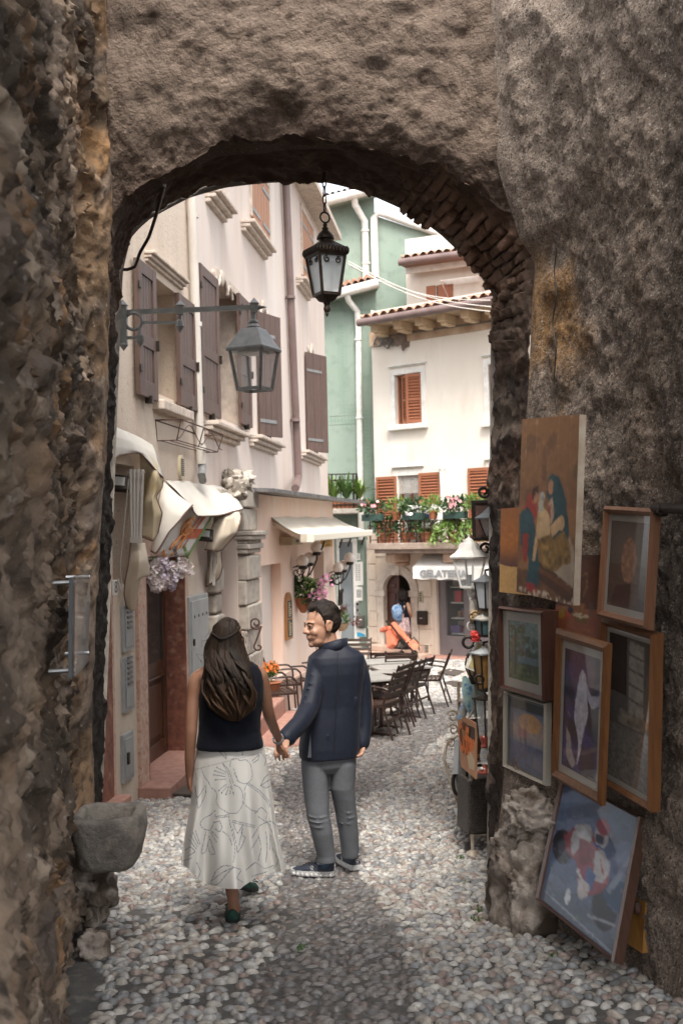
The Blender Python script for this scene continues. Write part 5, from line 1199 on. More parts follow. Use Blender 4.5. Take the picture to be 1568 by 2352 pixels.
# GELATERIA awning
GA = thing('gelato_awning', 'white shop awning lettered GELATERIA in grey', 'awning', FC.w(1, .5, cS(1020, 1300, .8)[1]))
af = .85; s0, s1 = cS(948, 1326, af)[0], cS(1130, 1326, af)[0]+.7
z0 = cS(1030, 1331, af)[1]; zf = cS(1030, 1304, af)[1]; zb2 = cS(1030, 1284, .05)[1]
sb0 = cS(975, 1285, .05)[0]
m = fmb(FC); A = [[(sb0+(s1-sb0)*f, .03, zb2+.18) for f in np.linspace(0, 1, 30)], [(s0+(s1-s0)*f, af, zf) for f in np.linspace(0, 1, 30)]]
m.grid(np.array(A)); ob = m.build('canvas', mat('white_awning_canvas', (.80, .78, .74), .8, c2=(.74, .71, .66), sc=3), GA); ob.modifiers.new('t', 'SOLIDIFY').thickness = .01
m = fmb(FC); A = [[(s0+(s1-s0)*f, af+.004+.012*sin(f*26)*q, zf+(z0-zf)*q+.012*sin(f*40)*q) for f in np.linspace(0, 1, 60)] for q in np.linspace(0, 1, 6)]
m.grid(np.array(A)); vl = m.build('valance', bpy.data.materials['white_awning_canvas'], GA, smooth=180)
tw = cS(1078, 1322, af)[0]-cS(965, 1322, af)[0]
to = text('GELATERIA', (zf-z0)*.80, mat('grey_lettering', (.25, .25, .255), .7), fr_mat(FC, (cS(965, 1322, af)[0]+cS(1073, 1322, af)[0])/2, af+.03, (z0+zf)/2-.01, 1, 1), vl, 'lettering', .003, 0, .011, fit=tw*.97)
for x in (s0+.1, s1-.2): m = fmb(FC); m.bar((x+.1, .03, zb2-.35), (x, af-.03, zf-.02), .03); m.build('arm', m_white, GA)
# balcony
bo = 1.0; bz = cS(970, 1262, bo)[1]; bz1 = cS(970, 1252, bo)[1]; b0, b1 = cS(845, 1258, bo)[0], cS(1300, 1258, bo)[0]
BC = thing('flower_balcony', 'long iron balcony crowded with potted plants above the ice-cream shop', 'balcony', FC.w(1, .5, bz))
m = fmb(FC); m.bx(b0, b1, .0, bo, bz, bz1+.06); m.bx(b0+.1, b1, .0, bo-.12, bz-.10, bz); m.build('slab', mat('balcony_stone', (.40, .32, .26), .85, c2=(.28, .20, .16), sc=4, bump=.4), BC, bevel=.02)
m_corb = mat('corbel_stone', (.48, .32, .23), .85, c2=(.36, .24, .17), sc=5, bump=.3)
for x in (b0+.35, b0+2.1, b0+3.9): m = fmb(FC); m.bx(x, x+.30, .02, .75, bz-.34, bz-.10); m.bx(x+.03, x+.27, .02, .4, bz-.44, bz-.34); m.build('corbel', m_corb, BC, bevel=.04)
m = fmb(FC); m.bx(b0+.7, b0+6, .03, .14, bz-.62, bz-.12); m.build('frieze_band', m_rustic, BC, bevel=.02)
zr0 = bz1+.06; zr1 = cS(960, 1196, bo)[1]
m = fmb(FC)
for z in (zr0+.08, zr1): m.bar((b0+.03, bo-.05, z), (b1, bo-.05, z), .045, .02); m.bar((b0+.04, .05, z), (b0+.04, bo-.05, z), .045, .02)
k = 0; x = b0+.04
while x < b1:
    m.bar((x, bo-.05, zr0), (x, bo-.05, zr1), .022 if k % 2 else .028)
    if k % 2 == 0:
        for sg in (-1, 1): m.tube([(x+sg*.012+sg*.05*sin(q*pi/8*1.3), bo-.04, zr1-.08-.14*q/8) for q in range(9)], .009, 5)
    x += .24; k += 1
m.build('railing', m_rust, BC)
# potted plants along the railing, each its own thing
pot_specs = [(-.15, 'g', 'box'), (.55, 'y', 'pot'), (1.05, 'w', 'box'), (1.6, 'y', 'pot'), (2.2, 'p', 'box'), (2.75, 'y', 'pot'), (3.35, 't', 'box'), (3.85, 'g', 'pot'), (4.35, 'p', 'box'), (4.9, 'g', 'pot')]
pl_lbl = ['green box of pale spiky leaves and pink blooms at the left end of the railing', 'yellow-green plant in the first terracotta pot on the railing', 'green railing box with small white flowers low at its front', 'yellowish feathery plant in a terracotta pot left of the pink-flowered box', 'green box of bright pink flowers in the middle of the railing', 'pale yellow plant in a pot right of the middle pink flowers', 'green box with the tallest leafy shrub on the railing', 'low green plant in a terracotta pot right of the tallest shrub', 'green box of pink flowers beside the hanging lanterns', 'green plant in a pot at the right end of the railing']
m_boxg = mat('dark_green_plastic', (.035, .075, .06), .5)
for k, (x, ty, kind) in enumerate(pot_specs):
    x = b0+.3+x*1.06; c = FC.w(x, bo-.05, zr1+.03); t = thing('potted_plant', pl_lbl[k], 'potted plant', c, group='pots on the balcony railing')
    if kind == 'box': m = fmb(FC); m.box((x, bo-.05, zr1+.11), (.62, .18, .17)); m.build('planter_box', m_boxg, t, bevel=.01)
    else: m = MB(); m.lathe([(.085, 0), (.12, .17), (.135, .17), (.135, .21), (.11, .21)], c+Vector((0, 0, .0)), 14); m.build('pot', m_terracotta, t, smooth=40)
    h = .62 if ty == 't' else .30; cc = c+Vector((0, 0, .22+h*.4)); wd = .34 if kind == 'box' else .22
    m = MB(); leaf_quads(m, blob_pts(cc, (wd*1.05, .2, h*.62), 300 if kind == 'box' else 170, k), .11 if ty != 'y' else .15, .5, k, .5 if ty != 'y' else .26); m.build('foliage', m_leaf[2] if ty == 'y' else m_leaf[1 if k % 2 == 0 else 0], t)
    if ty in 'gpw' and kind == 'box':
        m = MB()
        for j, p in enumerate(blob_pts(cc+Vector((0, -.1, .06 if ty != 'w' else -.18)), (wd, .18, h*.6), 20 if ty == 'p' else 9, 50+k)): flower(m, p, .05, 5, j+k*31)
        m.build('blossom', m_whitefl if ty == 'w' else m_pinkfl, t)
    elif ty == 't':
        m = MB()
        for j, p in enumerate(blob_pts(cc+Vector((-.2, -.1, -.1)), (wd, .18, h*.5), 12, 50+k)): flower(m, p, .05, 5, j+k*31)
        m.build('blossom', m_redfl, t)
fl_lbl = ['dark leafy plant on the balcony floor at its left end', 'yellow-green bush on the balcony floor behind the left railing', 'low dark plant on the balcony floor left of the hanging fern', 'big bright fern trailing over the balcony edge', 'second trailing fern right of the big one', 'dark upright plant on the balcony floor behind the middle posts', 'bushy green plant trailing over the right part of the balcony', 'reddish bush on the balcony floor towards the lanterns', 'pale trailing plant at the right end of the balcony edge']
for k, (x, ty) in enumerate(((.1, 0), (.75, 2), (1.35, 1), (2.15, 3), (2.8, 3), (3.3, 1), (3.9, 0), (4.6, 1), (5.1, 3))):
    x = b0+.3+x; c = FC.w(x, bo-.22, zr0); t = thing('floor_plant', fl_lbl[k], 'potted plant', c, group='plants on the balcony floor')
    m = MB(); m.lathe([(.10, 0), (.15, .22), (.165, .22), (.165, .26), (.13, .26)], c, 14); m.build('pot', m_terracotta, t, smooth=40)
    m = MB(); cc = c+Vector((0, 0, .42))
    if ty == 3:
        q = np.random.default_rng(k); pts = []
        for j in range(90):
            a = q.uniform(0, 2*pi); e = Vector((cos(a), sin(a)*.6, 0))-Vector(FC.n)*0+FC.n*.28; l = q.uniform(.35, .75)
            for i in range(9):
                f = i/8; pts.append(tuple(cc+e*(l*f*.75)+Vector((0, 0, .16*sin(f*3)-.65*l*f*f))))
        leaf_quads(m, pts, .12, -.2, k, .42); m.build('foliage', m_leaf[2], t)
    else: leaf_quads(m, blob_pts(cc, (.30, .22, .25), 240, k), .11, .4, k, .5); m.build('foliage', m_leaf[(ty+1) % 2], t)
# windows and louvred shutters
m_louv = WOOD('red_brown_louvre', (.34, .125, .06), (.27, .095, .045), .6)
def louvre(fr, a, z0, z1, w, ang, o=.02, mid=True):
    dx = fr.t*cos(ang)+fr.n*sin(ang); nn = -fr.t*sin(ang)+fr.n*cos(ang); M = np.eye(4); M[:3, 0] = dx; M[:3, 1] = nn; M[:3, 2] = (0, 0, 1); M[:3, 3] = fr.w(a, o, 0)
    x0, x1 = (0, w) if w > 0 else (w, 0); m = MB(M); s = .065
    m.bx(x0, x0+s, -.02, .02, z0, z1); m.bx(x1-s, x1, -.02, .02, z0, z1)
    zm = z0+(z1-z0)*.48; rails = [(z0, z0+.09), (zm-.035, zm+.035), (z1-.08, z1)]
    for q0, q1 in rails: m.bx(x0+s, x1-s, -.018, .018, q0, q1)
    for q0, q1 in ((z0+.09, zm-.035), (zm+.035, z1-.08)):
        n = max(3, int((q1-q0)/.075))
        for k in range(n): m.box(((x0+x1)/2, 0, q0+(q1-q0)*(k+.5)/n), (x1-x0-2*s, .045, .012), rx=-.75)
    m.bx(x0+s, x1-s, -.022, -.016, z0+.02, z1-.02)
    return m.build('shutter', m_louv, CH)
def surround(a, b, c, d, w_=.14, cor=True, si=True):
    m = fmb(FC); m.bx(a-w_, a, -.02, .03, c, d); m.bx(b, b+w_, -.02, .03, c, d); m.bx(a-w_, b+w_, -.02, .03, d+.001, d+w_)
    if cor: moulding(m, a-w_, b+w_, d+w_+.05, .06, .09, 2)
    m.build('window_surround', m_white, CH, bevel=.006)
    if si: m = fmb(FC); m.bx(a-w_-.05, b+w_+.05, -.02, .14, c-.14, c-.001); m.build('sill', m_white, CH, bevel=.01)
for k, (a, b, c, d, dep) in enumerate((wA, wB, wC, wD)):
    surround(a, b, c, d, si=k in (0, 2))
    f = window_unit(CH, FC, a, b, c, d, -dep+.05, m_brownwood2, m_darkglass if k != 1 else mat('curtain_behind_glass', (.42, .40, .37), .3, c2=(.30, .29, .27), sc=10, stretch=(5, 5, .3)), 1, 0)
a, b, c, d, dep = wA; louvre(FC, a+.16, c+.02, d-.02, (b-a)*.36, R(28), -.10); louvre(FC, b, c+.02, d-.02, -(b-a)*.52, R(-14), -.02)
a, b, c, d, dep = wB; louvre(FC, a-.02, c-.1, d+.0, -.66, R(0), .05); louvre(FC, b+.02, c-.1, d+.04, .66, R(0), .05)
m = fmb(FC)
for k in range(14): z = d-.03-k*.033; m.box(((a+b)/2, -.04, z), (b-a-.04, .03, .006), rx=.5)
m.build('rolled_blind', m_paper, CH)
a, b, c, d, dep = wC; louvre(FC, a+.04, c+.02, d-.02, (b-a)*.45, R(4), -.02)
a, b, c, d, dep = wD; louvre(FC, a-.02, c-.1, d+.04, -.62, R(0), .05)
pipe(CH, FC, [(1014, 1074, .1), (1016, 1110, .1), (1020, 1215, .1), (1010, 1240, .1)], .075, m_white, [(1014, 1076, .1)], 'flue_pipe')
# air conditioner on the balcony
t = thing('air_conditioner', 'white air conditioner half hidden by the balcony plants', 'air conditioner', FC.w(b0+1.5, .35, zr0))
m = fmb(FC); m.bx(b0+.8, b0+1.75, .15, .5, zr0+.35, zr0+.95); m.build('case', m_paper, t, bevel=.02)
m = fmb(FC); m.lathe([(.22, 0), (.22, .01), (.20, .01)], (0, 0, 0), 24); m.V[-1] = np.array(m.V[-1])*0+np.array([FC.w(b0+1.15+x_, .505+z_, zr0+.65+y_) for x_, y_, z_ in [( .22*cos(2*pi*i/24)*(1 if j < 2 else .9), .22*sin(2*pi*i/24)*(1 if j < 2 else .9), (0, .01, .01)[j]) for j in range(3) for i in range(24)]]); m.build('fan_grille', m_greymetal, t)
m = fmb(FC); m.bx(b0+1.45, b0+1.62, .5, .505, zr0+.5, zr0+.72); m.build('blue_label', mat('navy_label', (.03, .04, .16), .6), t)
# eaves: rafters, soffit, gutter, tiles
so = .95; ze0 = cS(825, 752, so)[1]; ze1 = cS(1125, 690, so)[1]; zE = (ze0+ze1)/2
e0_, e1_ = cS(824, 745, so)[0], cS(1400, 690, so)[0]
m = fmb(FC); m.bx(e0_, e1_, -.2, so-.05, zE+.02, zE+.07); m.build('soffit', mat('aged_timber_soffit', (.52, .40, .28), .8, c2=(.38, .27, .18), sc=4, stretch=(1, 6, 1)), CH)
m = fmb(FC)
for u in (856, 908, 957, 1008, 1062, 1118, 1180): x = cS(u, 735, .5)[0]; m.bx(x, x+.24, -.05, .62, zE-.17, zE+.02); m.bx(x+.02, x+.22, .0, .48, zE-.24, zE-.17)
m.build('rafter_end', mat('cream_painted_timber', (.66, .50, .33), .7, c2=(.56, .42, .28), sc=4), CH, bevel=.015)
m = fmb(FC); m.bx(cS(850, 770)[0], e1_, .0, .05, zE-.42, zE-.02); m.build('bare_masonry', mat('bare_brown_masonry', (.34, .22, .14), .9, c2=(.50, .37, .26), sc=3, bump=.5), CH)
m = MB(); m.tube([FC.w(e0_, so+.03, zE+.05), FC.w(e1_, so+.03, zE+.05)], .10, 12); m.build('gutter', m_brownpipe, CH, smooth=60)
tiled_roof(CH, FC.w(e0_, so, zE+.14), FC.w(e1_, so, zE+.14), FC.w(e0_+.6, -3.2, zE+1.15), FC.w(e1_, -3.2, zE+1.15), 26, 7)
m = MB(); pts = [FC.p(u, v, .07) for u, v in ((868, 768), (880, 772), (900, 770), (960, 762), (1125, 738))]; m.tube([tuple(x) for x in smooth_path([tuple(p) for p in pts], 30)], .02, 6)
q = np.random.default_rng(3)
for k in range(9):
    c = FC.p(880+q.uniform(-14, 22), 790+q.uniform(-10, 8), .08); r = q.uniform(.08, .2); m.tube([c+FC.t*(r*cos(j*.55+k))+Vector((0, 0, r*.8*sin(j*.6+k*2)))+FC.n*(.02*sin(j)) for j in range(12)], .012, 5)
m.build('loose_cables', mat('grey_cable', (.14, .13, .12), .6), CH)
m = MB(); stone_blob(m, FC.p(935, 780, .02), (.36, .03, .26), .3, 3, 26, 18, 3); m.build('plaster_hole', mat('exposed_rubble', (.12, .085, .065), .9, c2=(.2, .15, .12), sc=8), CH)
# overhead wires
wr_ = thing('overhead_wires', 'pale overhead wires crossing in front of the green house', 'wire', P(950, 660, 29))
m = MB()
for (ua, va, ub, vb) in ((800, 600, 1130, 705), (800, 606, 1130, 716), (805, 612, 1125, 690)):
    A, B_ = P(ua, va, 27), P(ub, vb, 25); m.tube([A.lerp(B_, k/14)+Vector((0, 0, -.25*sin(pi*k/14))) for k in range(15)], .012, 5)
m.build('wire', m_pvc, wr_)
# setback upper storey
FU = Frame(0, 31.2, .9, -.43)
if FU.n.y > 0: FU.n = -FU.n; FU.M[:3, 1] = FU.n
uS = lambda u, v, o=0.: FU.at(u, v, o)
UH = thing('attic_house', 'set-back ivory attic storey with its own tiled roof', 'house', FU.w(uS(1030, 640)[0], 0, uS(1030, 690)[1]))
a, b = uS(932, 640)[0], uS(1300, 640)[0]; zz0 = uS(1000, 730)[1]; zz1 = uS(1000, 590)[1]
wE = (uS(1002, 670)[0], uS(1040, 670)[0], uS(1010, 700)[1], uS(1010, 655)[1], .2)
mb = MB(); wall_holes(mb, FU, a, b, zz0, zz1+.6, [wE]); mb.add([FU.w(a, 0, zz0), FU.w(a, 0, zz1+.6), FU.w(a, -4, zz1+.6), FU.w(a, -4, zz0)], [(0, 1, 2, 3)]); mb.build('wall', m_ivory, UH)
a_, b_, c, d, dep = wE; window_unit(UH, FU, a_, b_, c, d, -.12, m_brownwood2, m_darkglass, 1, 0)
m = fmb(FU); m.bx(a_-.28, a_-.02, .02, .06, c, d); m.bx(a_+.05, b_, .0, .04, c, d); m.build('shutter', m_louv, UH)
zE2 = uS(1000, 592, .8)[1]; e0_, e1_ = uS(917, 600, .8)[0], uS(1300, 580, .8)[0]
m = MB(); m.tube([FU.w(e0_, .83, zE2), FU.w(e1_, .83, zE2)], .10, 12); m.build('gutter', m_brownpipe, UH, smooth=60)
m = fmb(FU); m.bx(e0_, e1_, -.1, .78, zE2-.06, zE2+.0); m.build('soffit', mat('dark_timber_soffit', (.20, .12, .09), .8), UH)
m = fmb(FU); m.bx(e0_, e1_, .3, .4, zE2-.22, zE2-.06); m.build('fascia', m_white, UH)
tiled_roof(UH, FU.w(e0_, .8, zE2+.09), FU.w(e1_, .8, zE2+.09), FU.w(e0_+.4, -3, zE2+1.0), FU.w(e1_, -3, zE2+1.0), 20, 6)
t = thing('clothes_airer', 'white wire clothes airer on the attic window', 'clothes airer', FU.w(b_, .3, d))
m = fmb(FU)
for k in range(6): m.bar((a_+.35, .1+k*.1, d-.02), (b_+.9, .1+k*.1, d-.02), .012)
for x in (a_+.35, b_+.9): m.bar((x, 0, d-.02), (x, .62, d-.02), .02); m.bar((x, .0, d-.4), (x, .6, d-.02), .02)
m.build('rack', m_white, t)
# small fittings on the base wall
wallbox('letter_box', 'black letter box on the stone wall right of the arched door', 'letter box', FC, 956, 976, 1403, 1435, .16, m_iron, .012, ('emblem', [(.35, .65, .45, .52)], m_steel))
wallbox('intercom', 'pale brass intercom panel right of the arched door', 'intercom', FC, 960, 970, 1358, 1384, .07, mat('pale_brass', (.42, .36, .26), .4, .5), .004, ('button', [(.3, .7, .15+.2*k, .27+.2*k) for k in range(4)], m_iron))
wallbox('vent_grille', 'small floor-level vent grille left of the shop front', 'vent', FC, 974, 984, 1480, 1502, .06, m_rustic, .004, ('slot', [(.1, .9, .05+.16*k, .13+.16*k) for k in range(6)], m_iron))
# ================================================================== LANTERNS
def sq(w, z): return [(-w, -w, z), (w, -w, z), (w, w, z), (-w, w, z)]
def lantern_body(t, M, w_top, w_bot, h, frame_mat, glass_mat, post=.012, back=True):
    """four tapering panes between corner posts; origin at the top of the glass"""
    m = MB(M)
    A, B_ = sq(w_top, 0), sq(w_bot, -h)
    for k in range(4):
        m.bar(A[k], B_[k], post*2, post*2); m.bar(A[k], A[(k+1) % 4], post*1.7, post*1.7); m.bar(B_[k], B_[(k+1) % 4], post*2, post*2.2)
    m.build('frame', frame_mat, t)
    for k in range(4):
        m = MB(M); a, b, c, d = map(np.array, (A[k], A[(k+1) % 4], B_[(k+1) % 4], B_[k])); i = .97
        m.add([a*i, b*i, c*i, d*i], [(0, 1, 2, 3)]); m.build('pane', glass_mat, t)
def place_M(p, rz=0., s=1., rx=0.):
    M = np.eye(4); M[:3, :3] = np.array(Matrix.Rotation(rz, 3, 'Z')@Matrix.Rotation(rx, 3, 'X'))*s; M[:3, 3] = p; return M
m_oldiron = mat('aged_brown_iron', (.035, .026, .02), .55, .5, c2=(.075, .05, .035), sc=25, bump=.2)
# hanging lantern under the arch
yl = 6.78; p = P(748, 590, yl); k_ = yl/2500
t = thing('hanging_lantern', 'dark iron lantern hanging on a chain from the crown of the arch', 'lantern', p)
M = place_M(p, R(28)); w_ = 33*k_
m = MB(M); lantern_body(t, M, w_, 22*k_, 88*k_, m_oldiron, m_frost, .008)
m = MB(M); z0 = 0
m.loft([sq(w_*1.10, 0), sq(w_*1.16, .012), sq(w_*1.16, .045), sq(w_*.55, .055+12*k_), sq(w_*.42, .06+14*k_)])
for k in range(4):                           # scalloped crown
    a, b = np.array(sq(w_*1.17, .03)[k]), np.array(sq(w_*1.17, .03)[(k+1) % 4])
    for j in range(9): c = a+(b-a)*(j+.5)/9; m.sphere(tuple(c), (.012, .012, .024), 8, 6)
m.build('crown', m_oldiron, t, smooth=40)
m = MB(M); zc = .06+13*k_
m.lathe([(w_*.44, zc), (w_*.46, zc+4*k_), (w_*.62, zc+6*k_), (w_*.6, zc+11*k_), (w_*.45, zc+19*k_), (w_*.26, zc+25*k_), (w_*.2, zc+28*k_), (w_*.24, zc+31*k_), (w_*.14, zc+34*k_), (w_*.16, zc+40*k_), (w_*.06, zc+44*k_)], (0, 0, 0), 20); m.build('dome', m_oldiron, t, smooth=40)
zt = zc+44*k_
m = MB(M); m.tube([(12*k_*cos(a), 0, zt+12*k_+12*k_*sin(a)) for a in np.linspace(0, 2*pi, 20, endpoint=False)], .006, 6, closed=True); m.build('ring', m_iron, t, smooth=60)
m = MB(M); z = zt+23*k_; ztop = P(746, 424, yl).z-p.z+.12; i = 0
while z < ztop:
    L = .030; m.tube([((.012*cos(a) if i % 2 else 0), (0 if i % 2 else .012*cos(a)), z+L+L*1.05*sin(a)) for a in np.linspace(0, 2*pi, 14, endpoint=False)], .0045, 5, closed=True); z += L*1.75; i += 1
m.build('chain', m_iron, t, smooth=60)
m = MB(M); zb = -88*k_
m.loft([sq(22*k_, zb), sq(14*k_, zb-14*k_), sq(8*k_, zb-17*k_)]); m.lathe([(7*k_, zb-16*k_), (8*k_, zb-20*k_), (5*k_, zb-24*k_), (8*k_, zb-31*k_), (7*k_, zb-37*k_), (3*k_, zb-41*k_), (4*k_, zb-44*k_), (.5*k_, zb-51*k_)][::-1], (0, 0, 0), 14); m.build('finial', m_oldiron, t, smooth=40)
m = MB(M)
for k in range(4):
    a, b = np.array(sq(w_*.98, -.012)[k]), np.array(sq(w_*.98, -.012)[(k+1) % 4]); d = (b-a)/np.linalg.norm(b-a)
    for sg in (-1, 1):
        c = (a+b)/2+d*sg*w_*.42; m.tube([tuple(c+d*(x*sg)+np.array([0, 0, z])) for x, z in spiral(0, -.022, .006, .022, 0, 8, 18)], .004, 5)
m.build('scrollwork', m_oldiron, t, smooth=60)
# wall bracket lantern on the left
yb = 8.4; p = P(583, 803, yb); k_ = yb/2500
t = thing('bracket_lantern', 'grey street lantern without glass hanging from a long wall bracket', 'lantern', p)
M = place_M(p, R(-24)); lantern_body(t, M, 41*k_, 29*k_, 92*k_, m_greymetal, m_glass, .011)
m = MB(M); m.loft([sq(47*k_, -.02), sq(48*k_, .005), sq(44*k_, .02), sq(23*k_, 46*k_), sq(21*k_, 48*k_)]); m.build('hood', m_greymetal, t, bevel=.006)
m = MB(M); m.bx(-26*k_, 26*k_, -26*k_, 26*k_, -.035, -.022); m.build('lamp_tray', m_white, t)
m = MB(M); z = 48*k_; m.lathe([(16*k_, z), (17*k_, z+4*k_), (10*k_, z+12*k_), (12*k_, z+15*k_), (11*k_, z+19*k_), (7*k_, z+21*k_), (6*k_, z+50*k_), (7*k_, z+52*k_)], (0, 0, 0), 16); m.build('neck', m_greymetal, t, smooth=40)
e = P(584, 706, yb); ea = P(283, 718, yb-.1); mid = P(414, 711, yb-.05); kk = yb/2500
m = MB(); m.bar(ea, e, .032, .036)
for q, h in ((ea, 30), (mid, 14), (e, 14)):
    m.bar(q+Vector((0, 0, -h*kk*.9)), q+Vector((0, 0, h*kk*.45)), .055 if h < 20 else .06, .055); m.lathe([(.034, 0), (.04, .01), (.001, .055)], q+Vector((0, 0, h*kk*.45)), 10)
m.bar(ea+Vector((0, 0, -70*kk)), ea, .055, .05); m.lathe([(.001, -.06), (.036, -.015), (.03, 0)], ea+Vector((0, 0, -70*kk)), 10)
m.tube([e, e+Vector((.10, 0, 0))], [.03, .001], 10)
lo = P(322, 741, yb-.1); m.bar(lo, P(412, 741, yb-.05), .02); m.bar(mid, P(413, 744, yb-.05), .024); m.lathe([(.001, -.07), (.035, -.02), (.03, .02), (.001, .05)], P(413, 744, yb-.05), 10)
m.tube([P(307, 738, yb-.1)+Vector((19*kk*cos(a), 0, 19*kk*sin(a))) for a in np.linspace(0, 2*pi, 24, endpoint=False)], .013, 8, closed=True)
m.tube([tuple(x) for x in smooth_path([tuple(P(u, v, yb-.1)) for u, v in ((326, 742), (321, 752), (320, 770), (322, 781))], 14)], .013, 8); m.bar(P(284, 776, yb-.1), P(330, 776, yb-.1), .022); m.lathe([(.001, -.06), (.03, -.02), (.03, .03), (.001, .04)], P(322, 780, yb-.1), 10)
m.build('bracket', m_greymetal, t, smooth=35)
m = MB(); w0_ = ea+Vector((-.05, 0, -.12)); tgt = FL.w((ea.y-10.3)-.2, 0, ea.z-.12); m.bar(ea+Vector((0, .02, -.08)), tgt, .06, .05); m.bar(ea+Vector((0, .02, -70*kk+.04)), tgt+Vector((0, 0, -70*kk+.1)), .05, .04); m.build('wall_plate', m_greymetal, t)
# black cable over the left springing, thin wire on the right
t = thing('cable', 'black cable drooping from the left haunch of the arch', 'cable', P(350, 520, 6.6)); m = MB()
m.tube([tuple(x) for x in smooth_path([tuple(P(u, v, y)) for u, v, y in ((378, 425, 6.25), (370, 455, 6.4), (357, 500, 6.6), (342, 545, 6.8), (322, 580, 6.9), (310, 612, 7.0), (290, 620, 7.0), (276, 617, 7.0))], 40)], .011, 7); m.build('cable_run', m_iron, t, smooth=60)
t = thing('wire', 'thin dark wire running down the ochre-stained right wall', 'wire', P(1275, 700, 5.9)); m = MB()
FW = Frame(1.06+.03, YN, -.245, 1, -1)       # line of the right-hand wall; o towards the passage
if FW.n.x > 0: FW.n = -FW.n; FW.M[:3, 1] = FW.n
m.tube([tuple(x) for x in smooth_path([tuple(FW.p(u, v, .05)) for u, v in ((1278, 570), (1272, 620), (1277, 680), (1268, 740), (1276, 800), (1271, 880), (1277, 950))], 40)], .004, 5); m.build('wire_run', m_iron, t)

# ================================================================== PAINTED PICTURES
class Paint:
    def __init__(s, w, h, bg): s.w, s.h = w, h; s.a = np.ones((h, w, 3))*np.array(bg); yy, xx = np.mgrid[0:h, 0:w]; s.x = (xx+.5)/w; s.y = (yy+.5)/h
    def mask(s, pts):
        c = np.zeros((s.h, s.w), bool); j = len(pts)-1
        for i in range(len(pts)):
            xi, yi = pts[i]; xj, yj = pts[j]; c ^= ((yi > s.y) != (yj > s.y)) & (s.x < (xj-xi)*(s.y-yi)/(yj-yi+1e-12)+xi); j = i
        return c
    def put(s, m, c, al=1., var=.12, sc=14.):
        n = 1+var*fbm(np.stack([s.x*sc, s.y*sc*s.h/s.w, s.x*0+len(str(c))], -1), 1, 3); m = (m*al)[..., None]
        s.a = s.a*(1-m)+np.array(c)*n[..., None]*m; return s
    def poly(s, pts, c, **k):
        q = smooth_path(pts+[pts[0]], 60) if k.pop('curve', True) and len(pts) > 3 else np.array(pts); return s.put(s.mask([tuple(p) for p in q]), c, **k)
    def ell(s, cx, cy, rx, ry, c, **k): return s.put(((s.x-cx)/rx)**2+((s.y-cy)/ry)**2 < 1, c, **k)
    def line(s, pts, w, c, **k):
        m = np.zeros((s.h, s.w), bool); ar = s.h/s.w
        for (x0, y0), (x1, y1) in zip(pts[:-1], pts[1:]):
            dx, dy = x1-x0, (y1-y0)*ar; L = dx*dx+dy*dy+1e-12; t = np.clip(((s.x-x0)*dx+(s.y-y0)*ar*dy)/L, 0, 1); m |= (s.x-x0-t*dx)**2+((s.y-y0)*ar-t*dy)**2 < w*w
        return s.put(m, c, **k)
    def blur(s, n=1):
        for _ in range(n):
            p = np.pad(s.a, ((1, 1), (1, 1), (0, 0)), 'edge'); s.a = (p[:-2, 1:-1]+p[2:, 1:-1]+p[1:-1, :-2]+p[1:-1, 2:]+2*p[1:-1, 1:-1])/6
        return s
    def dabs(s, n, r, var=.3, seed=0):
        q = np.random.default_rng(seed)
        for _ in range(n):
            x, y = q.random(2); c = s.a[int(y*(s.h-1)), int(x*(s.w-1))]*q.uniform(1-var, 1+var); dx = int(max(1, r*s.w*q.uniform(.4, 1.2))); dy = int(max(1, r*s.w*q.uniform(.3, .9))); i, j = int(y*s.h), int(x*s.w)
            sl_ = s.a[max(0, i-dy):i+dy, max(0, j-dx):j+dx]; sl_ += (c-sl_)*.45
        return s
    def mesh(s, m, tl, tr, br_, bl_):
        tl, tr, br_, bl_ = [np.array(p) for p in (tl, tr, br_, bl_)]
        X, Y = np.meshgrid(np.linspace(0, 1, s.w), np.linspace(0, 1, s.h)); A = (tl*(1-X)[..., None]+tr*X[..., None])*(1-Y)[..., None]+(bl_*(1-X)[..., None]+br_*X[..., None])*Y[..., None]
        m.grid(A, color=np.clip(s.a, .002, 1).reshape(-1, 3))
def L3(*c): return np.array(lin(*c))
m_canvasart = mat('oil_painted_canvas', (.3, .2, .1), .55, vcol=True, bump=.15, bsc=200, bdist=.002)
m_printart = mat('print_behind_glass', (.3, .3, .3), .5, vcol=True, coat=1., coatr=.02)
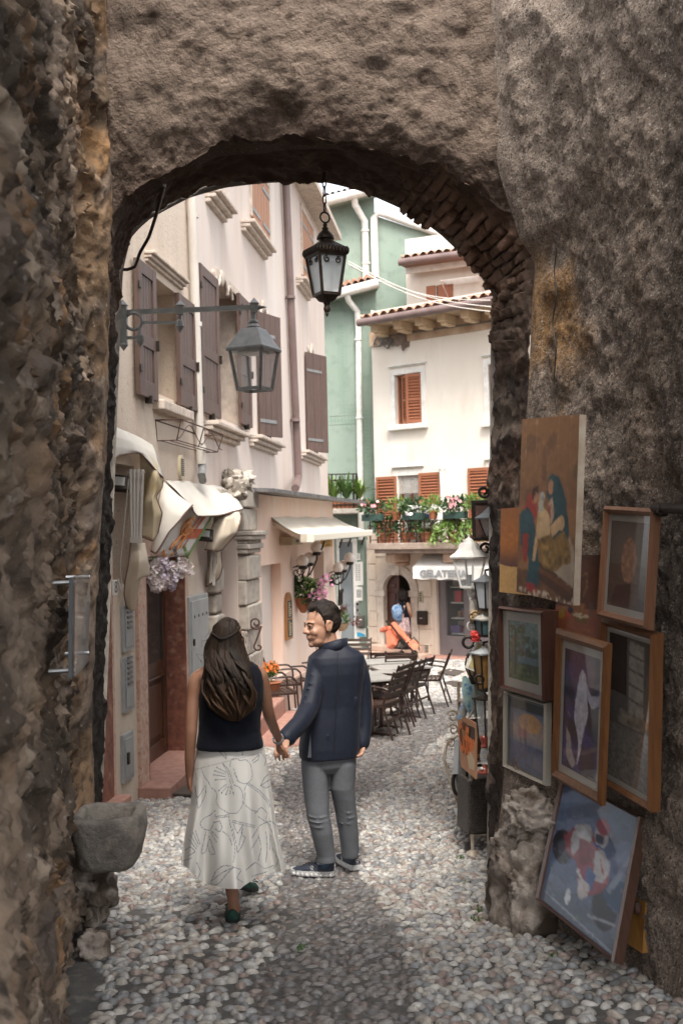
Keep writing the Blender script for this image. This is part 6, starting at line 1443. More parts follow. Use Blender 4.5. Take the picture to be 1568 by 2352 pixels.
def picture(name, lbl, corners, depth, o_list, paint, art_mat, frame_mat=None, fw=.035, mount=None, mount_mat=None, canvas=False, cat='picture'):
    """corners: tl tr br bl in the photograph; o_list: distance of each from the wall line; the back reaches depth behind"""
    C4 = [FW.p(u, v, o) for (u, v), o in zip(corners, o_list)]
    ctr = sum(C4, Vector())/4; ax = ((C4[1]-C4[0])+(C4[2]-C4[3]))/2; ay = ((C4[0]-C4[3])+(C4[1]-C4[2]))/2
    W, H = ax.length, ay.length; X = ax.normalized(); Y = (ay-X*ay.dot(X)*.35).normalized(); N = X.cross(Y).normalized()
    if N.dot(CAM-ctr) < 0: N = -N
    paint.dabs(900, .03, .28, len(lbl)).blur(2)
    t = thing(name, lbl, cat, ctr)
    q = lambda x, y, o=0: ctr+X*(x*W/2)+Y*(y*H/2)+N*o
    if frame_mat:
        fx, fy = 1-2*fw/W, 1-2*fw/H
        m = MB()
        for a, b, c, d in (((-1, 1), (1, 1), (fx, fy), (-fx, fy)), ((1, 1), (1, -1), (fx, -fy), (fx, fy)), ((1, -1), (-1, -1), (-fx, -fy), (fx, -fy)), ((-1, -1), (-1, 1), (-fx, fy), (-fx, -fy))):
            mid = lambda p, r: (p[0]+(r[0]-p[0])*.45, p[1]+(r[1]-p[1])*.45)
            pa, pb = mid(a, d), mid(b, c)
            V = [q(*a, 0), q(*b, 0), q(*pb, .012), q(*pa, .012), q(*c, -.002), q(*d, -.002), q(*c, -.02), q(*d, -.02), q(*a, -depth), q(*b, -depth)]
            m.add([tuple(v) for v in V], [(0, 1, 2, 3), (3, 2, 4, 5), (5, 4, 6, 7), (1, 0, 8, 9)])
        m.build('frame', frame_mat, t, bevel=0)
        m = MB(); m.add([tuple(q(sx*fx, sy*fy, -.022)) for sx, sy in ((-1, 1), (1, 1), (1, -1), (-1, -1))]+[tuple(q(sx*.99, sy*.99, -depth)) for sx, sy in ((-1, 1), (1, 1), (1, -1), (-1, -1))], [(7, 6, 5, 4)]); m.build('backing', m_iron, t)
        ix, iy = fx, fy
    else:
        m = MB(); m.add([tuple(q(sx, sy, o)) for o in (0, -depth) for sx, sy in ((-1, 1), (1, 1), (1, -1), (-1, -1))], [(7, 6, 5, 4), (0, 4, 5, 1), (1, 5, 6, 2), (2, 6, 7, 3), (3, 7, 4, 0)]); m.build('stretcher', mat('raw_canvas_edge', (.42, .36, .29), .9, c2=(.30, .22, .16), sc=12), t); ix = iy = 1
    if mount:
        mx, my = mount; m = MB()
        o = [(-ix, iy), (ix, iy), (ix, -iy), (-ix, -iy)]; i_ = [(-ix*mx, iy*my), (ix*mx, iy*my), (ix*mx, -iy*my), (-ix*mx, -iy*my)]
        m.add([tuple(q(*p, -.012)) for p in o]+[tuple(q(*p, -.012)) for p in i_], [(0, 1, 5, 4), (1, 2, 6, 5), (2, 3, 7, 6), (3, 0, 4, 7)]); m.build('mount', mount_mat, t); ix, iy = ix*mx, iy*my
    m = MB(); paint.mesh(m, q(-ix, iy, .002 if not frame_mat else -.014), q(ix, iy, .002 if not frame_mat else -.014), q(ix, -iy, .002 if not frame_mat else -.014), q(-ix, -iy, .002 if not frame_mat else -.014)); m.build('painting', art_mat, t)
    return t
m_mount = mat('ivory_mount_board', (.34, .31, .27), .6, coat=.8, coatr=.03)
# mourning scene
p = Paint(150, 230, L3(140, 98, 62)); p.put(sst(.0, .5, p.y)*(p.y < .5), L3(122, 84, 56), .6, .3); p.put(p.y > .86, L3(96, 62, 40), .9, .3); p.put(fbm(np.stack([p.x*5, p.y*7, p.x*0], -1), 1, 4) > .45, L3(88, 60, 42), .45)
p.poly([(.36, .80), (.98, .86), (.98, .99), (.42, .90)], L3(74, 44, 28)); p.poly([(.40, .83), (.98, .90), (.97, .94), (.42, .86)], L3(100, 62, 38), curve=False)
p.poly([(.62, .83), (.70, .68), (.88, .63), (.99, .72), (.99, .90), (.75, .86)], L3(158, 140, 122))
p.poly([(.52, .37), (.60, .32), (.72, .34), (.83, .45), (.90, .62), (.86, .74), (.62, .72), (.57, .52)], L3(36, 62, 68), var=.25); p.poly([(.50, .42), (.52, .34), (.60, .31), (.68, .36), (.70, .5), (.62, .55)], L3(40, 70, 74), var=.2)
p.ell(.565, .385, .045, .043, L3(176, 124, 92)); p.poly([(.53, .48), (.60, .44), (.64, .52), (.61, .58), (.55, .58)], L3(178, 150, 126)); p.poly([(.53, .50), (.57, .49), (.58, .57), (.54, .58)], L3(146, 62, 56))
p.poly([(.08, .52), (.20, .43), (.32, .46), (.34, .56), (.22, .62), (.08, .60)], L3(158, 58, 46), var=.2); p.ell(.30, .435, .05, .042, L3(172, 118, 88)); p.poly([(.24, .44), (.25, .40), (.33, .385), (.36, .42), (.29, .42), (.26, .48)], L3(70, 42, 28))
p.poly([(.02, .56), (.12, .55), (.30, .60), (.36, .70), (.40, .80), (.42, .92), (.30, .97), (.18, .95), (.22, .80), (.06, .72)], L3(38, 66, 72), var=.3); p.poly([(.08, .66), (.20, .66), (.18, .82), (.10, .80)], L3(140, 48, 38), var=.25); p.poly([(.20, .93), (.32, .93), (.40, .97), (.34, .985), (.18, .97)], L3(146, 44, 40)); p.poly([(.02, .55), (.14, .50), (.26, .54), (.32, .62), (.18, .64), (.03, .64)], L3(44, 74, 80), var=.25)
p.poly([(.36, .52), (.46, .50), (.56, .54), (.58, .66), (.48, .70), (.36, .66), (.34, .58)], L3(196, 164, 122)); p.ell(.41, .465, .05, .045, L3(180, 140, 104)); p.ell(.425, .445, .05, .03, L3(176, 170, 160)); p.ell(.405, .505, .04, .03, L3(170, 164, 150)); p.poly([(.36, .56), (.40, .56), (.37, .70), (.33, .80), (.28, .80), (.31, .70)], L3(188, 152, 112)); p.poly([(.58, .60), (.74, .54), (.80, .58), (.72, .62), (.62, .66)], L3(190, 154, 114)); p.ell(.77, .575, .05, .04, L3(186, 150, 110))
p.poly([(.36, .68), (.52, .65), (.66, .66), (.80, .62), (.92, .68), (.94, .78), (.80, .80), (.70, .84), (.56, .84), (.46, .82)], L3(122, 92, 48), var=.5, sc=22); p.poly([(.44, .70), (.58, .70), (.68, .78), (.60, .83), (.48, .80)], L3(140, 108, 58), var=.5, sc=20)
for s_ in range(5): p.line([(.08+.2*s_, .0), (.10+.19*s_, .12), (.09+.2*s_, .3)], .003, L3(176, 150, 118), al=.6)
p.put((p.y > .96) & (fbm(np.stack([p.x*30, p.y*30, p.x*0], -1), 1, 2) > .1), L3(190, 172, 150))
picture('oil_painting', 'large unframed religious oil painting of mourning figures around a body', [(1196, 965), (1331, 950), (1314, 1392), (1189, 1358)], .035, (.34, .30, .34, .38), p, m_canvasart, cat='painting')
p = Paint(80, 180, L3(150, 88, 38)); p.put(sst(.0, .4, p.y)*sst(.7, .3, p.y), L3(176, 104, 36), .7, .25); p.put(sst(.45, .68, p.y), L3(84, 50, 40), .9); p.put((p.y > .66+.03*np.sin(p.x*4)), L3(196, 152, 92), 1, .1)
p.poly([(.56, .52), (.98, .52), (.95, .70), (.64, .70)], L3(70, 70, 72)); p.ell(.76, .52, .24, .03, L3(108, 108, 110)); p.poly([(.66, .55), (.74, .55), (.74, .68), (.69, .68)], L3(140, 140, 142)); p.line([(.62, .52), (.72, .36), (.82, .35), (.92, .52)], .018, L3(60, 52, 48)); p.line([(.60, .66), (.62, .77), (.70, .77), (.72, .66)], .012, L3(190, 178, 160))
picture('oil_painting', 'ochre painting of a grey bucket, partly behind the religious painting', [(1151, 1170), (1230, 1160), (1226, 1370), (1146, 1358)], .03, (.20, .20, .22, .22), p, m_canvasart, cat='painting')
p = Paint(120, 170, L3(58, 36, 28)); p.put(sst(.75, .2, np.hypot(p.x-.5, p.y-.45)), L3(110, 60, 40), .8); p.put(p.y > .66, L3(150, 86, 58), 1, .1)
p.poly([(.36, .62), (.40, .50), (.46, .44), (.47, .26), (.53, .26), (.54, .44), (.60, .50), (.64, .62), (.62, .72), (.38, .72)], L3(92, 58, 28), var=.35, sc=40); p.ell(.50, .24, .035, .03, L3(50, 38, 30)); p.line([(.56, .26), (.66, .22), (.66, .40), (.60, .52)], .012, L3(140, 100, 60)); p.poly([(.37, .60), (.63, .60), (.61, .73), (.39, .73)], L3(150, 96, 50), var=.3, sc=50)
p.ell(.20, .72, .07, .05, L3(150, 110, 40)); p.ell(.14, .77, .08, .055, L3(168, 130, 50)); p.ell(.28, .76, .075, .055, L3(176, 76, 44)); p.ell(.34, .70, .06, .04, L3(44, 36, 52)); p.poly([(.40, .75), (.72, .75), (.68, .83), (.46, .83)], L3(120, 88, 40)); p.ell(.56, .75, .17, .03, L3(200, 180, 150)); p.line([(.58, .75), (.74, .67)], .014, L3(150, 96, 60)); p.poly([(.72, .58), (.82, .58), (.80, .74), (.74, .74)], L3(110, 84, 76), al=.7)
picture('oil_painting', 'still life painting of a wicker wine bottle, fruit and a bowl', [(1282, 1274), (1390, 1274), (1380, 1470), (1272, 1448)], .03, (.12, .12, .14, .14), p, m_canvasart, cat='painting')
m_fr1 = WOOD('copper_brown_frame', (.22, .105, .06), (.17, .08, .045), .4); m_fr2 = WOOD('mahogany_frame', (.075, .027, .017), (.05, .019, .013), .4); m_fr3 = WOOD('amber_wood_frame', (.19, .08, .028), (.14, .055, .02), .45); m_fr4 = mat('champagne_frame', (.46, .42, .35), .35, .4)
m_fr5 = WOOD('walnut_frame', (.09, .045, .032), (.06, .03, .02), .4)
p = Paint(100, 170, L3(110, 96, 88)); p.put(p.y > .5, L3(96, 74, 66), .8); p.ell(.52, .45, .2, .26, L3(150, 112, 92), var=.3); p.poly([(.2, .75), (.8, .7), (.9, 1), (.1, 1)], L3(84, 62, 56)); p.put(sst(.5, .9, p.x), L3(88, 84, 82), .6)
picture('framed_print', 'copper-framed print behind reflecting glass, highest on the wall', [(1386, 1166), (1503, 1163), (1486, 1452), (1372, 1412)], .03, (.16, .16, .20, .20), p, m_printart, m_fr1, .034, (.86, .86), m_mount)
p = Paint(100, 150, L3(70, 84, 78)); yy = p.y; p.put(yy < .5, L3(104, 128, 126), .8, .3); p.put(yy > .72, L3(84, 94, 52), .8, .5)
for k in range(160):
    r_ = random.Random(k); x = r_.uniform(.06, .55); y = r_.uniform(.05, .62); p.ell(x, y, .05, .022, L3(86+r_.randint(-25, 25), 84+r_.randint(-20, 25), 52), al=.6)
for k in range(90):
    r_ = random.Random(k+500); x = r_.uniform(.6, .98); y = r_.uniform(.25, .8); p.ell(x, y, .05, .03, L3(60, 74+r_.randint(-16, 16), 52), al=.6)
p.line([(.22, .2), (.24, .6), (.20, .9)], .03, L3(70, 56, 44)); p.line([(.7, .4), (.72, .9)], .02, L3(64, 52, 42)); p.put((yy > .58) & (yy < .70) & (p.x > .3), L3(110, 130, 140), .6)
picture('framed_print', 'mahogany-framed tree landscape in a pale mount', [(1147, 1393), (1248, 1404), (1250, 1612), (1148, 1580)], .10, (.22, .22, .22, .22), p, m_printart, m_fr2, .022, (.72, .76), m_mount)
p = Paint(100, 130, L3(80, 96, 124)); p.put(sst(.1, .5, p.y)*sst(.75, .4, p.y), L3(176, 150, 130), .8, .2); p.ell(.58, .3, .3, .14, L3(206, 150, 78), al=.7); p.put(p.y < .14, L3(44, 46, 48)); p.put(p.y > .62, L3(66, 78, 112), .9, .3)
for x in (.32, .46):
    p.line([(x, .40), (x-.03, .30), (x+.03, .26), (x+.05, .34)], .012, L3(150, 110, 112)); p.ell(x-.01, .47, .05, .085, L3(160, 96, 98)); p.line([(x, .54), (x-.01, .86)], .008, L3(60, 56, 66)); p.line([(x+.03, .54), (x+.04, .86)], .008, L3(60, 56, 66))
p.poly([(.66, .92), (.74, .76), (.84, .80), (.92, .94)], L3(92, 94, 112)); p.put(p.x < .12, L3(60, 66, 78), .6)
picture('framed_print', 'pale metal-framed watercolour of two flamingos in blue water', [(1160, 1588), (1257, 1617), (1249, 1803), (1155, 1760)], .03, (.20, .20, .20, .20), p, m_printart, m_fr4, .016, (.92, .92), mat('grey_mount', (.10, .11, .12), .5, coat=.8))
p = Paint(110, 190, L3(36, 32, 58)); n_ = fbm(np.stack([p.x*5, p.y*6, p.x*0], -1), 1, 4); p.put(sst(-.1, .5, n_), L3(60, 58, 110), .8); p.put(sst(.2, .6, -n_), L3(46, 30, 36), .8); p.put(sst(.5, .35, np.hypot((p.x-.5)*1.2, (p.y-.12)*1.6)), L3(110, 74, 92), .6); p.line([(.12, .4), (.12, .75)], .02, L3(70, 54, 60)); p.line([(.12, .52), (.2, .55)], .012, L3(120, 104, 100))
p.poly([(.44, .16), (.54, .13), (.62, .20), (.66, .36), (.70, .48), (.62, .60), (.56, .72), (.50, .86), (.42, .95), (.46, .82), (.44, .70), (.32, .56), (.34, .40), (.40, .26)], L3(186, 182, 192), var=.15)
p.poly([(.62, .22), (.76, .32), (.98, .30), (.98, .38), (.80, .42), (.68, .36)], L3(170, 166, 180)); p.poly([(.10, .66), (.22, .72), (.28, .84), (.40, .93), (.30, .98), (.12, .90)], L3(150, 140, 136))
for k in range(7): x = .38+.045*k; p.line([(x, .28+.02*k), (x-.02, .50), (x+.06*(3-k)*.3, .70)], .006, L3(120, 118, 140), al=.7)
p.ell(.50, .155, .06, .05, L3(92, 66, 96)); p.ell(.51, .17, .045, .035, L3(196, 192, 200))
picture('framed_print', 'amber-framed picture of a veiled white figure on dark blue', [(1284, 1450), (1400, 1480), (1376, 1850), (1258, 1775)], .022, (.28, .26, .24, .26), p, m_printart, m_fr3, .046, (.84, .88), m_mount)
p = Paint(90, 190, L3(112, 104, 98)); p.put(p.y > .62, L3(136, 128, 120), .8, .4, 40); p.put((p.x < .45) & (p.y < .4), L3(70, 56, 50), .8, .3)  # reflected column and pebbles of the street painted into the picture colour
for k in range(5): p.poly([(.50, .02+.1*k), (.86, .04+.1*k), (.86, .125+.1*k), (.50, .105+.1*k)], L3(160, 152, 142), curve=False, var=.2)
p.poly([(.3, .5), (.9, .52), (.9, .60), (.25, .6)], L3(142, 130, 118), var=.3)
picture('framed_print', 'tall gold-brown frame whose dark glass mirrors the street', [(1382, 1425), (1500, 1450), (1496, 1873), (1374, 1790)], .045, (.16, .15, .16, .17), p, mat('painted_reflection_glass', (.1, .1, .1), .04, vcol=True, coat=1., coatr=.01, spec=.9), m_fr3, .030, (.88, .93), m_mount)
# racing motorcycle poster
p = Paint(130, 180, L3(84, 100, 128)); d_ = p.x*.5+p.y; p.put(sst(.1, .4, np.sin(d_*16+2*fbm(np.stack([p.x*3, p.y*3, p.x*0], -1), 1, 2))), L3(116, 128, 156), .5); p.put((p.y < .28) & (np.sin(d_*24) > .1), L3(70, 74, 100), .6); p.put((p.y < .2) & (p.x > .6), L3(60, 84, 116), .7); p.put(sst(.68, .9, p.y), L3(84, 92, 104), .7)
p.ell(.15, .52, .14, .13, L3(28, 30, 40)); p.ell(.15, .52, .06, .06, L3(66, 70, 84)); p.ell(.78, .74, .15, .15, L3(30, 34, 46)); p.ell(.88, .60, .14, .12, L3(34, 66, 100))
p.poly([(.14, .44), (.30, .28), (.46, .26), (.58, .36), (.72, .42), (.78, .56), (.70, .66), (.56, .74), (.42, .68), (.36, .56), (.22, .54)], L3(128, 58, 70), var=.2)
p.poly([(.26, .30), (.44, .24), (.50, .34), (.38, .42), (.30, .54), (.24, .44)], L3(160, 158, 162)); p.poly([(.56, .40), (.66, .36), (.76, .46), (.72, .58), (.60, .60)], L3(172, 168, 170)); p.poly([(.34, .38), (.46, .36), (.52, .52), (.40, .56)], L3(118, 40, 54), var=.25); p.poly([(.50, .54), (.62, .56), (.60, .68), (.50, .70)], L3(60, 86, 140))
p.ell(.60, .26, .085, .11, L3(176, 172, 176)); p.ell(.60, .20, .085, .06, L3(140, 54, 70)); p.poly([(.53, .27), (.64, .27), (.63, .33), (.54, .33)], L3(44, 52, 66)); p.line([(.52, .36), (.66, .35)], .012, L3(60, 80, 130)); p.line([(.64, .44), (.70, .52)], .012, L3(150, 44, 50)); p.line([(.40, .62), (.56, .70)], .02, L3(190, 190, 196)); p.poly([(.42, .66), (.58, .66), (.56, .76), (.46, .78)], L3(186, 176, 176))
p.ell(.34, .84, .035, .06, L3(190, 196, 200)); p.line([(.62, .86), (.92, .80)], .012, L3(180, 188, 200), al=.6); p.line([(.05, .92), (.95, .98)], .008, L3(190, 200, 214), al=.5); p.line([(.98, .3), (.80, .6)], .03, L3(170, 176, 190), al=.4)
for k in range(240):
    r_ = random.Random(k+900); x, y = r_.random(), r_.uniform(.2, 1); p.line([(x, y), (x+r_.uniform(.02, .08), y+r_.uniform(-.012, .012))], .003, L3(*[int(c*r_.uniform(.6, 1.2)) for c in ((150, 156, 170), (60, 70, 96), (96, 80, 92))[k % 3]]), al=.45)
picture('racing_poster', 'big framed poster of a racing motorcyclist leaning against the wall foot', [(1276, 1795), (1462, 1862), (1416, 2224), (1245, 2055)], .05, (.10, .10, .30, .34), p, mat('poster_print', (.3, .3, .3), .45, vcol=True, coat=.35, coatr=.03), m_fr5, .014, cat='poster')
t = thing('wooden_board', 'plain orange-brown board standing behind the racing poster', 'board', FW.p(1440, 1990, .1)); m = MB()
C4 = [FW.p(u, v, o) for (u, v), o in zip(((1430, 1900), (1492, 1920), (1474, 2190), (1412, 2150)), (.05, .05, .14, .16))]; m.quadslab(*C4, .03, FW.n); m.build('panel', mat('orange_plank', (.30, .14, .03), .6, c2=(.22, .095, .02), sc=4, stretch=(1, 6, 1)), t)
m = MB(); m.sphere(FW.p(1462, 2085, .14), (.02, .02, .03)); m.build('knob', m_rust, t, smooth=60)
t = thing('iron_rail', 'dark round iron rail tied to the wall at the right edge', 'rail', FW.p(1540, 1175, .1)); m = MB(); m.tube([FW.p(1502, 1166, .16), FW.p(1700, 1176, .16)], .022, 10); m.build('bar', m_iron, t, smooth=60)
m = MB(); c = FW.p(1522, 1172, .16); m.tube([c+Vector((.0, .006*k-.02, 0))+Vector((.026*cos(k*1.1), 0, .026*sin(k*1.1))) for k in range(24)], .005, 5); m.build('cord', m_iron, t)

# ================================================================== STONES AND BASIN
m_rock = mat('weathered_limestone', (.42, .36, .31), .85, c2=(.20, .155, .12), sc=9, lo=.42, hi=.60, c3=(.085, .058, .04), sc3=5, lo3=.52, hi3=.64, bump=1., bsc=30, bdist=.02)
gr = thing('guard_stone', 'big knobbly pale guard stone at the foot of the right jamb', 'guard stone', (1.0, 6.2, gz(6.2)))
m = MB(); c = Vector((.985, 5.84, gz(5.84))); stone_blob(m, (c.x, c.y, c.z+.10), (.235, .30, .46), .15, 3.2, 110, 80, 12, flat=c.z-.05); stone_blob(m, (c.x-.09, c.y+.02, c.z+.37), (.13, .17, .12), .2, 3.4, 60, 40, 15); stone_blob(m, (c.x-.07, c.y-.17, c.z+.26), (.10, .10, .08), .3, 3, 50, 34, 19); m.build('base', m_rock, gr, smooth=70)
m = MB(); q_ = P(1216, 1868, 5.72); stone_blob(m, q_, (.125, .15, .115), .19, 3.8, 80, 54, 21); m.build('knob', m_rock, gr, smooth=70)
bs = thing('stone_basin', 'old hollowed stone basin jutting from the left wall on a rough corbel', 'basin', P(260, 1930, 5.6))
yb_ = 5.55; k_ = yb_/2500
m = MB(); ctr = P(252, 1915, yb_); n = 44; R_ = []
hw, hd, hh = 76*k_, .20, 68*k_
def ringp(sx, z, seed, sq_=3.2, wob=.05):
    out = []
    for k in range(n):
        a = 2*pi*k/n; c_, s__ = cos(a), sin(a); x = abs(c_)**(2/sq_)*(1 if c_ > 0 else -1)*hw*sx; y = abs(s__)**(2/sq_)*(1 if s__ > 0 else -1)*hd*sx; out.append([x, y, z])
    o = np.array(out); o[:, :2] *= (1+wob*fbm(np.c_[o[:, :2]*4, np.full(n, z*4+seed)], 1, 3))[:, None]; return o+np.array(ctr)
for s_, z in ((.02, -hh), (.55, -hh), (.80, -hh*.97), (.90, -hh*.8), (.96, -hh*.3), (1.02, hh*.2), (1.02, hh*.62), (.98, hh*.74), (.92, hh*.77), (.80, hh*.76), (.74, hh*.70), (.70, hh*.20), (.60, -hh*.25), (.40, -hh*.45), (.02, -hh*.5)): R_.append(ringp(s_, z, 2))
R_ = np.array(R_); R_[..., :2] += ((R_-np.array(ctr))*(.06*fbm(R_, 7, 4))[..., None])[..., :2]; R_[..., 2] += .010*fbm(R_, 8, 4); R_[..., 2] -= .10*np.clip((R_[..., 0]-ctr.x)/hw*-1, -1, 1)*0
m.loft(R_); bo_ = m.build('bowl', mat('grey_basin_stone', (.24, .215, .185), .85, c2=(.14, .122, .105), sc=9, lo=.42, hi=.58, c3=(.30, .26, .22), sc3=7, lo3=.52, hi3=.66, bump=1., bsc=36, bdist=.02), bs, smooth=60)
m = MB(); stone_blob(m, P(205, 2045, 5.75), (.13, .2, .17), .35, 2.6, 40, 28, 31); stone_blob(m, P(215, 2085, 5.7), (.07, .12, .09), .35, 2.6, 30, 22, 33); m.build('corbel', m_rub2 if 'm_rub2' in globals() else m_rock, bs, smooth=70)
t = thing('loose_stone', 'small rounded stone lying at the foot of the left wall', 'stone', G(222, 2215)); m = MB(); c = G(222, 2208); stone_blob(m, (c.x-.02, c.y+.06, c.z+.05), (.075, .10, .075), .25, 2.2, 30, 22, 41); m.build('rock', m_rock, t, smooth=70)
# perspex plaque standing off the left wall
t = thing('perspex_plaque', 'clear perspex plaque on steel stand-offs projecting from the left wall', 'plaque', P(180, 1430, 4.2))
a, b, c, d = P(165, 1326, 4.1), P(201, 1308, 4.75), P(196, 1520, 4.75), P(163, 1556, 4.1)
m = MB(); m.quadslab(a, b, c, d, .014); m.build('sheet', mat('clear_perspex', (.16, .12, .11), .04, alpha=.55, spec=.7), t)
m = MB(); m.bar(a, d, .012, .03, up=(0, 1, 0)); m.build('edge', mat('pale_perspex_edge', (.16, .18, .19), .2), t)
for lo_, (u, v, y) in enumerate(((164, 1338, 4.2), (163, 1540, 4.2), (197, 1325, 4.7), (195, 1500, 4.7))):
    q = P(u, v, y); m = MB(); m.tube([q+Vector((.018, .004, 0)), q+Vector((-.08, -.02, 0))], .009, 12); m.build('stand_off', m_steel, t, smooth=40)

# ================================================================== STALL BY THE RIGHT JAMB
def hang_M(u, v, y, rz=0., s=1.): return place_M(P(u, v, y), rz, s)
ys = 7.25; k_ = ys/2500
m_lamp = mat('off_white_lamp_paint', (.80, .77, .72), .45, c2=(.60, .57, .52), sc=8)
p = P(1077, 1280, ys); M = place_M(p, R(52))
t = thing('garden_lantern', 'large white garden lantern projecting from the wall of the stall', 'lantern', p)
lantern_body(t, M, 27*k_, 15*k_, 68*k_, m_lamp, m_glass, .006)
m = MB(M); m.loft([sq(32*k_, -.006), sq(33*k_, .004), sq(31*k_, .014), sq(23*k_, 12*k_), sq(18*k_, 20*k_), sq(16*k_, 30*k_), sq(13*k_, 33*k_), sq(12*k_, 34*k_)]); m.lathe([(12*k_, 33*k_), (11*k_, 38*k_), (8*k_, 42*k_), (3*k_, 45*k_), (2.4*k_, 46*k_), (2.6*k_, 51*k_), (1*k_, 52*k_)], (0, 0, 0), 16); m.build('hood', m_lamp, t, smooth=35)
m = MB(M); m.lathe([(6*k_, -66*k_), (7.5*k_, -40*k_), (6.5*k_, -40*k_)], (0, 0, 0), 14); m.build('bulb_holder', m_greymetal, t, smooth=40)
m = MB(M); m.loft([sq(15*k_, -68*k_), sq(9*k_, -74*k_)]); m.lathe([(2*k_, -98*k_), (4*k_, -95*k_), (3*k_, -91*k_), (7*k_, -86*k_), (7*k_, -80*k_), (8*k_, -76*k_), (6*k_, -73*k_)], (0, 0, 0), 14); m.tube([(0, 0, -82*k_), (16*k_, -12*k_, -80*k_), (34*k_, -26*k_, -84*k_)], .02, 10); m.build('arm', m_lamp, t, smooth=40)
def small_lantern(lbl, u, v, y, wt, wb, h, fm, gm, rz, roof=12, hood_mat=None, name='wall_lantern'):
    k = y/2500; p = P(u, v, y); M = place_M(p, rz); t = thing(name, lbl, 'lantern', p)
    lantern_body(t, M, wt*k, wb*k, h*k, fm, gm, .005)
    m = MB(M); m.loft([sq(wt*1.28*k, -.006), sq(wt*1.32*k, .004), sq(wt*.75*k, roof*.7*k), sq(wt*.25*k, roof*1.5*k), sq(wt*.12*k, roof*2.1*k)]); m.build('hood', hood_mat or fm, t)
    m = MB(M); m.loft([sq(wb*k, -h*k), sq(wb*.5*k, -(h+5)*k)]); m.tube([(0, 0, roof*2*k), (.0, .0, (roof*2+8)*k), (wt*k, 0, (roof*2+10)*k)], .008, 7); m.build('hook', fm, t)
    return t
m_amber = mat('amber_glass', (.30, .16, .05), .3, c2=(.20, .10, .03), sc=18); m_brownpane = mat('brown_textured_glass', (.11, .055, .04), .35, c2=(.08, .04, .03), sc=60, bump=.5, bsc=150)
small_lantern('small grey-hooded lantern with clear glass highest on the stall wall', 1128, 1190, 7.1, 21, 10, 42, m_iron, m_glass, R(30), 17, mat('slate_grey_hood', (.10, .115, .125), .4))
p = P(1112, 1195, 7.3); t = thing('box_lantern', 'tall rectangular black wall lamp with brown textured glass', 'wall lamp', p); k_ = 7.3/2500; M = place_M(p, R(-14))
m = MB(M); w_, h_ = 22*k_, 42*k_
for x in (-w_, w_):
    for y in (-.06, .06): m.bx(x-.012, x+.012, y-.012, y+.012, -h_, h_)
for z in (-h_, h_): m.bx(-w_-.012, w_+.012, -.075, .075, z-.012, z+.012)
m.build('frame', m_iron, t, bevel=.003)
m = MB(M); m.bx(-w_+.01, w_-.01, -.062, .062, -h_+.01, h_-.01); m.build('pane', m_brownpane, t)
m = MB(M)
for zz_, sg in ((h_+.02, 1), (-h_-.02, -1)):
    for x in (0, .06): m.tube([(x+a, 0, zz_+sg*b) for a, b in spiral(0, .05, .015, .04, R(-90), R(330), 22)], .010, 6)
m.bx(w_+.02, w_+.05, -.02, .02, -h_-.55, h_+.22); m.build('scroll_bracket', m_iron, t, smooth=40)
small_lantern('black lantern with wavy frosted panes just under the white one', 1114, 1336, 7.1, 18, 12, 62, m_iron, m_frost, R(35), 9, mat('ribbed_grey_hood', (.16, .17, .175), .45))
small_lantern('green-grey lantern under a crimped white tin hood', 1112, 1422, 7.12, 17, 14, 36, m_iron, mat('verdigris_panel', (.07, .13, .14), .5), R(20), 11, mat('chipped_white_tin', (.52, .50, .45), .6, c2=(.38, .34, .28), sc=20))
small_lantern('tall dark lantern with amber glass tied with rope', 1110, 1500, 7.14, 19, 10, 84, m_iron, m_amber, R(25), 8, mat('pale_tin_hood', (.45, .47, .48), .4))
small_lantern('dark blue-black lantern with clear panes lowest on the stall', 1112, 1604, 7.08, 16, 11, 92, m_iron, m_glass, R(40), 6)
p = P(1086, 1525, 7.3); k_ = 7.3/2500; t = thing('globe_lantern', 'rounded lantern with cream glass ribs low on the stall', 'lantern', p); m = MB(); m.lathe([(9*k_, -26*k_), (15*k_, -14*k_), (17*k_, 0), (15*k_, 12*k_), (12*k_, 16*k_)], p, 16); m.build('glass', mat('cream_ribbed_glass', (.58, .47, .28), .3), t, smooth=60)
m = MB()
for k in range(8): a = k*pi/4; m.tube([(p.x+r*k_*cos(a), p.y+r*k_*sin(a), p.z+z*k_) for r, z in ((9.5, -26), (15.5, -14), (17.6, 0), (15.5, 12), (12.4, 16))], .006, 6)
m.lathe([(13*k_, 15*k_), (16*k_, 20*k_), (9*k_, 27*k_), (5*k_, 32*k_), (1*k_, 36*k_)], p, 14); m.lathe([(6*k_, -46*k_), (12*k_, -30*k_), (10*k_, -25*k_)], p, 14); m.build('frame', m_iron, t, smooth=40)
# hooks, rope, driftwood, framed tile
t = thing('wall_hook', 'black and white scroll hooks with a red metal flower on the stall', 'hook', P(1090, 1470, 7.2))
for (u, v, r, a0, a1, y) in ((1075, 1475, 13, 20, 330, 7.15), (1096, 1478, 9, 0, 360, 7.2), (1100, 1560, 10, -60, 300, 7.1)):
    m = MB(); c = P(u, v, y); k = y/2500; m.tube([c+Vector((x, 0, z)) for x, z in spiral(0, 0, r*k*.9, r*k, R(a0), R(a1), 22)], .010, 7); m.build('scroll', m_iron, t, smooth=60)
m = MB(); c = P(1083, 1437, 7.2); m.tube([c+Vector((x, 0, z)) for x, z in spiral(0, 0, .01, .036, 0, 12, 30)], .006, 6); m.build('white_scroll', m_lamp, t, smooth=60)
m = MB()
for k in range(7): flower(m, P(1088+k % 3*3, 1456+k*2, 7.12), .03, 5, k)
m.build('red_flower', m_redfl, t)
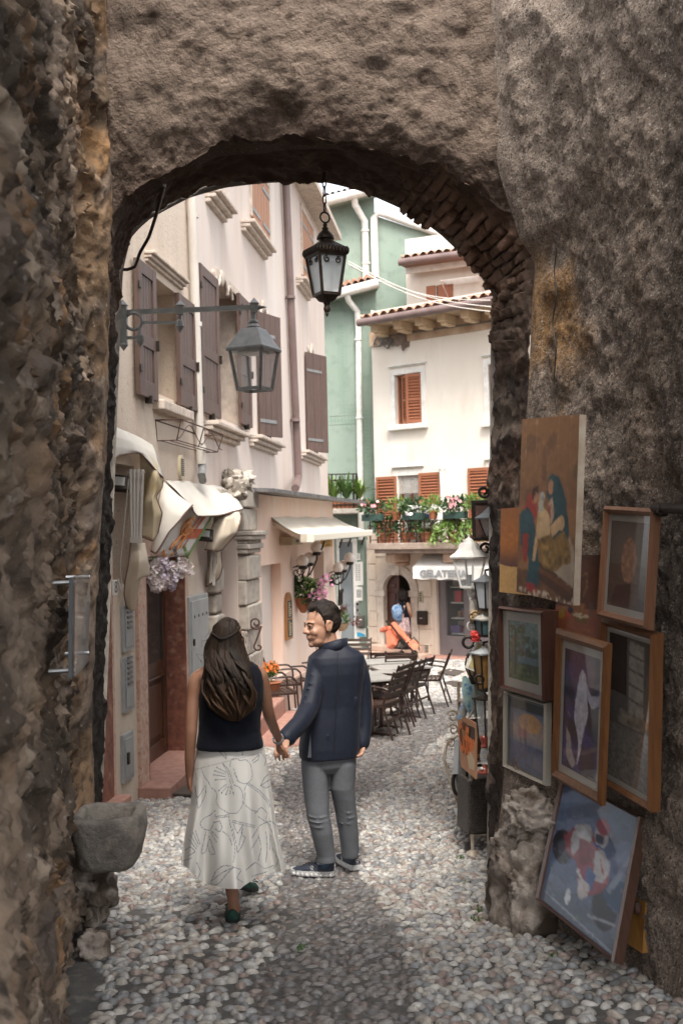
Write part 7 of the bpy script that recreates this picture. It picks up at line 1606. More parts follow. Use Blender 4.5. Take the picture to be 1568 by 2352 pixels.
t = thing('driftwood_post', 'pale driftwood stub with knotted rope hanging on the stall', 'ornament', P(1088, 1410, 7.2)); m = MB(); m.box(P(1087, 1405, 7.2), (.06, .05, .16), top=.9); m.build('stub', mat('driftwood', (.42, .38, .33), .9, c2=(.30, .26, .22), sc=20, bump=.5), t, bevel=.008)
m = MB()
for k in range(4): c = P(1090+k*2.5, 1413+k % 2*7, 7.15); m.tube([c+Vector((.035*cos(a+k), .02*sin(a*2), .028*sin(a+k*.7))) for a in np.linspace(0, 2*pi, 16, endpoint=False)], .008, 6, closed=True)
m.tube([P(1092, 1412, 7.15), P(1105, 1402, 7.12), P(1118, 1404, 7.1)], .008, 6); m.build('rope', mat('straw_rope', (.42, .30, .17), .9, c2=(.3, .2, .11), sc=60), t, smooth=60)
t = thing('framed_tile', 'small tilted white-framed yellow tile on the stall', 'tile', P(1095, 1510, 7.2)); m = MB(place_M(P(1096, 1508, 7.18), R(10))@np.array(Matrix.Rotation(R(24), 4, 'Y'))); m.bx(-.05, .05, -.012, .012, -.10, .10); m.build('frame', m_lamp, t, bevel=.003); m.mi = 0
m = MB(place_M(P(1096, 1508, 7.18), R(10))@np.array(Matrix.Rotation(R(24), 4, 'Y'))); m.bx(-.036, .036, -.016, -.012, -.085, .085); m.build('face', mat('straw_yellow_tile', (.48, .40, .20), .4), t)
# metal rack
m_rack = mat('chipped_cream_iron', (.50, .45, .37), .6, .2, c2=(.36, .27, .19), sc=22, c3=(.12, .06, .035), sc3=30, lo3=.6, hi3=.7)
f1, f2 = G(1085, 1962), G(1060, 1905); f3 = f1+Vector((.42, .10, 0)); f4 = f2+Vector((.40, .12, 0))
for q in (f1, f2, f3, f4): q.z = gz(q.y)
rk = thing('metal_rack', 'chipped cream wrought iron rack with scrolls beside the guard stone', 'rack', f1)
zs_l = [.13, .63, .98]; H = 1.12
m = MB()
for q, h in ((f1, .74), (f2, H), (f3, H), (f4, H)): m.tube([q, q+Vector((0, 0, h))], .013, 8); m.lathe([(.05, 0), (.045, .012), (.014, .03)], q, 12)
m.sphere(f1+Vector((0, 0, .75)), (.018, .018, .035)); m.tube([tuple(x) for x in smooth_path([tuple(f1+Vector(d)) for d in ((.03, .02, .64), (.07, .03, .68), (.09, .03, .76), (.09, .04, .95), (.09, .05, 1.12), (.10, .05, 1.2))], 20)], .012, 8)
m.build('upright', m_rack, rk, smooth=50)
for z in zs_l:
    m = MB()
    if z > .9: c1 = f1+Vector((.08, .03, 0))
    else: c1 = f1
    Q4 = [c1+Vector((0, 0, z)), f3+Vector((0, 0, z)), f4+Vector((0, 0, z)), f2+Vector((0, 0, z))]
    for a, b in zip(Q4, Q4[1:]+Q4[:1]): m.bar(a, b, .02, .012)
    for k in range(7): m.bar(Q4[0].lerp(Q4[3], (k+.5)/7), Q4[1].lerp(Q4[2], (k+.5)/7), .02, .005)
    for k in range(5): m.bar(Q4[0].lerp(Q4[1], (k+.5)/5)+Vector((0, 0, .004)), Q4[3].lerp(Q4[2], (k+.5)/5)+Vector((0, 0, .004)), .02, .005)
    m.build('shelf', m_rack, rk)
for (q, dx, z, r) in ((f1, .10, .70, .06), (f1, .26, .68, .05), (f1, .12, .24, .10), (f1, .30, .22, .06), (f2, -.05, .88, .05), (f2, -.05, .78, .045), (f2, -.07, .68, .04)):
    m = MB(); d = (f3-f1).normalized(); c = q+d*dx+Vector((0, 0, z-.02)); m.tube([c+d*x+Vector((0, 0, zz_)) for x, zz_ in spiral(0, 0, r*.2, r, R(40), R(520), 30)], .008, 6); m.build('scroll', m_rack, rk, smooth=60)
m = MB(); m.tube([tuple(x) for x in smooth_path([tuple(f2+Vector(d)) for d in ((0, 0, .72), (-.09, 0, .66), (-.12, .0, .54), (-.09, 0, .40), (-.04, 0, .24), (0, 0, .12))], 24)], .010, 7)
m.build('scroll', m_rack, rk, smooth=60)
# things on the rack
ps = P(1075, 1705, 7.5); a, b = P(1052, 1637, 7.75), P(1096, 1662, 7.22); a2, b2 = P(1060, 1760, 7.75), P(1095, 1790, 7.22)
t = thing('coffee_sign', 'tin sign lettered Coffee in orange leaning on the rack', 'sign', (a+b)/2); m = MB(); m.quadslab(a, b, b2, a2, .008); m.build('plate', mat('peach_tin', (.48, .24, .12), .5, c2=(.40, .19, .10), sc=6), t)
nn = (b-a).cross(a2-a).normalized(); nn = nn if nn.dot(CAM-a) > 0 else -nn
def sg(s, r, o=.006): return a.lerp(b, s).lerp(a2.lerp(b2, s), r)+nn*o
m = MB(); m.add([tuple(sg(*q)) for q in ((0, .10), (1, .10), (1, .34), (0, .34))], [(0, 1, 2, 3)]); m.build('dark_band', mat('dark_brown_band', (.03, .018, .013), .5), t)
m = MB(); m.add([tuple(sg(*q, .007)) for q in ((.42, .62), (.7, .58), (.98, .72), (.98, .98), (.6, .95))], [tuple(range(5))]); m.build('cup', mat('cream_cup_print', (.55, .42, .27), .5), t)
X_ = (b-a).normalized(); Y_ = (a-a2).normalized()
def sgtext(body, s, r, size, mt, o=.010, sx=1., sy=1., sh=.15, bold=0): 
    q = sg(s, r, o); return text(body, size, mt, Matrix(((X_.x*sx, Y_.x*sy, nn.x, q.x), (X_.y*sx, Y_.y*sy, nn.y, q.y), (X_.z*sx, Y_.z*sy, nn.z, q.z), (0, 0, 0, 1))), t, 'lettering', .001, sh, bold)
sgtext('Coffee', .5, .44, .16, mat('orange_sign_paint', (.66, .15, .025), .5), .012, .95, 1.7, .1, .004); sgtext('Coffee', .52, .45, .16, mat('dark_shadow_paint', (.05, .02, .012), .5), .009, .95, 1.7, .1, .006)
c = f1.lerp(f3, .20)+Vector((.0, .06, zs_l[1]+.012)); t = thing('wooden_bucket', 'round wooden bucket with a brass hoop on the middle shelf', 'bucket', c); m = MB(); m.lathe([(.10, 0), (.105, .01), (.125, .25), (.11, .25), (.10, .12)], c, 26); m.build('staves', WOOD('bucket_wood', (.14, .06, .03), (.09, .038, .02), .5), t, smooth=40)
m = MB(); m.lathe([(.120, .16), (.124, .16), (.127, .195), (.121, .195)], c, 26); m.lathe([(.107, .02), (.110, .02), (.113, .045), (.108, .045)], c, 26); m.build('hoop', bpy.data.materials['aged_brass'], t, smooth=40)
c = f1.lerp(f3, .16)+Vector((.0, .10, zs_l[0]+.012)); t = thing('old_heater', 'black hexagon-mesh heater with a handle on the bottom shelf', 'heater', c); M = place_M(c, R(14)); m = MB(M); m.box((0, 0, .185), (.26, .24, .37), top=.9); m.build('body', mat('mottled_black_metal', (.03, .028, .026), .5, .3, c2=(.10, .085, .075), sc=60), t, bevel=.012)
m = MB(M)
for i in range(14):
    for j in range(16):
        x = -.115+i*.0172+(j % 2)*.01; z = .03+j*.0195; m.tube([(x+.0095*cos(a), -.119+.033*z, z+.0095*sin(a)) for a in np.linspace(pi/6, 2*pi+pi/6, 6, endpoint=False)], .0018, 4, closed=True)
m.build('mesh_grille', m_iron, t); m = MB(M); m.tube([tuple(x) for x in smooth_path([(-.09, 0, .36), (-.08, 0, .42), (0, 0, .44), (.08, 0, .42), (.09, 0, .36)], 16)], .011, 8); m.build('handle', m_iron, t, smooth=60)
c = f1.lerp(f4, .5)+Vector((.0, .0, zs_l[2]+.012)); t = thing('wooden_sculpture', 'painted driftwood fish sculpture in blue and green on the top shelf', 'sculpture', c); k_ = 7.5/2500
m = MB(); m.box(c+Vector((0, 0, .03)), (.22, .16, .06)); m.build('base_block', m_white, t, bevel=.006)
m_fish = mat('flaking_turquoise_paint', (.28, .44, .44), .8, c2=(.42, .50, .46), sc=14, c3=(.10, .22, .36), sc3=18, lo3=.58, hi3=.66, bump=.4)
def plank(name, pts, rr_, mt, fl=.35):
    m = MB(); P3 = np.array([tuple(P(u, v, y)) for u, v, y in pts]); Q_ = smooth_path(P3, 18); rs = np.interp(np.linspace(0, 1, 18), np.linspace(0, 1, len(rr_)), rr_); m.loft([[(q[0]+r*cos(a)*1., q[1]+r*fl*sin(a), q[2]+r*.25*cos(a)) for a in np.linspace(0, 2*pi, 12, endpoint=False)] for q, r in zip(Q_, rs)]); m.build(name, mt, t, smooth=60)
plank('fish', ((1065, 1553, 7.5), (1072, 1570, 7.5), (1082, 1600, 7.5), (1088, 1640, 7.5)), (.012, .05, .06, .03), m_fish)
plank('fish', ((1098, 1550, 7.45), (1099, 1590, 7.45), (1098, 1640, 7.45)), (.004, .028, .02), m_fish)
plank('fish', ((1080, 1590, 7.55), (1070, 1615, 7.55), (1058, 1650, 7.55)), (.02, .04, .03), mat('speckled_blue_paint', (.10, .22, .36), .8, c2=(.42, .30, .16), sc=30))
plank('stick', ((1106, 1568, 7.6), (1104, 1600, 7.6), (1100, 1645, 7.6)), (.025, .04, .04), mat('pale_green_board', (.46, .50, .42), .8))
plank('stick', ((1090, 1560, 7.4), (1094, 1610, 7.4), (1076, 1650, 7.4)), (.01, .012, .012), bpy.data.materials['driftwood'])
c = P(1112, 1768, 7.05); t = thing('oil_lamp', 'red and glass oil lamp standing over the wooden bucket', 'oil lamp', c); k_ = 7.05/2500; m_redlac = mat('red_lacquer', (.20, .035, .02), .25, coat=.5); m = MB(); m.lathe([(16*k_, -8*k_), (17*k_, -4*k_), (10*k_, 2*k_), (6*k_, 6*k_), (5*k_, 12*k_)], c, 18); m.lathe([(6*k_, 50*k_), (8*k_, 54*k_), (5*k_, 60*k_), (9*k_, 70*k_), (9*k_, 74*k_), (6*k_, 78*k_)], c, 18); m.build('body', m_redlac, t, smooth=50); m = MB(); m.lathe([(6*k_, 12*k_), (11*k_, 26*k_), (9*k_, 42*k_), (6*k_, 50*k_)], c, 18); m.build('chimney', m_glass, t, smooth=60); m = MB(); m.sphere(c+Vector((-8*k_, -.03, 5*k_)), 4*k_); m.build('knob', m_white, t, smooth=60)
t = thing('grey_cart', 'small grey wheeled cart standing behind the metal rack', 'cart', G(1048, 1880)); q = P(1046, 1800, 8.2); m = MB(); m.quadslab(P(1043, 1700, 8.2), P(1060, 1690, 8.3), P(1062, 1780, 8.2), P(1040, 1778, 8.1), .04); m.build('panel', m_cab, t)
m = MB(); c = P(1049, 1800, 8.15); m.tube([c+Vector((.03*cos(a), .02*sin(a), .075*sin(a))) for a in np.linspace(0, 2*pi, 24, endpoint=False)], .014, 8, closed=True); m.build('wheel', m_iron, t, smooth=60)
m = MB(); m.bar(P(1047, 1775, 8.2), P(1062, 1880, 8.1), .03); m.bar(c, c+Vector((.2, 0, 0)), .02); m.quadslab(P(1042, 1862, 8.1), P(1100, 1860, 8.0), P(1100, 1885, 7.8), P(1050, 1882, 7.85), .02); m.build('frame', m_cab, t)

# ================================================================== TABLES AND CHAIRS
m_chair = mat('brown_enamel_tube', (.040, .022, .017), .35, .1, coat=.2); m_slat = WOOD('dark_slat_wood', (.065, .037, .027), (.045, .026, .019), .5)
def make_chair():
    t = thing('terrace_chair', 'x', 'chair', (0, 0, 0), 0, 'chairs on the bar terrace', local=True)
    w, d = .24, .23                          # faces +Y
    for sx in (-1, 1):
        x = sx*w
        m = MB(); m.tube([tuple(q) for q in smooth_path([(x*1.06, -.33, 0), (x, -.20, .44), (x, -.27, .62), (x, -.36, .86)], 18)], .015, 8); m.build('back_leg', m_chair, t, smooth=60)
        m = MB(); m.tube([tuple(q) for q in smooth_path([(x*1.06, .24, 0), (x*1.08, .21, .45), (x*1.10, .20, .60), (x*1.10, .13, .665), (x*1.10, -.05, .67), (x*1.06, -.22, .655), (x, -.275, .63)], 30)], .0145, 8); m.build('arm_leg', m_chair, t, smooth=60)
    m = MB(); m.bar((-w, -.2, .43), (w, -.2, .43), .03); m.bar((-w, .21, .43), (w, .21, .43), .03); m.bar((-w, -.21, .43), (-w, .21, .43), .03); m.bar((w, -.21, .43), (w, .21, .43), .03); m.bar((-w, -.26, .26), (w, -.26, .26), .024); m.build('seat_frame', m_chair, t)
    m = MB()
    for k in range(7): y = -.19+k*.065; m.box((0, y, .452-.012*sin(k/6*pi)), (2*w+.02, .048, .014))
    m.build('seat', m_slat, t, bevel=.003)
    m = MB()
    for k in range(4): z = .56+k*.085; m.box((0, -.245-.38*(z-.56)*.95, z), (2*w+.0, .012, .055), rx=.32)
    m.build('backrest', m_slat, t, bevel=.003)
    return t
ch0 = make_chair(); first = True
def chair(u, v, yaw, lbl, dy=0, tilt=0, lift=0):
    """u, v: where the middle of the chair meets the ground"""
    global first
    p = G(u, v+12); p.y += dy; p.z = gz(p.y)+.008+lift
    rot = (R(tilt), 0, R(yaw))
    if first: ch0.location = p; ch0.rotation_euler = rot; ch0['label'] = lbl; first = False; return ch0
    return dup(ch0, p, label=lbl, rot=rot)
# right-hand group: backs towards the passage, seats towards the tables
chair(868, 1682, 62, 'front chair of the nested pair nearest the couple, its leg closest to the camera'); chair(880, 1672, 62, 'rear chair of the nested pair nearest the couple', lift=.05)
chair(888, 1652, 66, 'chair standing just behind the nested pair'); chair(912, 1642, 60, 'chair with both armrests showing between the two table rows'); chair(934, 1632, 62, 'chair right of the middle table, second from the lone right chair')
chair(985, 1610, 80, 'lone brown chair standing apart at the right of the tables')
chair(914, 1612, 8, 'chair with its back to the camera at the middle table'); chair(896, 1600, -12, 'chair behind the middle table showing two back slats'); chair(938, 1602, -24, 'chair at the far table beside the orange stroller'); chair(868, 1602, 30, 'chair mostly hidden behind the man at the near table')
chair(820, 1560, 170, 'chair glimpsed beyond the shoulder of the man')
# left-hand group against the pink wall
chair(640, 1648, -72, 'front left chair with curved arm nearest the stone step'); chair(653, 1632, -74, 'second left chair nested behind the front one', lift=.05); chair(668, 1612, -66, 'third left chair with ladder back by the bar door'); chair(688, 1600, -66, 'farthest left chair, half hidden by the man')
m_ttop = mat('pale_grey_table_top', (.36, .345, .32), .45, c2=(.30, .285, .265), sc=6, coat=.2)
def table(u, v, y, w, d, rz, lbl):
    c = P(u, v, y); z = gz(y); t = thing('terrace_table', lbl, 'table', (c.x, c.y, z), 0, 'tables on the bar terrace'); M = place_M((c.x, c.y, z), R(rz))
    m = MB(M); m.bx(-w/2, w/2, -d/2, d/2, .715, .742); m.build('table_top', m_ttop, t, bevel=.006)
    m = MB(M); m.bx(-w/2+.04, w/2-.04, -d/2+.04, d/2-.04, .68, .715); m.tube([(0, 0, .03), (0, 0, .68)], .035, 10); m.build('pedestal', m_chair, t)
    m = MB(M)
    for k in range(4): a = k*pi/2+pi/4; m.bar((0, 0, .04), (.32*cos(a), .32*sin(a), .015), .05, .03)
    m.build('foot', m_chair, t)
table(850, 1541, 14.0, .55, .52, 20, 'nearest pale table, half hidden behind the dark blazer'); table(872, 1533, 14.7, .55, .52, 20, 'pale table pushed against the nearest one')
table(920, 1524, 15.8, .8, .52, 16, 'middle pale table with chairs on both sides'); table(878, 1509, 17.0, .9, .6, 12, 'farthest pale table towards the arched door')
# gratings in the paving
def grate(lbl, pts, n=12, solid=False):
    C4 = [G(u, v) for u, v in pts]; t = thing('drain_grate', lbl, 'grate', sum(C4, Vector())/4); up = Vector((0, 0, .03)); m = MB()
    a, b, c, d = [q+up for q in C4]
    for p, q in ((a, b), (b, c), (c, d), (d, a)): m.bar(p, q, .035, .02)
    if solid: m.quadslab(a, b, c, d, .02, (0, 0, 1))
    else:
        for k in range(1, n): m.bar(a.lerp(b, k/n), d.lerp(c, k/n), .022, .012)
        for k in range(1, 5): m.bar(a.lerp(d, k/5), b.lerp(c, k/5), .016, .012)
    m.build('cover', mat('worn_iron_cover', (.10, .085, .075), .5, .5, c2=(.15, .12, .10), sc=14), t)
    if not solid: m = MB(); m.quadslab(*[q-Vector((0, 0, .012)) for q in (a, b, c, d)], .01, (0, 0, 1)); m.build('pit', m_black, t)
grate('rusty drain grating in the pebbles left of the woman', [(398, 1800), (470, 1812), (455, 1835), (372, 1830)], 14)
grate('dark solid iron cover in the plaza right of the tables', [(1030, 1540), (1064, 1545), (1044, 1555), (1006, 1548)], 6, True)
grate('slotted drain grating in the plaza nearer than the solid cover', [(1035, 1568), (1072, 1572), (1058, 1582), (1020, 1574)], 14)
# weeds between the pebbles
m = MB(); q = np.random.default_rng(9)
for (u, v) in ((1345, 2130), (1305, 2105), (1245, 2150), (1215, 2115), (1110, 2120), (1085, 2035), (1075, 1975), (1112, 2095), (1290, 2205), (1180, 1960), (700, 2185), (1060, 1910)):
    c = G(u*.985, v); leaf_quads(m, blob_pts(c+Vector((0, 0, .012)), (.03, .03, .012), 26, int(u)), .022, .8, int(v), .4)
m.build('weeds', m_leaf[0], None, kind='stuff')
# ================================================================== PEOPLE
def ring(c, a, b, yaw=0., n=40, p=2.2, tilt=(0, 0)):
    out = []
    for k in range(n):
        t = 2*pi*k/n; x = abs(cos(t))**(2/p)*(1 if cos(t) > 0 else -1)*a; y = abs(sin(t))**(2/p)*(1 if sin(t) > 0 else -1)*b
        out.append((c[0]+x*cos(yaw)-y*sin(yaw), c[1]+x*sin(yaw)+y*cos(yaw), c[2]+tilt[0]*x+tilt[1]*y))
    return out
def limb(m, pts, rs, n=14, k=22):
    Q_ = smooth_path([tuple(p) for p in pts], k); d = np.r_[0, np.cumsum(np.linalg.norm(np.diff(np.array([tuple(p) for p in pts]), axis=0), axis=1))]
    dq = np.r_[0, np.cumsum(np.linalg.norm(np.diff(Q_, axis=0), axis=1))]; r = np.interp(dq/dq[-1], d/d[-1], rs)
    m.tube([tuple(q) for q in Q_], list(r), n); m.sphere(tuple(Q_[0]), r[0], 12, 8); m.sphere(tuple(Q_[-1]), r[-1], 12, 8)
def remesh(o, vox, it=4, fac=.5, disp=None):
    r = o.modifiers.new('remesh', 'REMESH'); r.mode = 'VOXEL'; r.voxel_size = vox; r.use_smooth_shade = True
    s = o.modifiers.new('smooth', 'SMOOTH'); s.iterations = it; s.factor = fac
    if disp:
        tx = bpy.data.textures.new('folds', 'CLOUDS'); tx.noise_scale = disp[0]; tx.noise_depth = 2
        d = o.modifiers.new('folds', 'DISPLACE'); d.texture = tx; d.strength = disp[1]; d.mid_level = .5
    return o
def hand(m, w, d, nrm, side=1, curl=.35, s=1., spread=.1):
    w, d, nrm = Vector(w), Vector(d).normalized(), Vector(nrm); nrm = (nrm-d*nrm.dot(d)).normalized(); lat = d.cross(nrm)*side
    A = []
    for f, a, b in ((0, .024, .019), (.25, .031, .018), (.6, .040, .016), (1.0, .038, .013)):
        c = w+d*(.088*s*f); A.append([tuple(c+lat*(a*s*cos(t))+nrm*(b*s*sin(t))) for t in np.linspace(0, 2*pi, 14, endpoint=False)])
    m.loft(A)
    for i in range(4):
        o = (i-1.5); p = w+d*(.082*s)+lat*(o*.0195*s); L = (.066, .076, .071, .055)[i]*s; cu = curl*(1+.12*i)
        e = (d+lat*(o*spread)).normalized(); pts = [p-d*.012]; ang = 0
        for seg in (.45, .32, .25):
            ang += cu; v = e*cos(ang)+nrm*sin(ang); pts.append(pts[-1]+v*(L*seg+(.012 if len(pts) == 1 else 0)))
        limb(m, pts, [.0098*s, .0092*s, .0085*s, .0072*s], 8, 10)
    b = w+d*.022*s-lat*.024*s*1; pts = [b, b+(d*.6-lat*.55+nrm*.35).normalized()*.036*s]; pts.append(pts[-1]+(d*.85-lat*.2+nrm*.4).normalized()*.03*s); pts.append(pts[-1]+(d*.9+nrm*.45).normalized()*.024*s)
    limb(m, pts, [.014*s, .0115*s, .0105*s, .008*s], 8, 10)
def head_parts(m, M):
    """head and neck: chin at z 0, crown at .235, facing +Y"""
    m.M = np.array(M, float)
    m.sphere((0, -.018, .145), (.074, .096, .088), 24, 16); m.sphere((0, .022, .092), (.061, .066, .088), 24, 16); m.sphere((0, .034, .036), (.050, .048, .038), 18, 12); m.sphere((0, .070, .018), (.022, .018, .018))
    m.sphere((0, .068, .138), (.052, .022, .014)); m.sphere((.036, .060, .086), (.025, .024, .024)); m.sphere((-.036, .060, .086), (.025, .024, .024)); m.sphere((.027, .065, .062), (.02, .018, .022)); m.sphere((-.027, .065, .062), (.02, .018, .022))
    limb(m, [(0, .080, .132), (0, .091, .112), (0, .101, .092)], [.008, .010, .0145], 10, 10); m.sphere((.012, .090, .087), (.010, .012, .009)); m.sphere((-.012, .090, .087), (.010, .012, .009))
    m.sphere((0, .082, .058), (.024, .010, .012)); m.sphere((0, .080, .046), (.021, .010, .008))
    for sx in (-1, 1):
        m.sphere((sx*.076, -.012, .108), (.010, .020, .033)); limb(m, [(sx*.079, .004, .088), (sx*.083, .004, .12), (sx*.086, -.012, .140), (sx*.086, -.030, .128), (sx*.080, -.022, .094)], [.006]*5, 8, 14)
    limb(m, [(0, -.022, .07), (0, -.035, -.02), (0, -.055, -.13)], [.056, .057, .070], 18, 14); m.M = None
def shoe_M(heel, toe_dir, s=1.):
    d = Vector((toe_dir[0], toe_dir[1], 0)).normalized(); M = np.eye(4); M[:3, 0] = Vector((d.y, -d.x, 0))*s; M[:3, 1] = d*s; M[:3, 2] = Vector((0, 0, s)); M[:3, 3] = heel; return M
m_skin_m = mat('tan_skin', (.46, .26, .175), .5, c2=(.40, .21, .135), sc=18, sss=.12, bump=.04, bsc=180)
m_skin_w = mat('warm_brown_skin', (.34, .175, .11), .45, c2=(.29, .14, .085), sc=12, sss=.12, bump=.03, bsc=180)
m_hair = mat('black_brown_hair', (.012, .009, .008), .65, c2=(.03, .021, .017), sc=30, bump=.3, bsc=160, spec=.2)
m_navy = mat('navy_blazer_wool', (.0065, .009, .019), .6, c2=(.010, .013, .025), sc=40, spec=.3, sheen=.05, bump=.25, bsc=260, bdist=.002)
m_grey = mat('grey_woven_wool', (.155, .16, .172), .9, c2=(.075, .079, .09), sc=320, c3=(.13, .134, .146), sc3=9, lo=.3, hi=.7, bump=.25, bsc=300, bdist=.002)
m_knit = mat('black_navy_knit', (.006, .007, .012), .9, c2=(.010, .011, .017), sc=60, spec=.15, sheen=.04, bump=.3, bsc=220, bdist=.002)
m_sole = mat('white_foam_sole', (.62, .61, .60), .6, c2=(.5, .49, .47), sc=30); m_shoe = mat('navy_knit_shoe', (.020, .026, .042), .7, c2=(.03, .036, .055), sc=60, bump=.2, bsc=200)
m_sock = mat('blue_striped_sock', (.035, .075, .125), .85, c2=(.06, .12, .18), sc=120, stretch=(.1, .1, 4))
# ------------------------------------------------------------------ the man
YM = 6.9; m2 = lambda u, v, dy=0.: P(u, v, YM+dy)
gm = G(757, 2003); gm.z = gz(YM)+.012
man = MB()
HS = .275/.245; hc = m2(737, 1484, -.02)     # chin of the man
th = R(117)
Mh = np.eye(4); Mh[:3, :3] = np.array(Matrix.Rotation(th, 3, 'Z')@Matrix.Rotation(R(-4), 3, 'X')@Matrix.Rotation(R(3), 3, 'Y'))*HS
fw_ = Vector((-sin(th), cos(th), 0)); ch_ = m2(716, 1484, -.05); Mh[:3, 3] = ch_-fw_*.070*HS-Vector((0, 0, .004))
head_parts(man, Mh)
# neck and trunk inside the clothes, arms, legs: one body
limb(man, [tuple(Vector(Mh[:3, 3])+Vector((.03, 0, -.02))), m2(762, 1520), m2(764, 1600), m2(762, 1690), m2(757, 1740)], [.055, .07, .09, .09, .07], 16, 20)
aL = [m2(727, 1536, -.06), m2(711, 1622, -.16), m2(662, 1694, -.44)]; aR = [m2(826, 1530, .05), m2(842, 1615, .08), m2(838, 1702, .02)]
for A_ in (aL, aR): limb(man, A_, [.05, .042, .030], 14)
limb(man, [m2(762, 1540), aL[0]], [.08, .05]); limb(man, [m2(762, 1540), aR[0]], [.08, .05])
legL = [m2(726, 1760, -.03), m2(731, 1880, -.05), m2(745, 1940, -.03)]; legR = [m2(790, 1760, .04), m2(791, 1880, .06), m2(802, 1935, .09)]
for A_ in (legL, legR): limb(man, A_, [.05, .042, .026], 14)
hand(man, m2(657, 1700, -.46), m2(644, 1724, -.55)-m2(657, 1700, -.46), (.3, .9, .1), 1, .45, .95)
hand(man, m2(836, 1708, .02), m2(824, 1745, -.02)-m2(836, 1708, .02), (-.8, -.3, 0), -1, .5, .95)
MANb = man.build('person', m_skin_m, None, loc=gm); remesh(MANb, .0052, 4, .5)
tag(MANb, 'man in navy blazer and grey trousers looking back over his left shoulder', 'person')
def head_bits(parent, Mh, skin_dark, iris=(.03, .015, .008)):
    mm = MB(Mh)
    for sx in (-1, 1): mm.sphere((sx*.030, .0745, .119), (.0120, .011, .0080), 14, 10)
    e = mm.build('eye', mat('eye_white', (.55, .50, .46), .2), parent, smooth=180)
    mm = MB(Mh)
    for sx in (-1, 1): mm.sphere((sx*.031, .0815, .119), (.0080, .006, .0078), 12, 8)
    mm.build('iris', mat('dark_iris', iris, .15), e, smooth=180)
    mm = MB(Mh)
    for sx in (-1, 1): limb(mm, [(sx*.010, .086, .134), (sx*.030, .086, .141), (sx*.050, .070, .135)], [.003, .0036, .002], 8, 12)
    mm.build('eyebrow', m_hair, parent, smooth=180)
    mm = MB(Mh)
    for sx in (-1, 1): limb(mm, [(sx*.015, .083, .126), (sx*.030, .086, .1295), (sx*.046, .075, .124)], [.0035, .004, .003], 8, 12)
    mm.build('eyelid', mat('eyelid_skin', (.34, .18, .115), .5), parent, smooth=180)
    mm = MB(Mh); limb(mm, [(-.032, .076, .058), (-.014, .086, .0525), (0, .0885, .052), (.014, .086, .0525), (.034, .073, .059)], [.0015, .003, .0034, .003, .0015], 8, 18); limb(mm, [(-.022, .082, .050), (0, .087, .046), (.022, .082, .050)], [.002, .004, .002], 8, 14); mm.build('lips', mat('lip_skin', (.28, .105, .08), .4), parent, smooth=180)
head_bits(MANb, Mh, None)
mb = MB(Mh); nu, nv = 90, 60                 # short hair, receding at the temples, down to the nape
A = []
for i in range(nv+1):
    ph = pi*i/nv; row = []
    for k in range(nu):
        a = 2*pi*k/nu; D = np.array([sin(ph)*cos(a), sin(ph)*sin(a), cos(ph)])
        pt = np.array([0, -.018, .145])+D*np.array([.0745, .0965, .0885])
        x, y, z = pt; ax = abs(x)
        front = y-(.052-.020*(ax > .03)*min(1, (ax-.03)/.03)); up = z-.196
        hl = .205-.0*ax if y > .02 else .15
        if y > .03: ok = z-(.198+.012*np.clip((ax-.02)/.03, 0, 1))
        elif y > .005: ok = z-(.108+(y-.005)/.025*.092)
        elif y > -.03: ok = z-(.142 if y > -.028 and y < -.0 else .13)+(.01 if y > .0 else 0)
        else: ok = z-(.06+.0*y)
        msk = np.clip(ok/.012, -1, 1); n_ = vnoise(np.array([[x*160, y*30, z*60]]))[0]
        up_ = np.clip((z-.16)/.07, 0, 1)
        th_ = (.009+.017*up_+.004*n_) if msk > 0 else -.012
        th_ = -.012+(th_+.012)*np.clip(msk*.5+.5, 0, 1)
        row.append(pt+D*th_)
    A.append(row)
mb.loft(np.array(A)[::-1]); mb.build('hair', m_hair, MANb, smooth=180)
mb = MB(Mh)                                   # loose combed-back locks give the hair its grain
q = np.random.default_rng(12)
for k in range(240):
    x = q.uniform(-.062, .062); y0 = q.uniform(-.01, .058); pts = []
    for j in range(7):
        y = y0-.022*j; rr_ = 1-(x/.085)**2-((y+.018)/.112)**2
        if rr_ < .05: break
        pts.append((x*(1+.02*j), y, .147+.104*sqrt(rr_)+q.normal(0, .002)))
    if len(pts) > 3: mb.tube(pts, [.0012]+[.0026]*(len(pts)-2)+[.0008], 5)
mb.build('hair_lock', m_hair, MANb, smooth=180)
# blazer: trunk and sleeves grown together
jk = MB(); yw = R(12)
rows = [(1738, 688, 821, .135), (1715, 687, 824, .140), (1670, 693, 824, .134), (1620, 698, 827, .124), (1580, 700, 831, .126), (1545, 704, 836, .130), (1520, 706, 838, .122), (1507, 709, 836, .112), (1497, 720, 825, .098), (1488, 734, 808, .085), (1481, 744, 796, .075)]
jk.loft([ring(m2((l+r)/2, v), (r-l)/2*YM/2500, b, yw, 44, 2.9) for v, l, r, b in rows])
limb(jk, [m2(729, 1530, -.05), m2(722, 1570, -.10), m2(710, 1625, -.18), m2(688, 1662, -.32), m2(658, 1694, -.43)], [.066, .064, .062, .058, .054], 18, 30)
limb(jk, [m2(820, 1526, .04), m2(832, 1570, .05), m2(836, 1620, .06), m2(837, 1665, .05), m2(833, 1706, .02)], [.062, .056, .053, .049, .046], 18, 30)
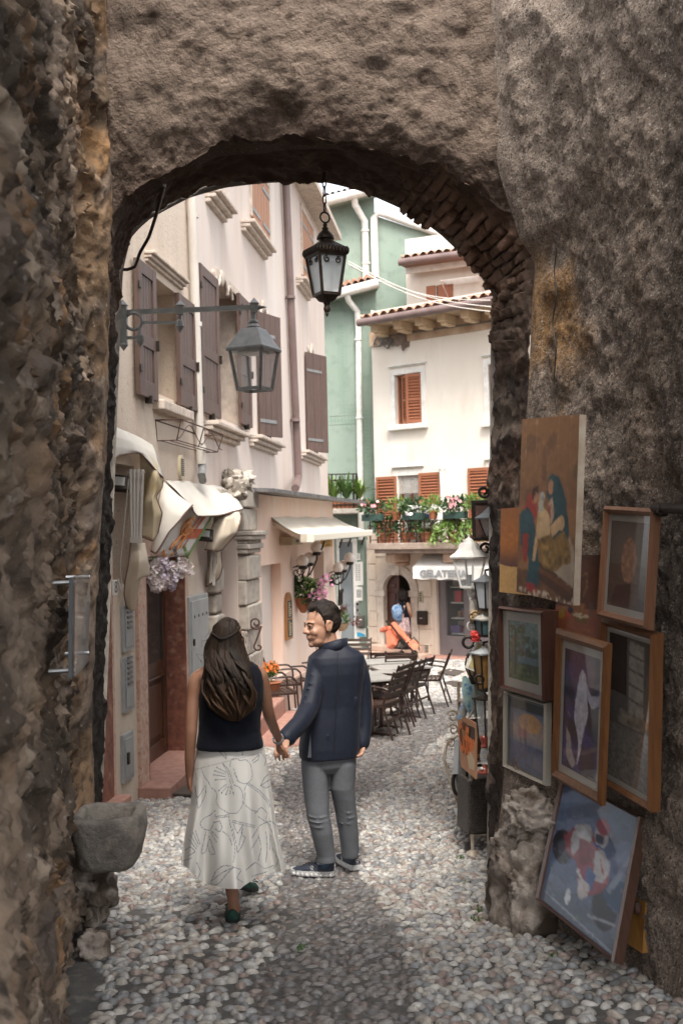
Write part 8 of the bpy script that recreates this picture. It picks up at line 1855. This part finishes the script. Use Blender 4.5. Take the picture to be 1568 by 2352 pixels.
# folds pushed into the sleeve
q = np.random.default_rng(5)
for (u, v, du, dv, dy, r) in ((704, 1566, 36, 16, -.175, .011), (700, 1580, 40, 10, -.185, .010), (698, 1596, 36, 18, -.20, .012), (692, 1610, 40, 12, -.225, .012), (688, 1626, 38, 20, -.25, .012), (684, 1640, 34, 6, -.28, .011), (672, 1652, 34, 20, -.33, .011), (664, 1668, 30, 24, -.39, .010), (712, 1548, 34, 8, -.14, .010), (752, 1690, 6, 34, -.145, .008), (726, 1600, 8, 60, -.13, .010), (820, 1600, -14, 50, -.09, .010)):
    a, b = m2(u, v, dy), m2(u+du, v+dv, dy+.04); limb(jk, [a, (a+b)/2+Vector((0, -.006, 0)), b], [.003, r, .003], 8, 12)
JK = jk.build('blazer', m_navy, MANb); remesh(JK, .006, 3, .5, (.13, .006))
mb = MB(); c0 = m2(765, 1486)                # turned-up collar
A = []
for h, g in ((0, 1.0), (.5, .96), (1, .90), (1, .80), (.3, .82)):
    A.append([tuple(Vector((c0.x+(.093*g)*cos(t), c0.y+.082*g*sin(t)-.005, c0.z-.032+h*.062+.020*cos(t)-.012*sin(t)))) for t in np.linspace(R(-200), R(30), 30)])
mb.grid(np.array(A)); cl_ = mb.build('collar', m_navy, JK, smooth=180); cl_.modifiers.new('t', 'SOLIDIFY').thickness = .006
mb = MB(); mb.tube([tuple(Vector(m2(u, v, -dy))) for u, v, dy in ((775, 1500, .105), (777, 1540, .143), (774, 1600, .146), (770, 1660, .148), (768, 1732, .146))], .0022, 5); mb.build('back_seam', mat('navy_seam_thread', (.008, .010, .02), .8), JK)  # raised thread in the blazer's own navy
for pts in (((738, 1496, -.07), (728, 1520, -.12), (731, 1560, -.14), (726, 1592, -.14)), ((812, 1496, -.03), (818, 1520, -.07), (815, 1560, -.09), (818, 1592, -.08))):
    mb = MB(); mb.tube([tuple(x) for x in smooth_path([tuple(m2(*p)) for p in pts], 40)], .0025, 6); sm_ = mb.build('armhole_seam', bpy.data.materials['navy_seam_thread'], JK); sw_ = sm_.modifiers.new('wrap', 'SHRINKWRAP'); sw_.target = JK; sw_.wrap_mode = 'OUTSIDE_SURFACE'; sw_.offset = .0012
mb = MB(); mb.add([tuple(m2(u, v, -.147)) for u, v in ((713, 1682), (715, 1740), (706, 1740))], [(0, 1, 2)]); mb.build('vent_lining', m_grey, JK)
mb = MB(); mb.tube([tuple(Vector(aL[2])+Vector((.0, 0, 0))+Vector((.045*cos(t), .02*sin(t), .035*sin(t)-.01))) for t in np.linspace(0, 2*pi, 16, endpoint=False)], .003, 5, closed=True); mb.build('cuff_edge', m_navy, JK)
# trousers
tr = MB(); k_ = YM/2500
tr.loft([ring(m2((l+r)/2, v), (r-l)/2*k_, b, yw, 40, 2.3) for v, l, r, b in ((1700, 694, 818, .115), (1735, 692, 818, .124), (1758, 697, 812, .108), (1772, 715, 795, .08))])
def leg(rows):
    tr.loft([ring(m2(c, v, dy), h*k_, h*k_*bd, 0, 28, 2.15) for v, c, h, dy, bd in rows])
leg(((1722, 724, 30, -.0, 1.3), (1752, 723, 31.5, -.01, 1.3), (1808, 725, 30, -.02, 1.25), (1835, 727, 28.5, -.03, 1.2), (1860, 729, 26.5, -.045, 1.15), (1885, 733, 25.5, -.05, 1.1), (1911, 739, 24.5, -.045, 1.1), (1940, 744, 22.5, -.03, 1.1), (1963, 748, 21, -.02, 1.1), (1979, 750, 21, -.02, 1.1)))
leg(((1722, 785, 30, .02, 1.3), (1752, 787, 31.5, .02, 1.3), (1808, 786, 28.5, .02, 1.25), (1835, 790, 26.5, .035, 1.2), (1860, 794, 25, .05, 1.15), (1885, 797, 24, .06, 1.1), (1911, 800, 22.5, .075, 1.1), (1940, 802, 21, .09, 1.1), (1958, 803, 20, .10, 1.1), (1968, 803, 20, .11, 1.1)))
for (c, v, w_, dy) in ((729, 1878, 24, -.145), (730, 1888, 26, -.14), (733, 1900, 24, -.135), (790, 1868, 22, -.05), (790, 1880, 24, -.045), (793, 1893, 22, -.03)):
    a, b, d = m2(c-w_, v-4, dy+.04), m2(c, v+3, dy), m2(c+w_, v-3, dy+.04); limb(tr, [a, b, d], [.002, .0028, .002], 8, 12)
TR = tr.build('trousers', m_grey, MANb); remesh(TR, .006, 3, .5, (.11, .007))
def sneaker(heel, d, lift=0., pitch=0.):
    M = shoe_M(heel+Vector((0, 0, lift)), d)
    if pitch: M = M@np.array(Matrix.Rotation(pitch, 4, 'X'))
    L = .285
    def sec(f): return .036+.012*sin(pi*min(1, f*1.15))*1.0+(.004 if .55 < f < .85 else 0)-(.018*max(0, (f-.86)/.14)**2)
    m = MB(M); A = []
    for f in np.linspace(0, 1, 22):
        w_ = sec(f); w_ = w_*(.75+.25*min(1, f/.08)); zb = .012*max(0, (f-.75)/.25)**2+.004; y = f*L
        A.append([(-w_, y, zb), (-w_*1.04, y, zb+.014), (-w_*1.0, y, .034+zb*.4), (w_*1.0, y, .034+zb*.4), (w_*1.04, y, zb+.014), (w_, y, zb)])
    m.loft(A)
    for f in np.linspace(.06, .9, 9):
        for sx in (-1, 1): m.sphere((sx*sec(f)*.97, f*L, .014), (.012, .013, .013), 10, 8)
    s_ = m.build('sneaker', [m_sole, m_shoe], MANb, smooth=50)
    m = MB(M); A = []
    for f in np.linspace(.0, 1, 26):
        w_ = sec(f)*.98*(.7+.3*min(1, f/.08)); y = f*L*.985+.003; h = np.interp(f, [0, .08, .22, .36, .5, .75, .92, 1], [.085, .092, .078, .088, .078, .056, .042, .032])
        A.append([(w_*cos(t)*(1 if sin(t) < .1 else (1-.45*sin(t)**1.5*(f < .5))), y, .032+max(0, (h-.032))*max(0, sin(t))) for t in np.linspace(-.05, pi+.05, 20)]+[(0, y, .026)])
    m.loft(A); up = m.build('upper', m_shoe, s_, smooth=180)
    m = MB(M); m.lathe([(.034, .05), (.043, .09), (.041, .12), (.041, .23)], (0, .062, 0), 18); m.build('sock', m_sock, s_, smooth=180)
    m = MB(M); m.tube([(.037*cos(t), .055+.052*sin(t), .088-.012*sin(t)) for t in np.linspace(0, 2*pi, 26, endpoint=False)], .007, 7, closed=True); m.build('collar', mat('grey_shoe_lining', (.36, .37, .38), .8), s_, smooth=180)
    m = MB(M)
    for j in range(5): y = .125+j*.018; m.tube([(-.022, y, .080-j*.006), (0, y+.004, .092-j*.007), (.022, y, .080-j*.006)], .0025, 6)
    for sx in (-1, 1): m.tube([(0, .118, .10), (sx*.022, .10, .112), (sx*.028, .115, .095), (sx*.01, .12, .1)], .0025, 6)
    m.build('lace', m_iron, s_, smooth=180)
    for (pos, X_, Y_, nn_) in ((Vector((0, -.004, .058)), Vector((1, 0, 0)), Vector((0, 0, 1)), Vector((0, -1, 0))), (Vector((-.0455, .135, .052)), Vector((0, -1, 0)), Vector((0, .1, 1)), Vector((-1, 0, 0)))):
        Ml = Matrix(M)@Matrix(((X_.x, Y_.x, nn_.x, pos.x), (X_.y, Y_.y, nn_.y, pos.y), (X_.z, Y_.z, nn_.z, pos.z), (0, 0, 0, 1)))
        text('QC', .026, m_sole, Ml@Matrix.Rotation(R(-90), 4, 'Z'), s_, 'lettering', .002)
    return s_
hL = G(768, 2016); hR = G(820, 2004)
sneaker(Vector((hL.x, hL.y, gz(hL.y)+.012)), (-1, .22)); sneaker(Vector((hR.x, hR.y, gz(hR.y)+.012)), (-.42, .9))

# ------------------------------------------------------------------ the woman
YW = 5.9; w3_ = lambda u, v, dy=0.: P(u, v, YW+dy); kw = YW/2500
gw = G(535, 2125); gw.z = gz(gw.y)+.012
wm = MB()
Mw = np.eye(4); Mw[:3, :3] = np.array(Matrix.Rotation(R(-14), 3, 'Z'))*1.0; Mw[:3, 3] = w3_(527, 1521, -.0)
head_parts(wm, Mw)
limb(wm, [w3_(530, 1535), w3_(531, 1600, .02), w3_(528, 1690, .02), w3_(528, 1790, .03)], [.07, .09, .09, .07], 18, 18)
limb(wm, [w3_(530, 1543), w3_(486, 1545, -.01), w3_(452, 1560, -.02), w3_(444, 1600, -.03), w3_(439, 1680, -.05), w3_(436, 1740, -.03), w3_(435, 1782, .0)], [.05, .048, .042, .036, .033, .028, .021], 16, 40)
limb(wm, [w3_(530, 1543), w3_(572, 1538, .0), w3_(597, 1552, .02), w3_(608, 1592, .06), w3_(617, 1640, .12), w3_(630, 1674, .25), w3_(642, 1702, .37)], [.05, .046, .042, .036, .032, .028, .020], 16, 40)
hand(wm, w3_(435, 1780, .0), w3_(437, 1825, .03)-w3_(435, 1780, .0), (.9, .2, 0), 1, .28, .9)
hand(wm, w3_(641, 1700, .37), w3_(641, 1732, .40)-w3_(641, 1700, .37), (.8, .35, .1), -1, .55, .92)
fR = G(534, 2126); fF = G(561, 2064)
lr = Vector((fR.x, fR.y+.06, gz(fR.y)+.012)); lf = Vector((fF.x, fF.y+.05, gz(fF.y)+.03))
limb(wm, [w3_(512, 1780, .02), w3_(517, 1940, -.02), lr+Vector((-.015, .0, .26)), lr+Vector((.0, .0, .11)), lr+Vector((.002, .01, .05))], [.06, .055, .045, .032, .034], 16, 36)
limb(wm, [w3_(548, 1780, .04), w3_(552, 1940, .15), lf+Vector((-.005, -.0, .26)), lf+Vector((0, .0, .10)), lf+Vector((0, .01, .05))], [.06, .055, .045, .032, .034], 16, 36)
WMb = wm.build('person', m_skin_w, None, loc=gw); remesh(WMb, .0052, 4, .5)
tag(WMb, 'woman with long dark wavy hair in a sleeveless top and printed white skirt', 'person')
head_bits(WMb, Mw, None)
tp = MB()
tp.loft([ring(w3_((l+r)/2, v), (r-l)/2*kw, b, R(-4), 44, 2.4) for v, l, r, b in ((1717, 451, 606, .128), (1708, 452, 605, .130), (1680, 456, 598, .118), (1650, 457, 599, .116), (1620, 457, 603, .120), (1590, 457, 606, .122), (1565, 459, 605, .115), (1545, 466, 601, .10), (1530, 474, 592, .088), (1521, 488, 578, .078))])
TP = tp.build('knit_top', m_knit, WMb); remesh(TP, .0062, 4, .5, (.10, .010))
# wrap skirt flaring to the left and right, with printed line flowers
vv = [1696, 1715, 1750, 1800, 1850, 1900, 1950, 1985, 2005, 2042]
ll = [455, 453, 446, 441, 438, 428, 420, 416, 414, 413]; rr_ = [604, 607, 613, 622, 629, 635, 646, 655, 659, 664]
NT, NH = 420, 230
img = Paint(420, 560, np.array([.66, .635, .59]))
lines = [[(405, 1150), (450, 1200), (480, 1290), (480, 1360), (465, 1300), (445, 1220), (405, 1150)], [(370, 1180), (430, 1212)], [(355, 1202), (430, 1226)], [(350, 1228), (425, 1240)], [(362, 1262), (430, 1256)], [(385, 1330), (432, 1290)], [(402, 1345), (440, 1300)], [(430, 1356), (450, 1306)], [(456, 1350), (462, 1310)], [(480, 1190), (505, 1250)], [(485, 1220), (520, 1280)],
    [(455, 1180), (465, 1130), (495, 1120), (520, 1135), (560, 1130), (590, 1160), (603, 1220), (595, 1260), (570, 1285), (540, 1285), (500, 1265)], [(480, 1295), (520, 1310), (540, 1350), (540, 1420), (525, 1450), (500, 1480), (450, 1480), (385, 1440), (365, 1400), (375, 1365), (360, 1330), (330, 1310), (320, 1280), (290, 1240), (270, 1190)],
    [(570, 1290), (640, 1340), (695, 1400), (712, 1440)], [(582, 1285), (650, 1332), (705, 1392), (722, 1440)], [(655, 1300), (680, 1250), (720, 1215), (738, 1260), (720, 1300), (690, 1315), (655, 1300)], [(655, 1300), (735, 1245)], [(230, 1300), (245, 1380), (290, 1310), (298, 1296), (300, 1350), (270, 1420), (250, 1450)], [(228, 1310), (240, 1400), (250, 1450)],
    [(360, 1502), (440, 1490)], [(362, 1512), (440, 1501)], [(470, 1525), (622, 1562)], [(470, 1537), (618, 1574)], [(285, 1512), (330, 1490), (362, 1460), (355, 1530), (330, 1590), (280, 1580), (262, 1545), (285, 1512)], [(355, 1540), (390, 1530), (405, 1570), (390, 1600), (360, 1580)], [(300, 1600), (270, 1740), (300, 1730), (320, 1650)], [(320, 1630), (360, 1740), (330, 1745), (310, 1680)],
    [(480, 1550), (505, 1610), (540, 1560), (535, 1620), (556, 1640), (530, 1700), (505, 1735), (497, 1670), (480, 1600), (480, 1550)], [(540, 1565), (515, 1690)], [(445, 1480), (470, 1600), (490, 1700), (480, 1800)], [(410, 1600), (450, 1630), (470, 1690)], [(330, 1930), (370, 1850), (420, 1820), (480, 1830), (440, 1870), (390, 1930), (360, 1950), (330, 1930)], [(332, 1925), (400, 1870), (470, 1835)], [(480, 1830), (530, 1850), (500, 1900), (540, 1930)],
    [(200, 1620), (245, 1700)], [(215, 1602), (255, 1690)], [(232, 1590), (262, 1680)], [(190, 1650), (240, 1715)], [(160, 1720), (200, 1700), (230, 1730), (180, 1760)], [(150, 1790), (210, 1770)], [(240, 1800), (265, 1860), (240, 1920)], [(330, 1590), (380, 1640)], [(330, 1600), (370, 1670)],
    [(620, 1480), (660, 1440), (700, 1480), (690, 1520), (720, 1560)], [(640, 1500), (700, 1545), (730, 1600)], [(600, 1640), (650, 1560), (720, 1530), (760, 1560)], [(640, 1620), (660, 1700), (640, 1790)], [(690, 1600), (700, 1700), (690, 1800)], [(720, 1620), (715, 1720)], [(590, 1720), (640, 1640)], [(560, 1850), (620, 1800), (680, 1840), (740, 1820)], [(600, 1890), (700, 1860)], [(730, 1700), (770, 1790), (740, 1840)],
    [(320, 1045), (390, 1080), (432, 1125), (425, 1085), (380, 1050)], [(540, 1055), (535, 1100)], [(545, 1055), (540, 1105)], [(600, 1140), (645, 1098), (640, 1130), (610, 1150)], [(225, 1150), (250, 1090)], [(218, 1165), (255, 1080)], [(660, 1080), (690, 1130), (680, 1170)], [(550, 1330), (560, 1300), (570, 1290)], [(555, 1345), (550, 1420), (600, 1460), (640, 1470)], [(225, 1180), (240, 1260)]]
def st_(cx, cy):
    u, v = 367.5+cx*.3516, 1347.5+cy*.3516; l, r = np.interp(v, vv, ll), np.interp(v, vv, rr_); return ((u-l)/(r-l), (v-1696)/(2042-1696))
for ln in lines:
    q_ = [st_(*c) for c in ln]; q_ = [tuple(x) for x in smooth_path(q_, 40)] if len(q_) > 2 else q_
    img.line(q_, .0030, (.15, .165, .20), var=0)
img.line([tuple(st_(*c)) for c in ((215, 1197), (440, 1140), (665, 1082))], .003, (.42, .40, .37), var=0)
for (cx, cy) in ((372, 1180), (357, 1203), (352, 1228), (364, 1262), (386, 1331), (403, 1346), (431, 1357), (457, 1351)): img.ell(*st_(cx, cy), .008, .004, (.035, .045, .075), var=0)
A = np.zeros((NH, NT, 3)); C = np.zeros((NH, NT, 3)); vh = np.linspace(0, 1, NH)
hem_t = lambda s: 1-np.interp(s, [0, .12, .25, .42, .55, .66, .72, 1.0], [.17, .10, .03, .0, .0, .05, .085, .125])
for j in range(NT):
    a = 2*pi*j/NT; s = (1+cos(a))/2; back = sin(a) < 0
    tl = hem_t(s) if back else hem_t(s)-.05
    for i in range(NH):
        t = vh[i]*tl; v = 1696+(2042-1696)*t; l, r = np.interp(v, vv, ll), np.interp(v, vv, rr_); hw_ = (r-l)/2
        fold = (.075*np.clip((t-.12)/.88, 0, 1)**1.2)*(1.1*sin(a*5+2.6*t+.6)+.7*sin(a*9-3.5*t+1.4)+.4*sin(a*17+1+2*t))
        dep = .125+.085*t
        y = sin(a)*dep*(1+.0*fold)+fold*.55*(-1)*(1 if back else .6)
        x_u = (l+r)/2+cos(a)*hw_*(1-.10*abs(fold)*8*(abs(cos(a)) < .95)*.2)+fold*38*sin(a)**2
        p = P(x_u, v, YW+y+.02); A[i, j] = p
        sx = np.clip((x_u-l)/(r-l), 0, 1); ii, jj = int(min(559, t*559)), int(min(419, sx*419)); C[i, j] = img.a[ii, jj] if back else np.array([.66, .635, .59])
m_skirt = mat('ivory_satin_print', (.66, .63, .59), .5, vcol=True, bump=.08, bsc=60, sheen=.15)
mb = MB(); mb.grid(A, cv=True, color=C, flip=True); SK = mb.build('printed_skirt', m_skirt, WMb, smooth=180); sm_ = SK.modifiers.new('smooth', 'SMOOTH'); sm_.iterations = 3
# hair: a full base volume under many wavy locks
hr = [(1418, 510, 533, .03), (1424, 499, 546, .062), (1436, 488, 553, .085), (1455, 481, 557, .098), (1480, 473, 559, .098), (1505, 468, 565, .090), (1530, 466, 574, .082), (1560, 468, 582, .074), (1595, 468, 586, .062), (1625, 478, 583, .05), (1645, 500, 572, .035), (1656, 520, 556, .015)]
hv = [h[0] for h in hr]
mb = MB(); A = []
for v in np.linspace(1418, 1656, 60):
    l, r, b = np.interp(v, hv, [h[1] for h in hr])+5, np.interp(v, hv, [h[2] for h in hr])-5, np.interp(v, hv, [h[3] for h in hr])
    cy = -.02-.11*float(sst(1480, 1580, v)); A.append(ring(w3_((l+r)/2, v, cy), (r-l)/2*kw, b, 0, 50, 2.1))
A = np.array(A); D_ = A-A.mean(1, keepdims=True); A += D_/np.linalg.norm(D_, axis=-1, keepdims=True)*(.010*fbm(A*np.array([1, 1, .25]), 26, 3))[..., None]
cb = lambda v, k=0.: np.array([.020, .013, .009])*(1+k)+(np.array([.085, .043, .022])-np.array([.02, .013, .009]))*float(sst(1550, 1640, v))*(.45+.7*k)
mb.loft(A, color=np.repeat(np.array([cb(v) for v in np.linspace(1418, 1656, 60)])[:, None], 50, 1).reshape(-1, 3))
HB = mb.build('hair', mat('long_dark_hair', (.02, .014, .01), .6, vcol=True, spec=.22), WMb, smooth=180)
mb = MB(); q = np.random.default_rng(2)
clump = [(q.uniform(0, 6.28), q.uniform(.4, 1.), q.uniform(-.35, .8), q.uniform(.055, .085), q.uniform(1612, 1668)) for _ in range(31)]
for k in range(620):
    s = q.uniform(-1, 1); v0 = q.uniform(1420, 1500); v1 = min(1668, q.uniform(1575, 1668)-30*abs(s)**2); ph, am = clump[int((s+1)*15)][0], clump[int((s+1)*15)][1]; kk = clump[int((s+1)*15)][2]+q.uniform(-.15, .25); pts, cs = [], []
    fr_ = clump[int((s+1)*15)][3]; sc0 = (int((s+1)*15)+.5)/15-1; v1 = min(v1, clump[int((s+1)*15)][4])
    for v in np.linspace(v0, v1, 22):
        l, r, b = np.interp(v, hv, [h[1] for h in hr]), np.interp(v, hv, [h[2] for h in hr]), np.interp(v, hv, [h[3] for h in hr]); cy = -.02-.11*float(sst(1480, 1580, v))
        wv = float(sst(1465, 1550, v)); ss = np.clip(s*min(1, .35+.65*(v-v0+12)/60), -.995, .995)*(1-.0*wv)+(sc0-s)*wv*.5*float(sst(1560, 1660, v))+wv*am*.18*sin(v*fr_+ph)
        ss = float(np.clip(ss, -1.06, 1.06)); dep = -sqrt(max(0, 1-min(1, ss*ss)))*b-.004-wv*.022*(1+sin(v*fr_+ph+1.2))*am
        pts.append(w3_((l+r)/2+ss*(r-l)/2, v, cy+dep))
    n_ = len(pts); rs = [.0022+.0042*sin(pi*min(1, .12+.8*i/(n_-1))) for i in range(n_)]; rs[-1] = .0008
    k0 = mb.n; mb.tube(pts, rs, 5); mb.C.append(np.repeat(np.array([cb(v, kk) for v in np.linspace(v0, v1, n_)]), 5, 0))
mb.build('wavy_lock', bpy.data.materials['long_dark_hair'], HB, smooth=180)
mb = MB()
for k in range(46):                           # fly-away single hairs
    s = q.choice((-1, 1)); v = q.uniform(1440, 1640); l, r = np.interp(v, hv, [h[1] for h in hr]), np.interp(v, hv, [h[2] for h in hr]); u = l if s < 0 else r; a = w3_(u, v, -.05)
    mb.tube([a, a+Vector((s*q.uniform(.01, .04), q.uniform(-.02, .02), q.uniform(-.03, .03))), a+Vector((s*q.uniform(.0, .05), 0, q.uniform(-.09, -.02)))], [.0008, .0008, .0004], 4)
mb.build('stray_hair', m_hair, HB, smooth=180)
mb = MB()
for pts in (((486, 1453, -.085), (494, 1459, -.113), (503, 1465, -.131), (509, 1466, -.134)), ((551, 1440, -.075), (545, 1449, -.103), (534, 1458, -.124), (520, 1465, -.134), (509, 1467, -.134))):
    base_ = smooth_path([tuple(w3_(*p)) for p in pts], 40)
    for ph in (0, 2.1, 4.2): mb.tube([(b[0]+.004*cos(i*.62+ph), b[1]+.003*sin(i*.62+ph)+.004, b[2]+.004*sin(i*.62+ph)) for i, b in enumerate(base_)], .0030, 6)
mb.build('twisted_braid', m_hair, HB, smooth=180)
mb = MB(); q_ = w3_(639, 1698, .36); ax_ = (w3_(642, 1702, .37)-w3_(630, 1674, .25)).normalized(); x_ = ax_.orthogonal().normalized(); y_ = ax_.cross(x_)
for k in range(22): a = 2*pi*k/22; mb.sphere(q_+x_*(.029*cos(a))+y_*(.029*sin(a)), .0058, 8, 6)
for k in range(20): a = 2*pi*k/20; mb.sphere(q_-ax_*.014+x_*(.030*cos(a))+y_*(.030*sin(a)), .0042, 8, 6)
mb.build('bracelet', m_steel, WMb, smooth=180)
m_flat = mat('dark_green_suede', (.010, .045, .032), .8, c2=(.016, .06, .043), sc=40, bump=.15)
def flat_shoe(heel, d, pitch=0.):
    M = shoe_M(heel, d)@np.array(Matrix.Rotation(pitch, 4, 'X')); L = .245; m = MB(M); A = []
    for f in np.linspace(0, 1, 24):
        w_ = (.030+.012*sin(pi*min(1, f*1.1)))*(.72+.28*min(1, f/.1))*(1-.55*max(0, (f-.8)/.2)**2); h = np.interp(f, [0, .1, .3, .55, .7, .9, 1], [.070, .068, .050, .042, .052, .036, .018])
        inn_ = .12 < f < .62
        A.append([(w_*cos(t), f*L, .012+(h-.012)*max(0, sin(t))*(1 if not inn_ or abs(cos(t)) > .55 else .4)) for t in np.linspace(0, pi, 18)]+[(0, f*L, .010)])
    m.loft(A); s_ = m.build('flat_shoe', m_flat, WMb, smooth=180)
    m = MB(M); A = [[(sx*(.031+.012*sin(pi*min(1, f*1.1)))*(.72+.28*min(1, f/.1))*(1-.5*max(0, (f-.8)/.2)**2), f*L*1.01-.001, z) for sx, z in ((-1, 0), (-1, .013), (1, .013), (1, 0))] for f in np.linspace(0, 1, 16)]; m.loft(A); m.build('sole', mat('black_rubber', (.012, .012, .012), .7), s_)
    m = MB(M)
    for sx in (-1, 1): m.tube([(0, .13, .058), (sx*.026, .12, .066), (sx*.04, .135, .052), (sx*.012, .135, .056)], .003, 6)
    m.build('bow', m_flat, s_, smooth=180)
flat_shoe(lr+Vector((0, -.055, 0)), (-.10, 1)); flat_shoe(lf+Vector((0, -.05, .02)), (.22, 1), R(-20))
# ------------------------------------------------------------------ the woman in the doorway with her stroller
YB = 28.4; b3 = lambda u, v, dy=0.: P(u, v, YB+dy); kb = YB/2500
bw = MB(); gb_ = b3(925, 1474)
bw.sphere(b3(925, 1368, .1), (.10, .11, .13)); limb(bw, [b3(926, 1372, .1), b3(927, 1395, .05), b3(924, 1425)], [.06, .13, .13]); limb(bw, [b3(936, 1388), b3(941, 1405, -.05), b3(944, 1418, .1), b3(953, 1418, .4)], [.06, .055, .045, .035]); limb(bw, [b3(914, 1390), b3(908, 1410), b3(912, 1425, .2)], [.055, .05, .035])
limb(bw, [b3(916, 1445), b3(917, 1460, .02), b3(918, 1476, .05)], [.09, .06, .05]); limb(bw, [b3(932, 1445), b3(935, 1462, -.05), b3(935, 1478, -.08)], [.09, .065, .05])
hand(bw, b3(953, 1418, .4), (.2, 1, 0), (0, 0, -1), 1, .3); hand(bw, b3(912, 1425, .2), (.2, 1, -.1), (0, 0, -1), -1, .3)
BW = bw.build('person', m_skin_m, None, loc=gb_); remesh(BW, .012, 3, .5); tag(BW, 'dark-haired woman stooping in the arched doorway with a blue backpack', 'person')
mb = MB(); A = []
stone_blob(mb, b3(925, 1368, .06), (.14, .14, .17), .12, 6, 30, 20, 5); mb.build('hair', m_hair, BW, smooth=180)
mb = MB(); mb.loft([ring(b3(c, v, dy), h*kb, b, 0, 28, 2.3) for v, c, h, b, dy in ((1427, 925, 14, .13, 0), (1410, 927, 12.5, .125, .02), (1395, 926, 14.5, .13, .05), (1385, 926, 14, .11, .07), (1380, 926, 9, .08, .08))]); mb.build('sleeveless_top', m_knit, BW, smooth=180)
mb = MB(); A = []
for v, c, h, b in ((1418, 926, 13, .13), (1430, 925, 15, .17), (1445, 925, 17.5, .20), (1456, 926, 19, .21)):
    R0 = np.array(ring(b3(c, v), h*kb, b, 0, 40, 2.1)); D_ = R0-R0.mean(0); A.append(R0+D_*(.07*np.sin(np.arange(40)*1.26)*(v > 1425))[:, None])
mb.loft(A); mb.build('patterned_skirt', mat('mauve_floral_cotton', (.42, .30, .28), .8, c2=(.20, .10, .12), sc=22, c3=(.60, .50, .46), sc3=30), BW, smooth=180)
bp_ = b3(912, 1408, -.18); t = thing('backpack', 'blue and white tie-dyed backpack on the doorway woman', 'backpack', bp_); mb = MB(); stone_blob(mb, bp_, (.145, .10, .21), .16, 3, 30, 22, 8); mb.build('bag', mat('tie_dye_cloth', (.045, .12, .26), .8, c2=(.30, .38, .46), sc=9, c3=(.02, .05, .15), sc3=12, lo3=.55, hi3=.7, bump=.4, bsc=14), t, smooth=180)
mb = MB(); mb.tube([bp_+Vector((-.1, .06, .2)), bp_+Vector((.02, .1, .32)), bp_+Vector((.14, .1, .2))], .015, 6); mb.build('strap', m_navy, t, smooth=180)
YS = 27.7; s3 = lambda u, v, dy=0.: P(u, v, YS+dy); gs_ = s3(925, 1497)
t = thing('stroller', 'orange and black baby stroller parked before the arched door', 'stroller', Vector((gs_.x, gs_.y, gz(gs_.y))))
m_orange = mat('coral_orange_fabric', (.72, .20, .11), .7, c2=(.62, .16, .085), sc=8, bump=.15, bsc=20)
def pad(name, mt, pts, th_):
    m = MB(); Q_ = [s3(*p) for p in pts]; n = (Q_[1]-Q_[0]).cross(Q_[2]-Q_[0]).normalized(); k = len(Q_); m.add([tuple(q+n*th_/2) for q in Q_]+[tuple(q-n*th_/2) for q in Q_], [tuple(range(k)), tuple(range(2*k-1, k-1, -1))]+[(i, k+i, k+(i+1) % k, (i+1) % k) for i in range(k)]); m.build(name, mt, t, bevel=.02)
pad('backrest', m_orange, ((897, 1432, 0), (903, 1430, .15), (922, 1450, .2), (934, 1468, .15), (928, 1472, -.05), (914, 1457, -.1)), .12)
pad('seat', m_orange, ((928, 1466, .0), (938, 1472, .15), (960, 1480, .1), (960, 1487, -.1), (944, 1488, -.1)), .12)
pad('canopy', m_orange, ((892, 1446, -.1), (900, 1446, .1), (919, 1470, .1), (908, 1488, -.05), (894, 1484, -.1)), .20); pad('canopy_flap', m_orange, ((877, 1441, 0), (896, 1440, .15), (896, 1450, .1), (877, 1450, 0)), .25)
m = MB()
for dy in (-.18, .2):
    m.tube([s3(889, 1428, dy), s3(897, 1435, dy), s3(916, 1460, dy), s3(950, 1498, dy)], .025, 8); m.tube([s3(938, 1474, dy), s3(922, 1492, dy)], .022, 8)
m.tube([s3(889, 1428, -.18), s3(887, 1427, 0), s3(889, 1428, .2)], .03, 8); m.tube([s3(941, 1472, -.15), s3(950, 1464, -.1), s3(960, 1476, 0), s3(962, 1494, 0)], .015, 7); m.build('frame', m_iron, t, smooth=60)
pad('basket', m_iron, ((906, 1489, -.1), (914, 1468, .0), (936, 1484, .1), (940, 1492, .0)), .25)
for u, v, dy in ((951, 1499, -.18), (951, 1499, .2), (921, 1495, -.2), (921, 1495, .22)):
    m = MB(); c = s3(u, v, dy); c.z = gz(c.y)+.085+(0.05 if dy > 0 else .02); m.tube([c+Vector((.07*cos(a), .0, .07*sin(a))) for a in np.linspace(0, 2*pi, 20, endpoint=False)], .02, 8, closed=True); m.tube([c+Vector((0, -.02, 0)), c+Vector((0, .02, 0))], .05, 12); m.build('wheel', m_iron, t, smooth=60)
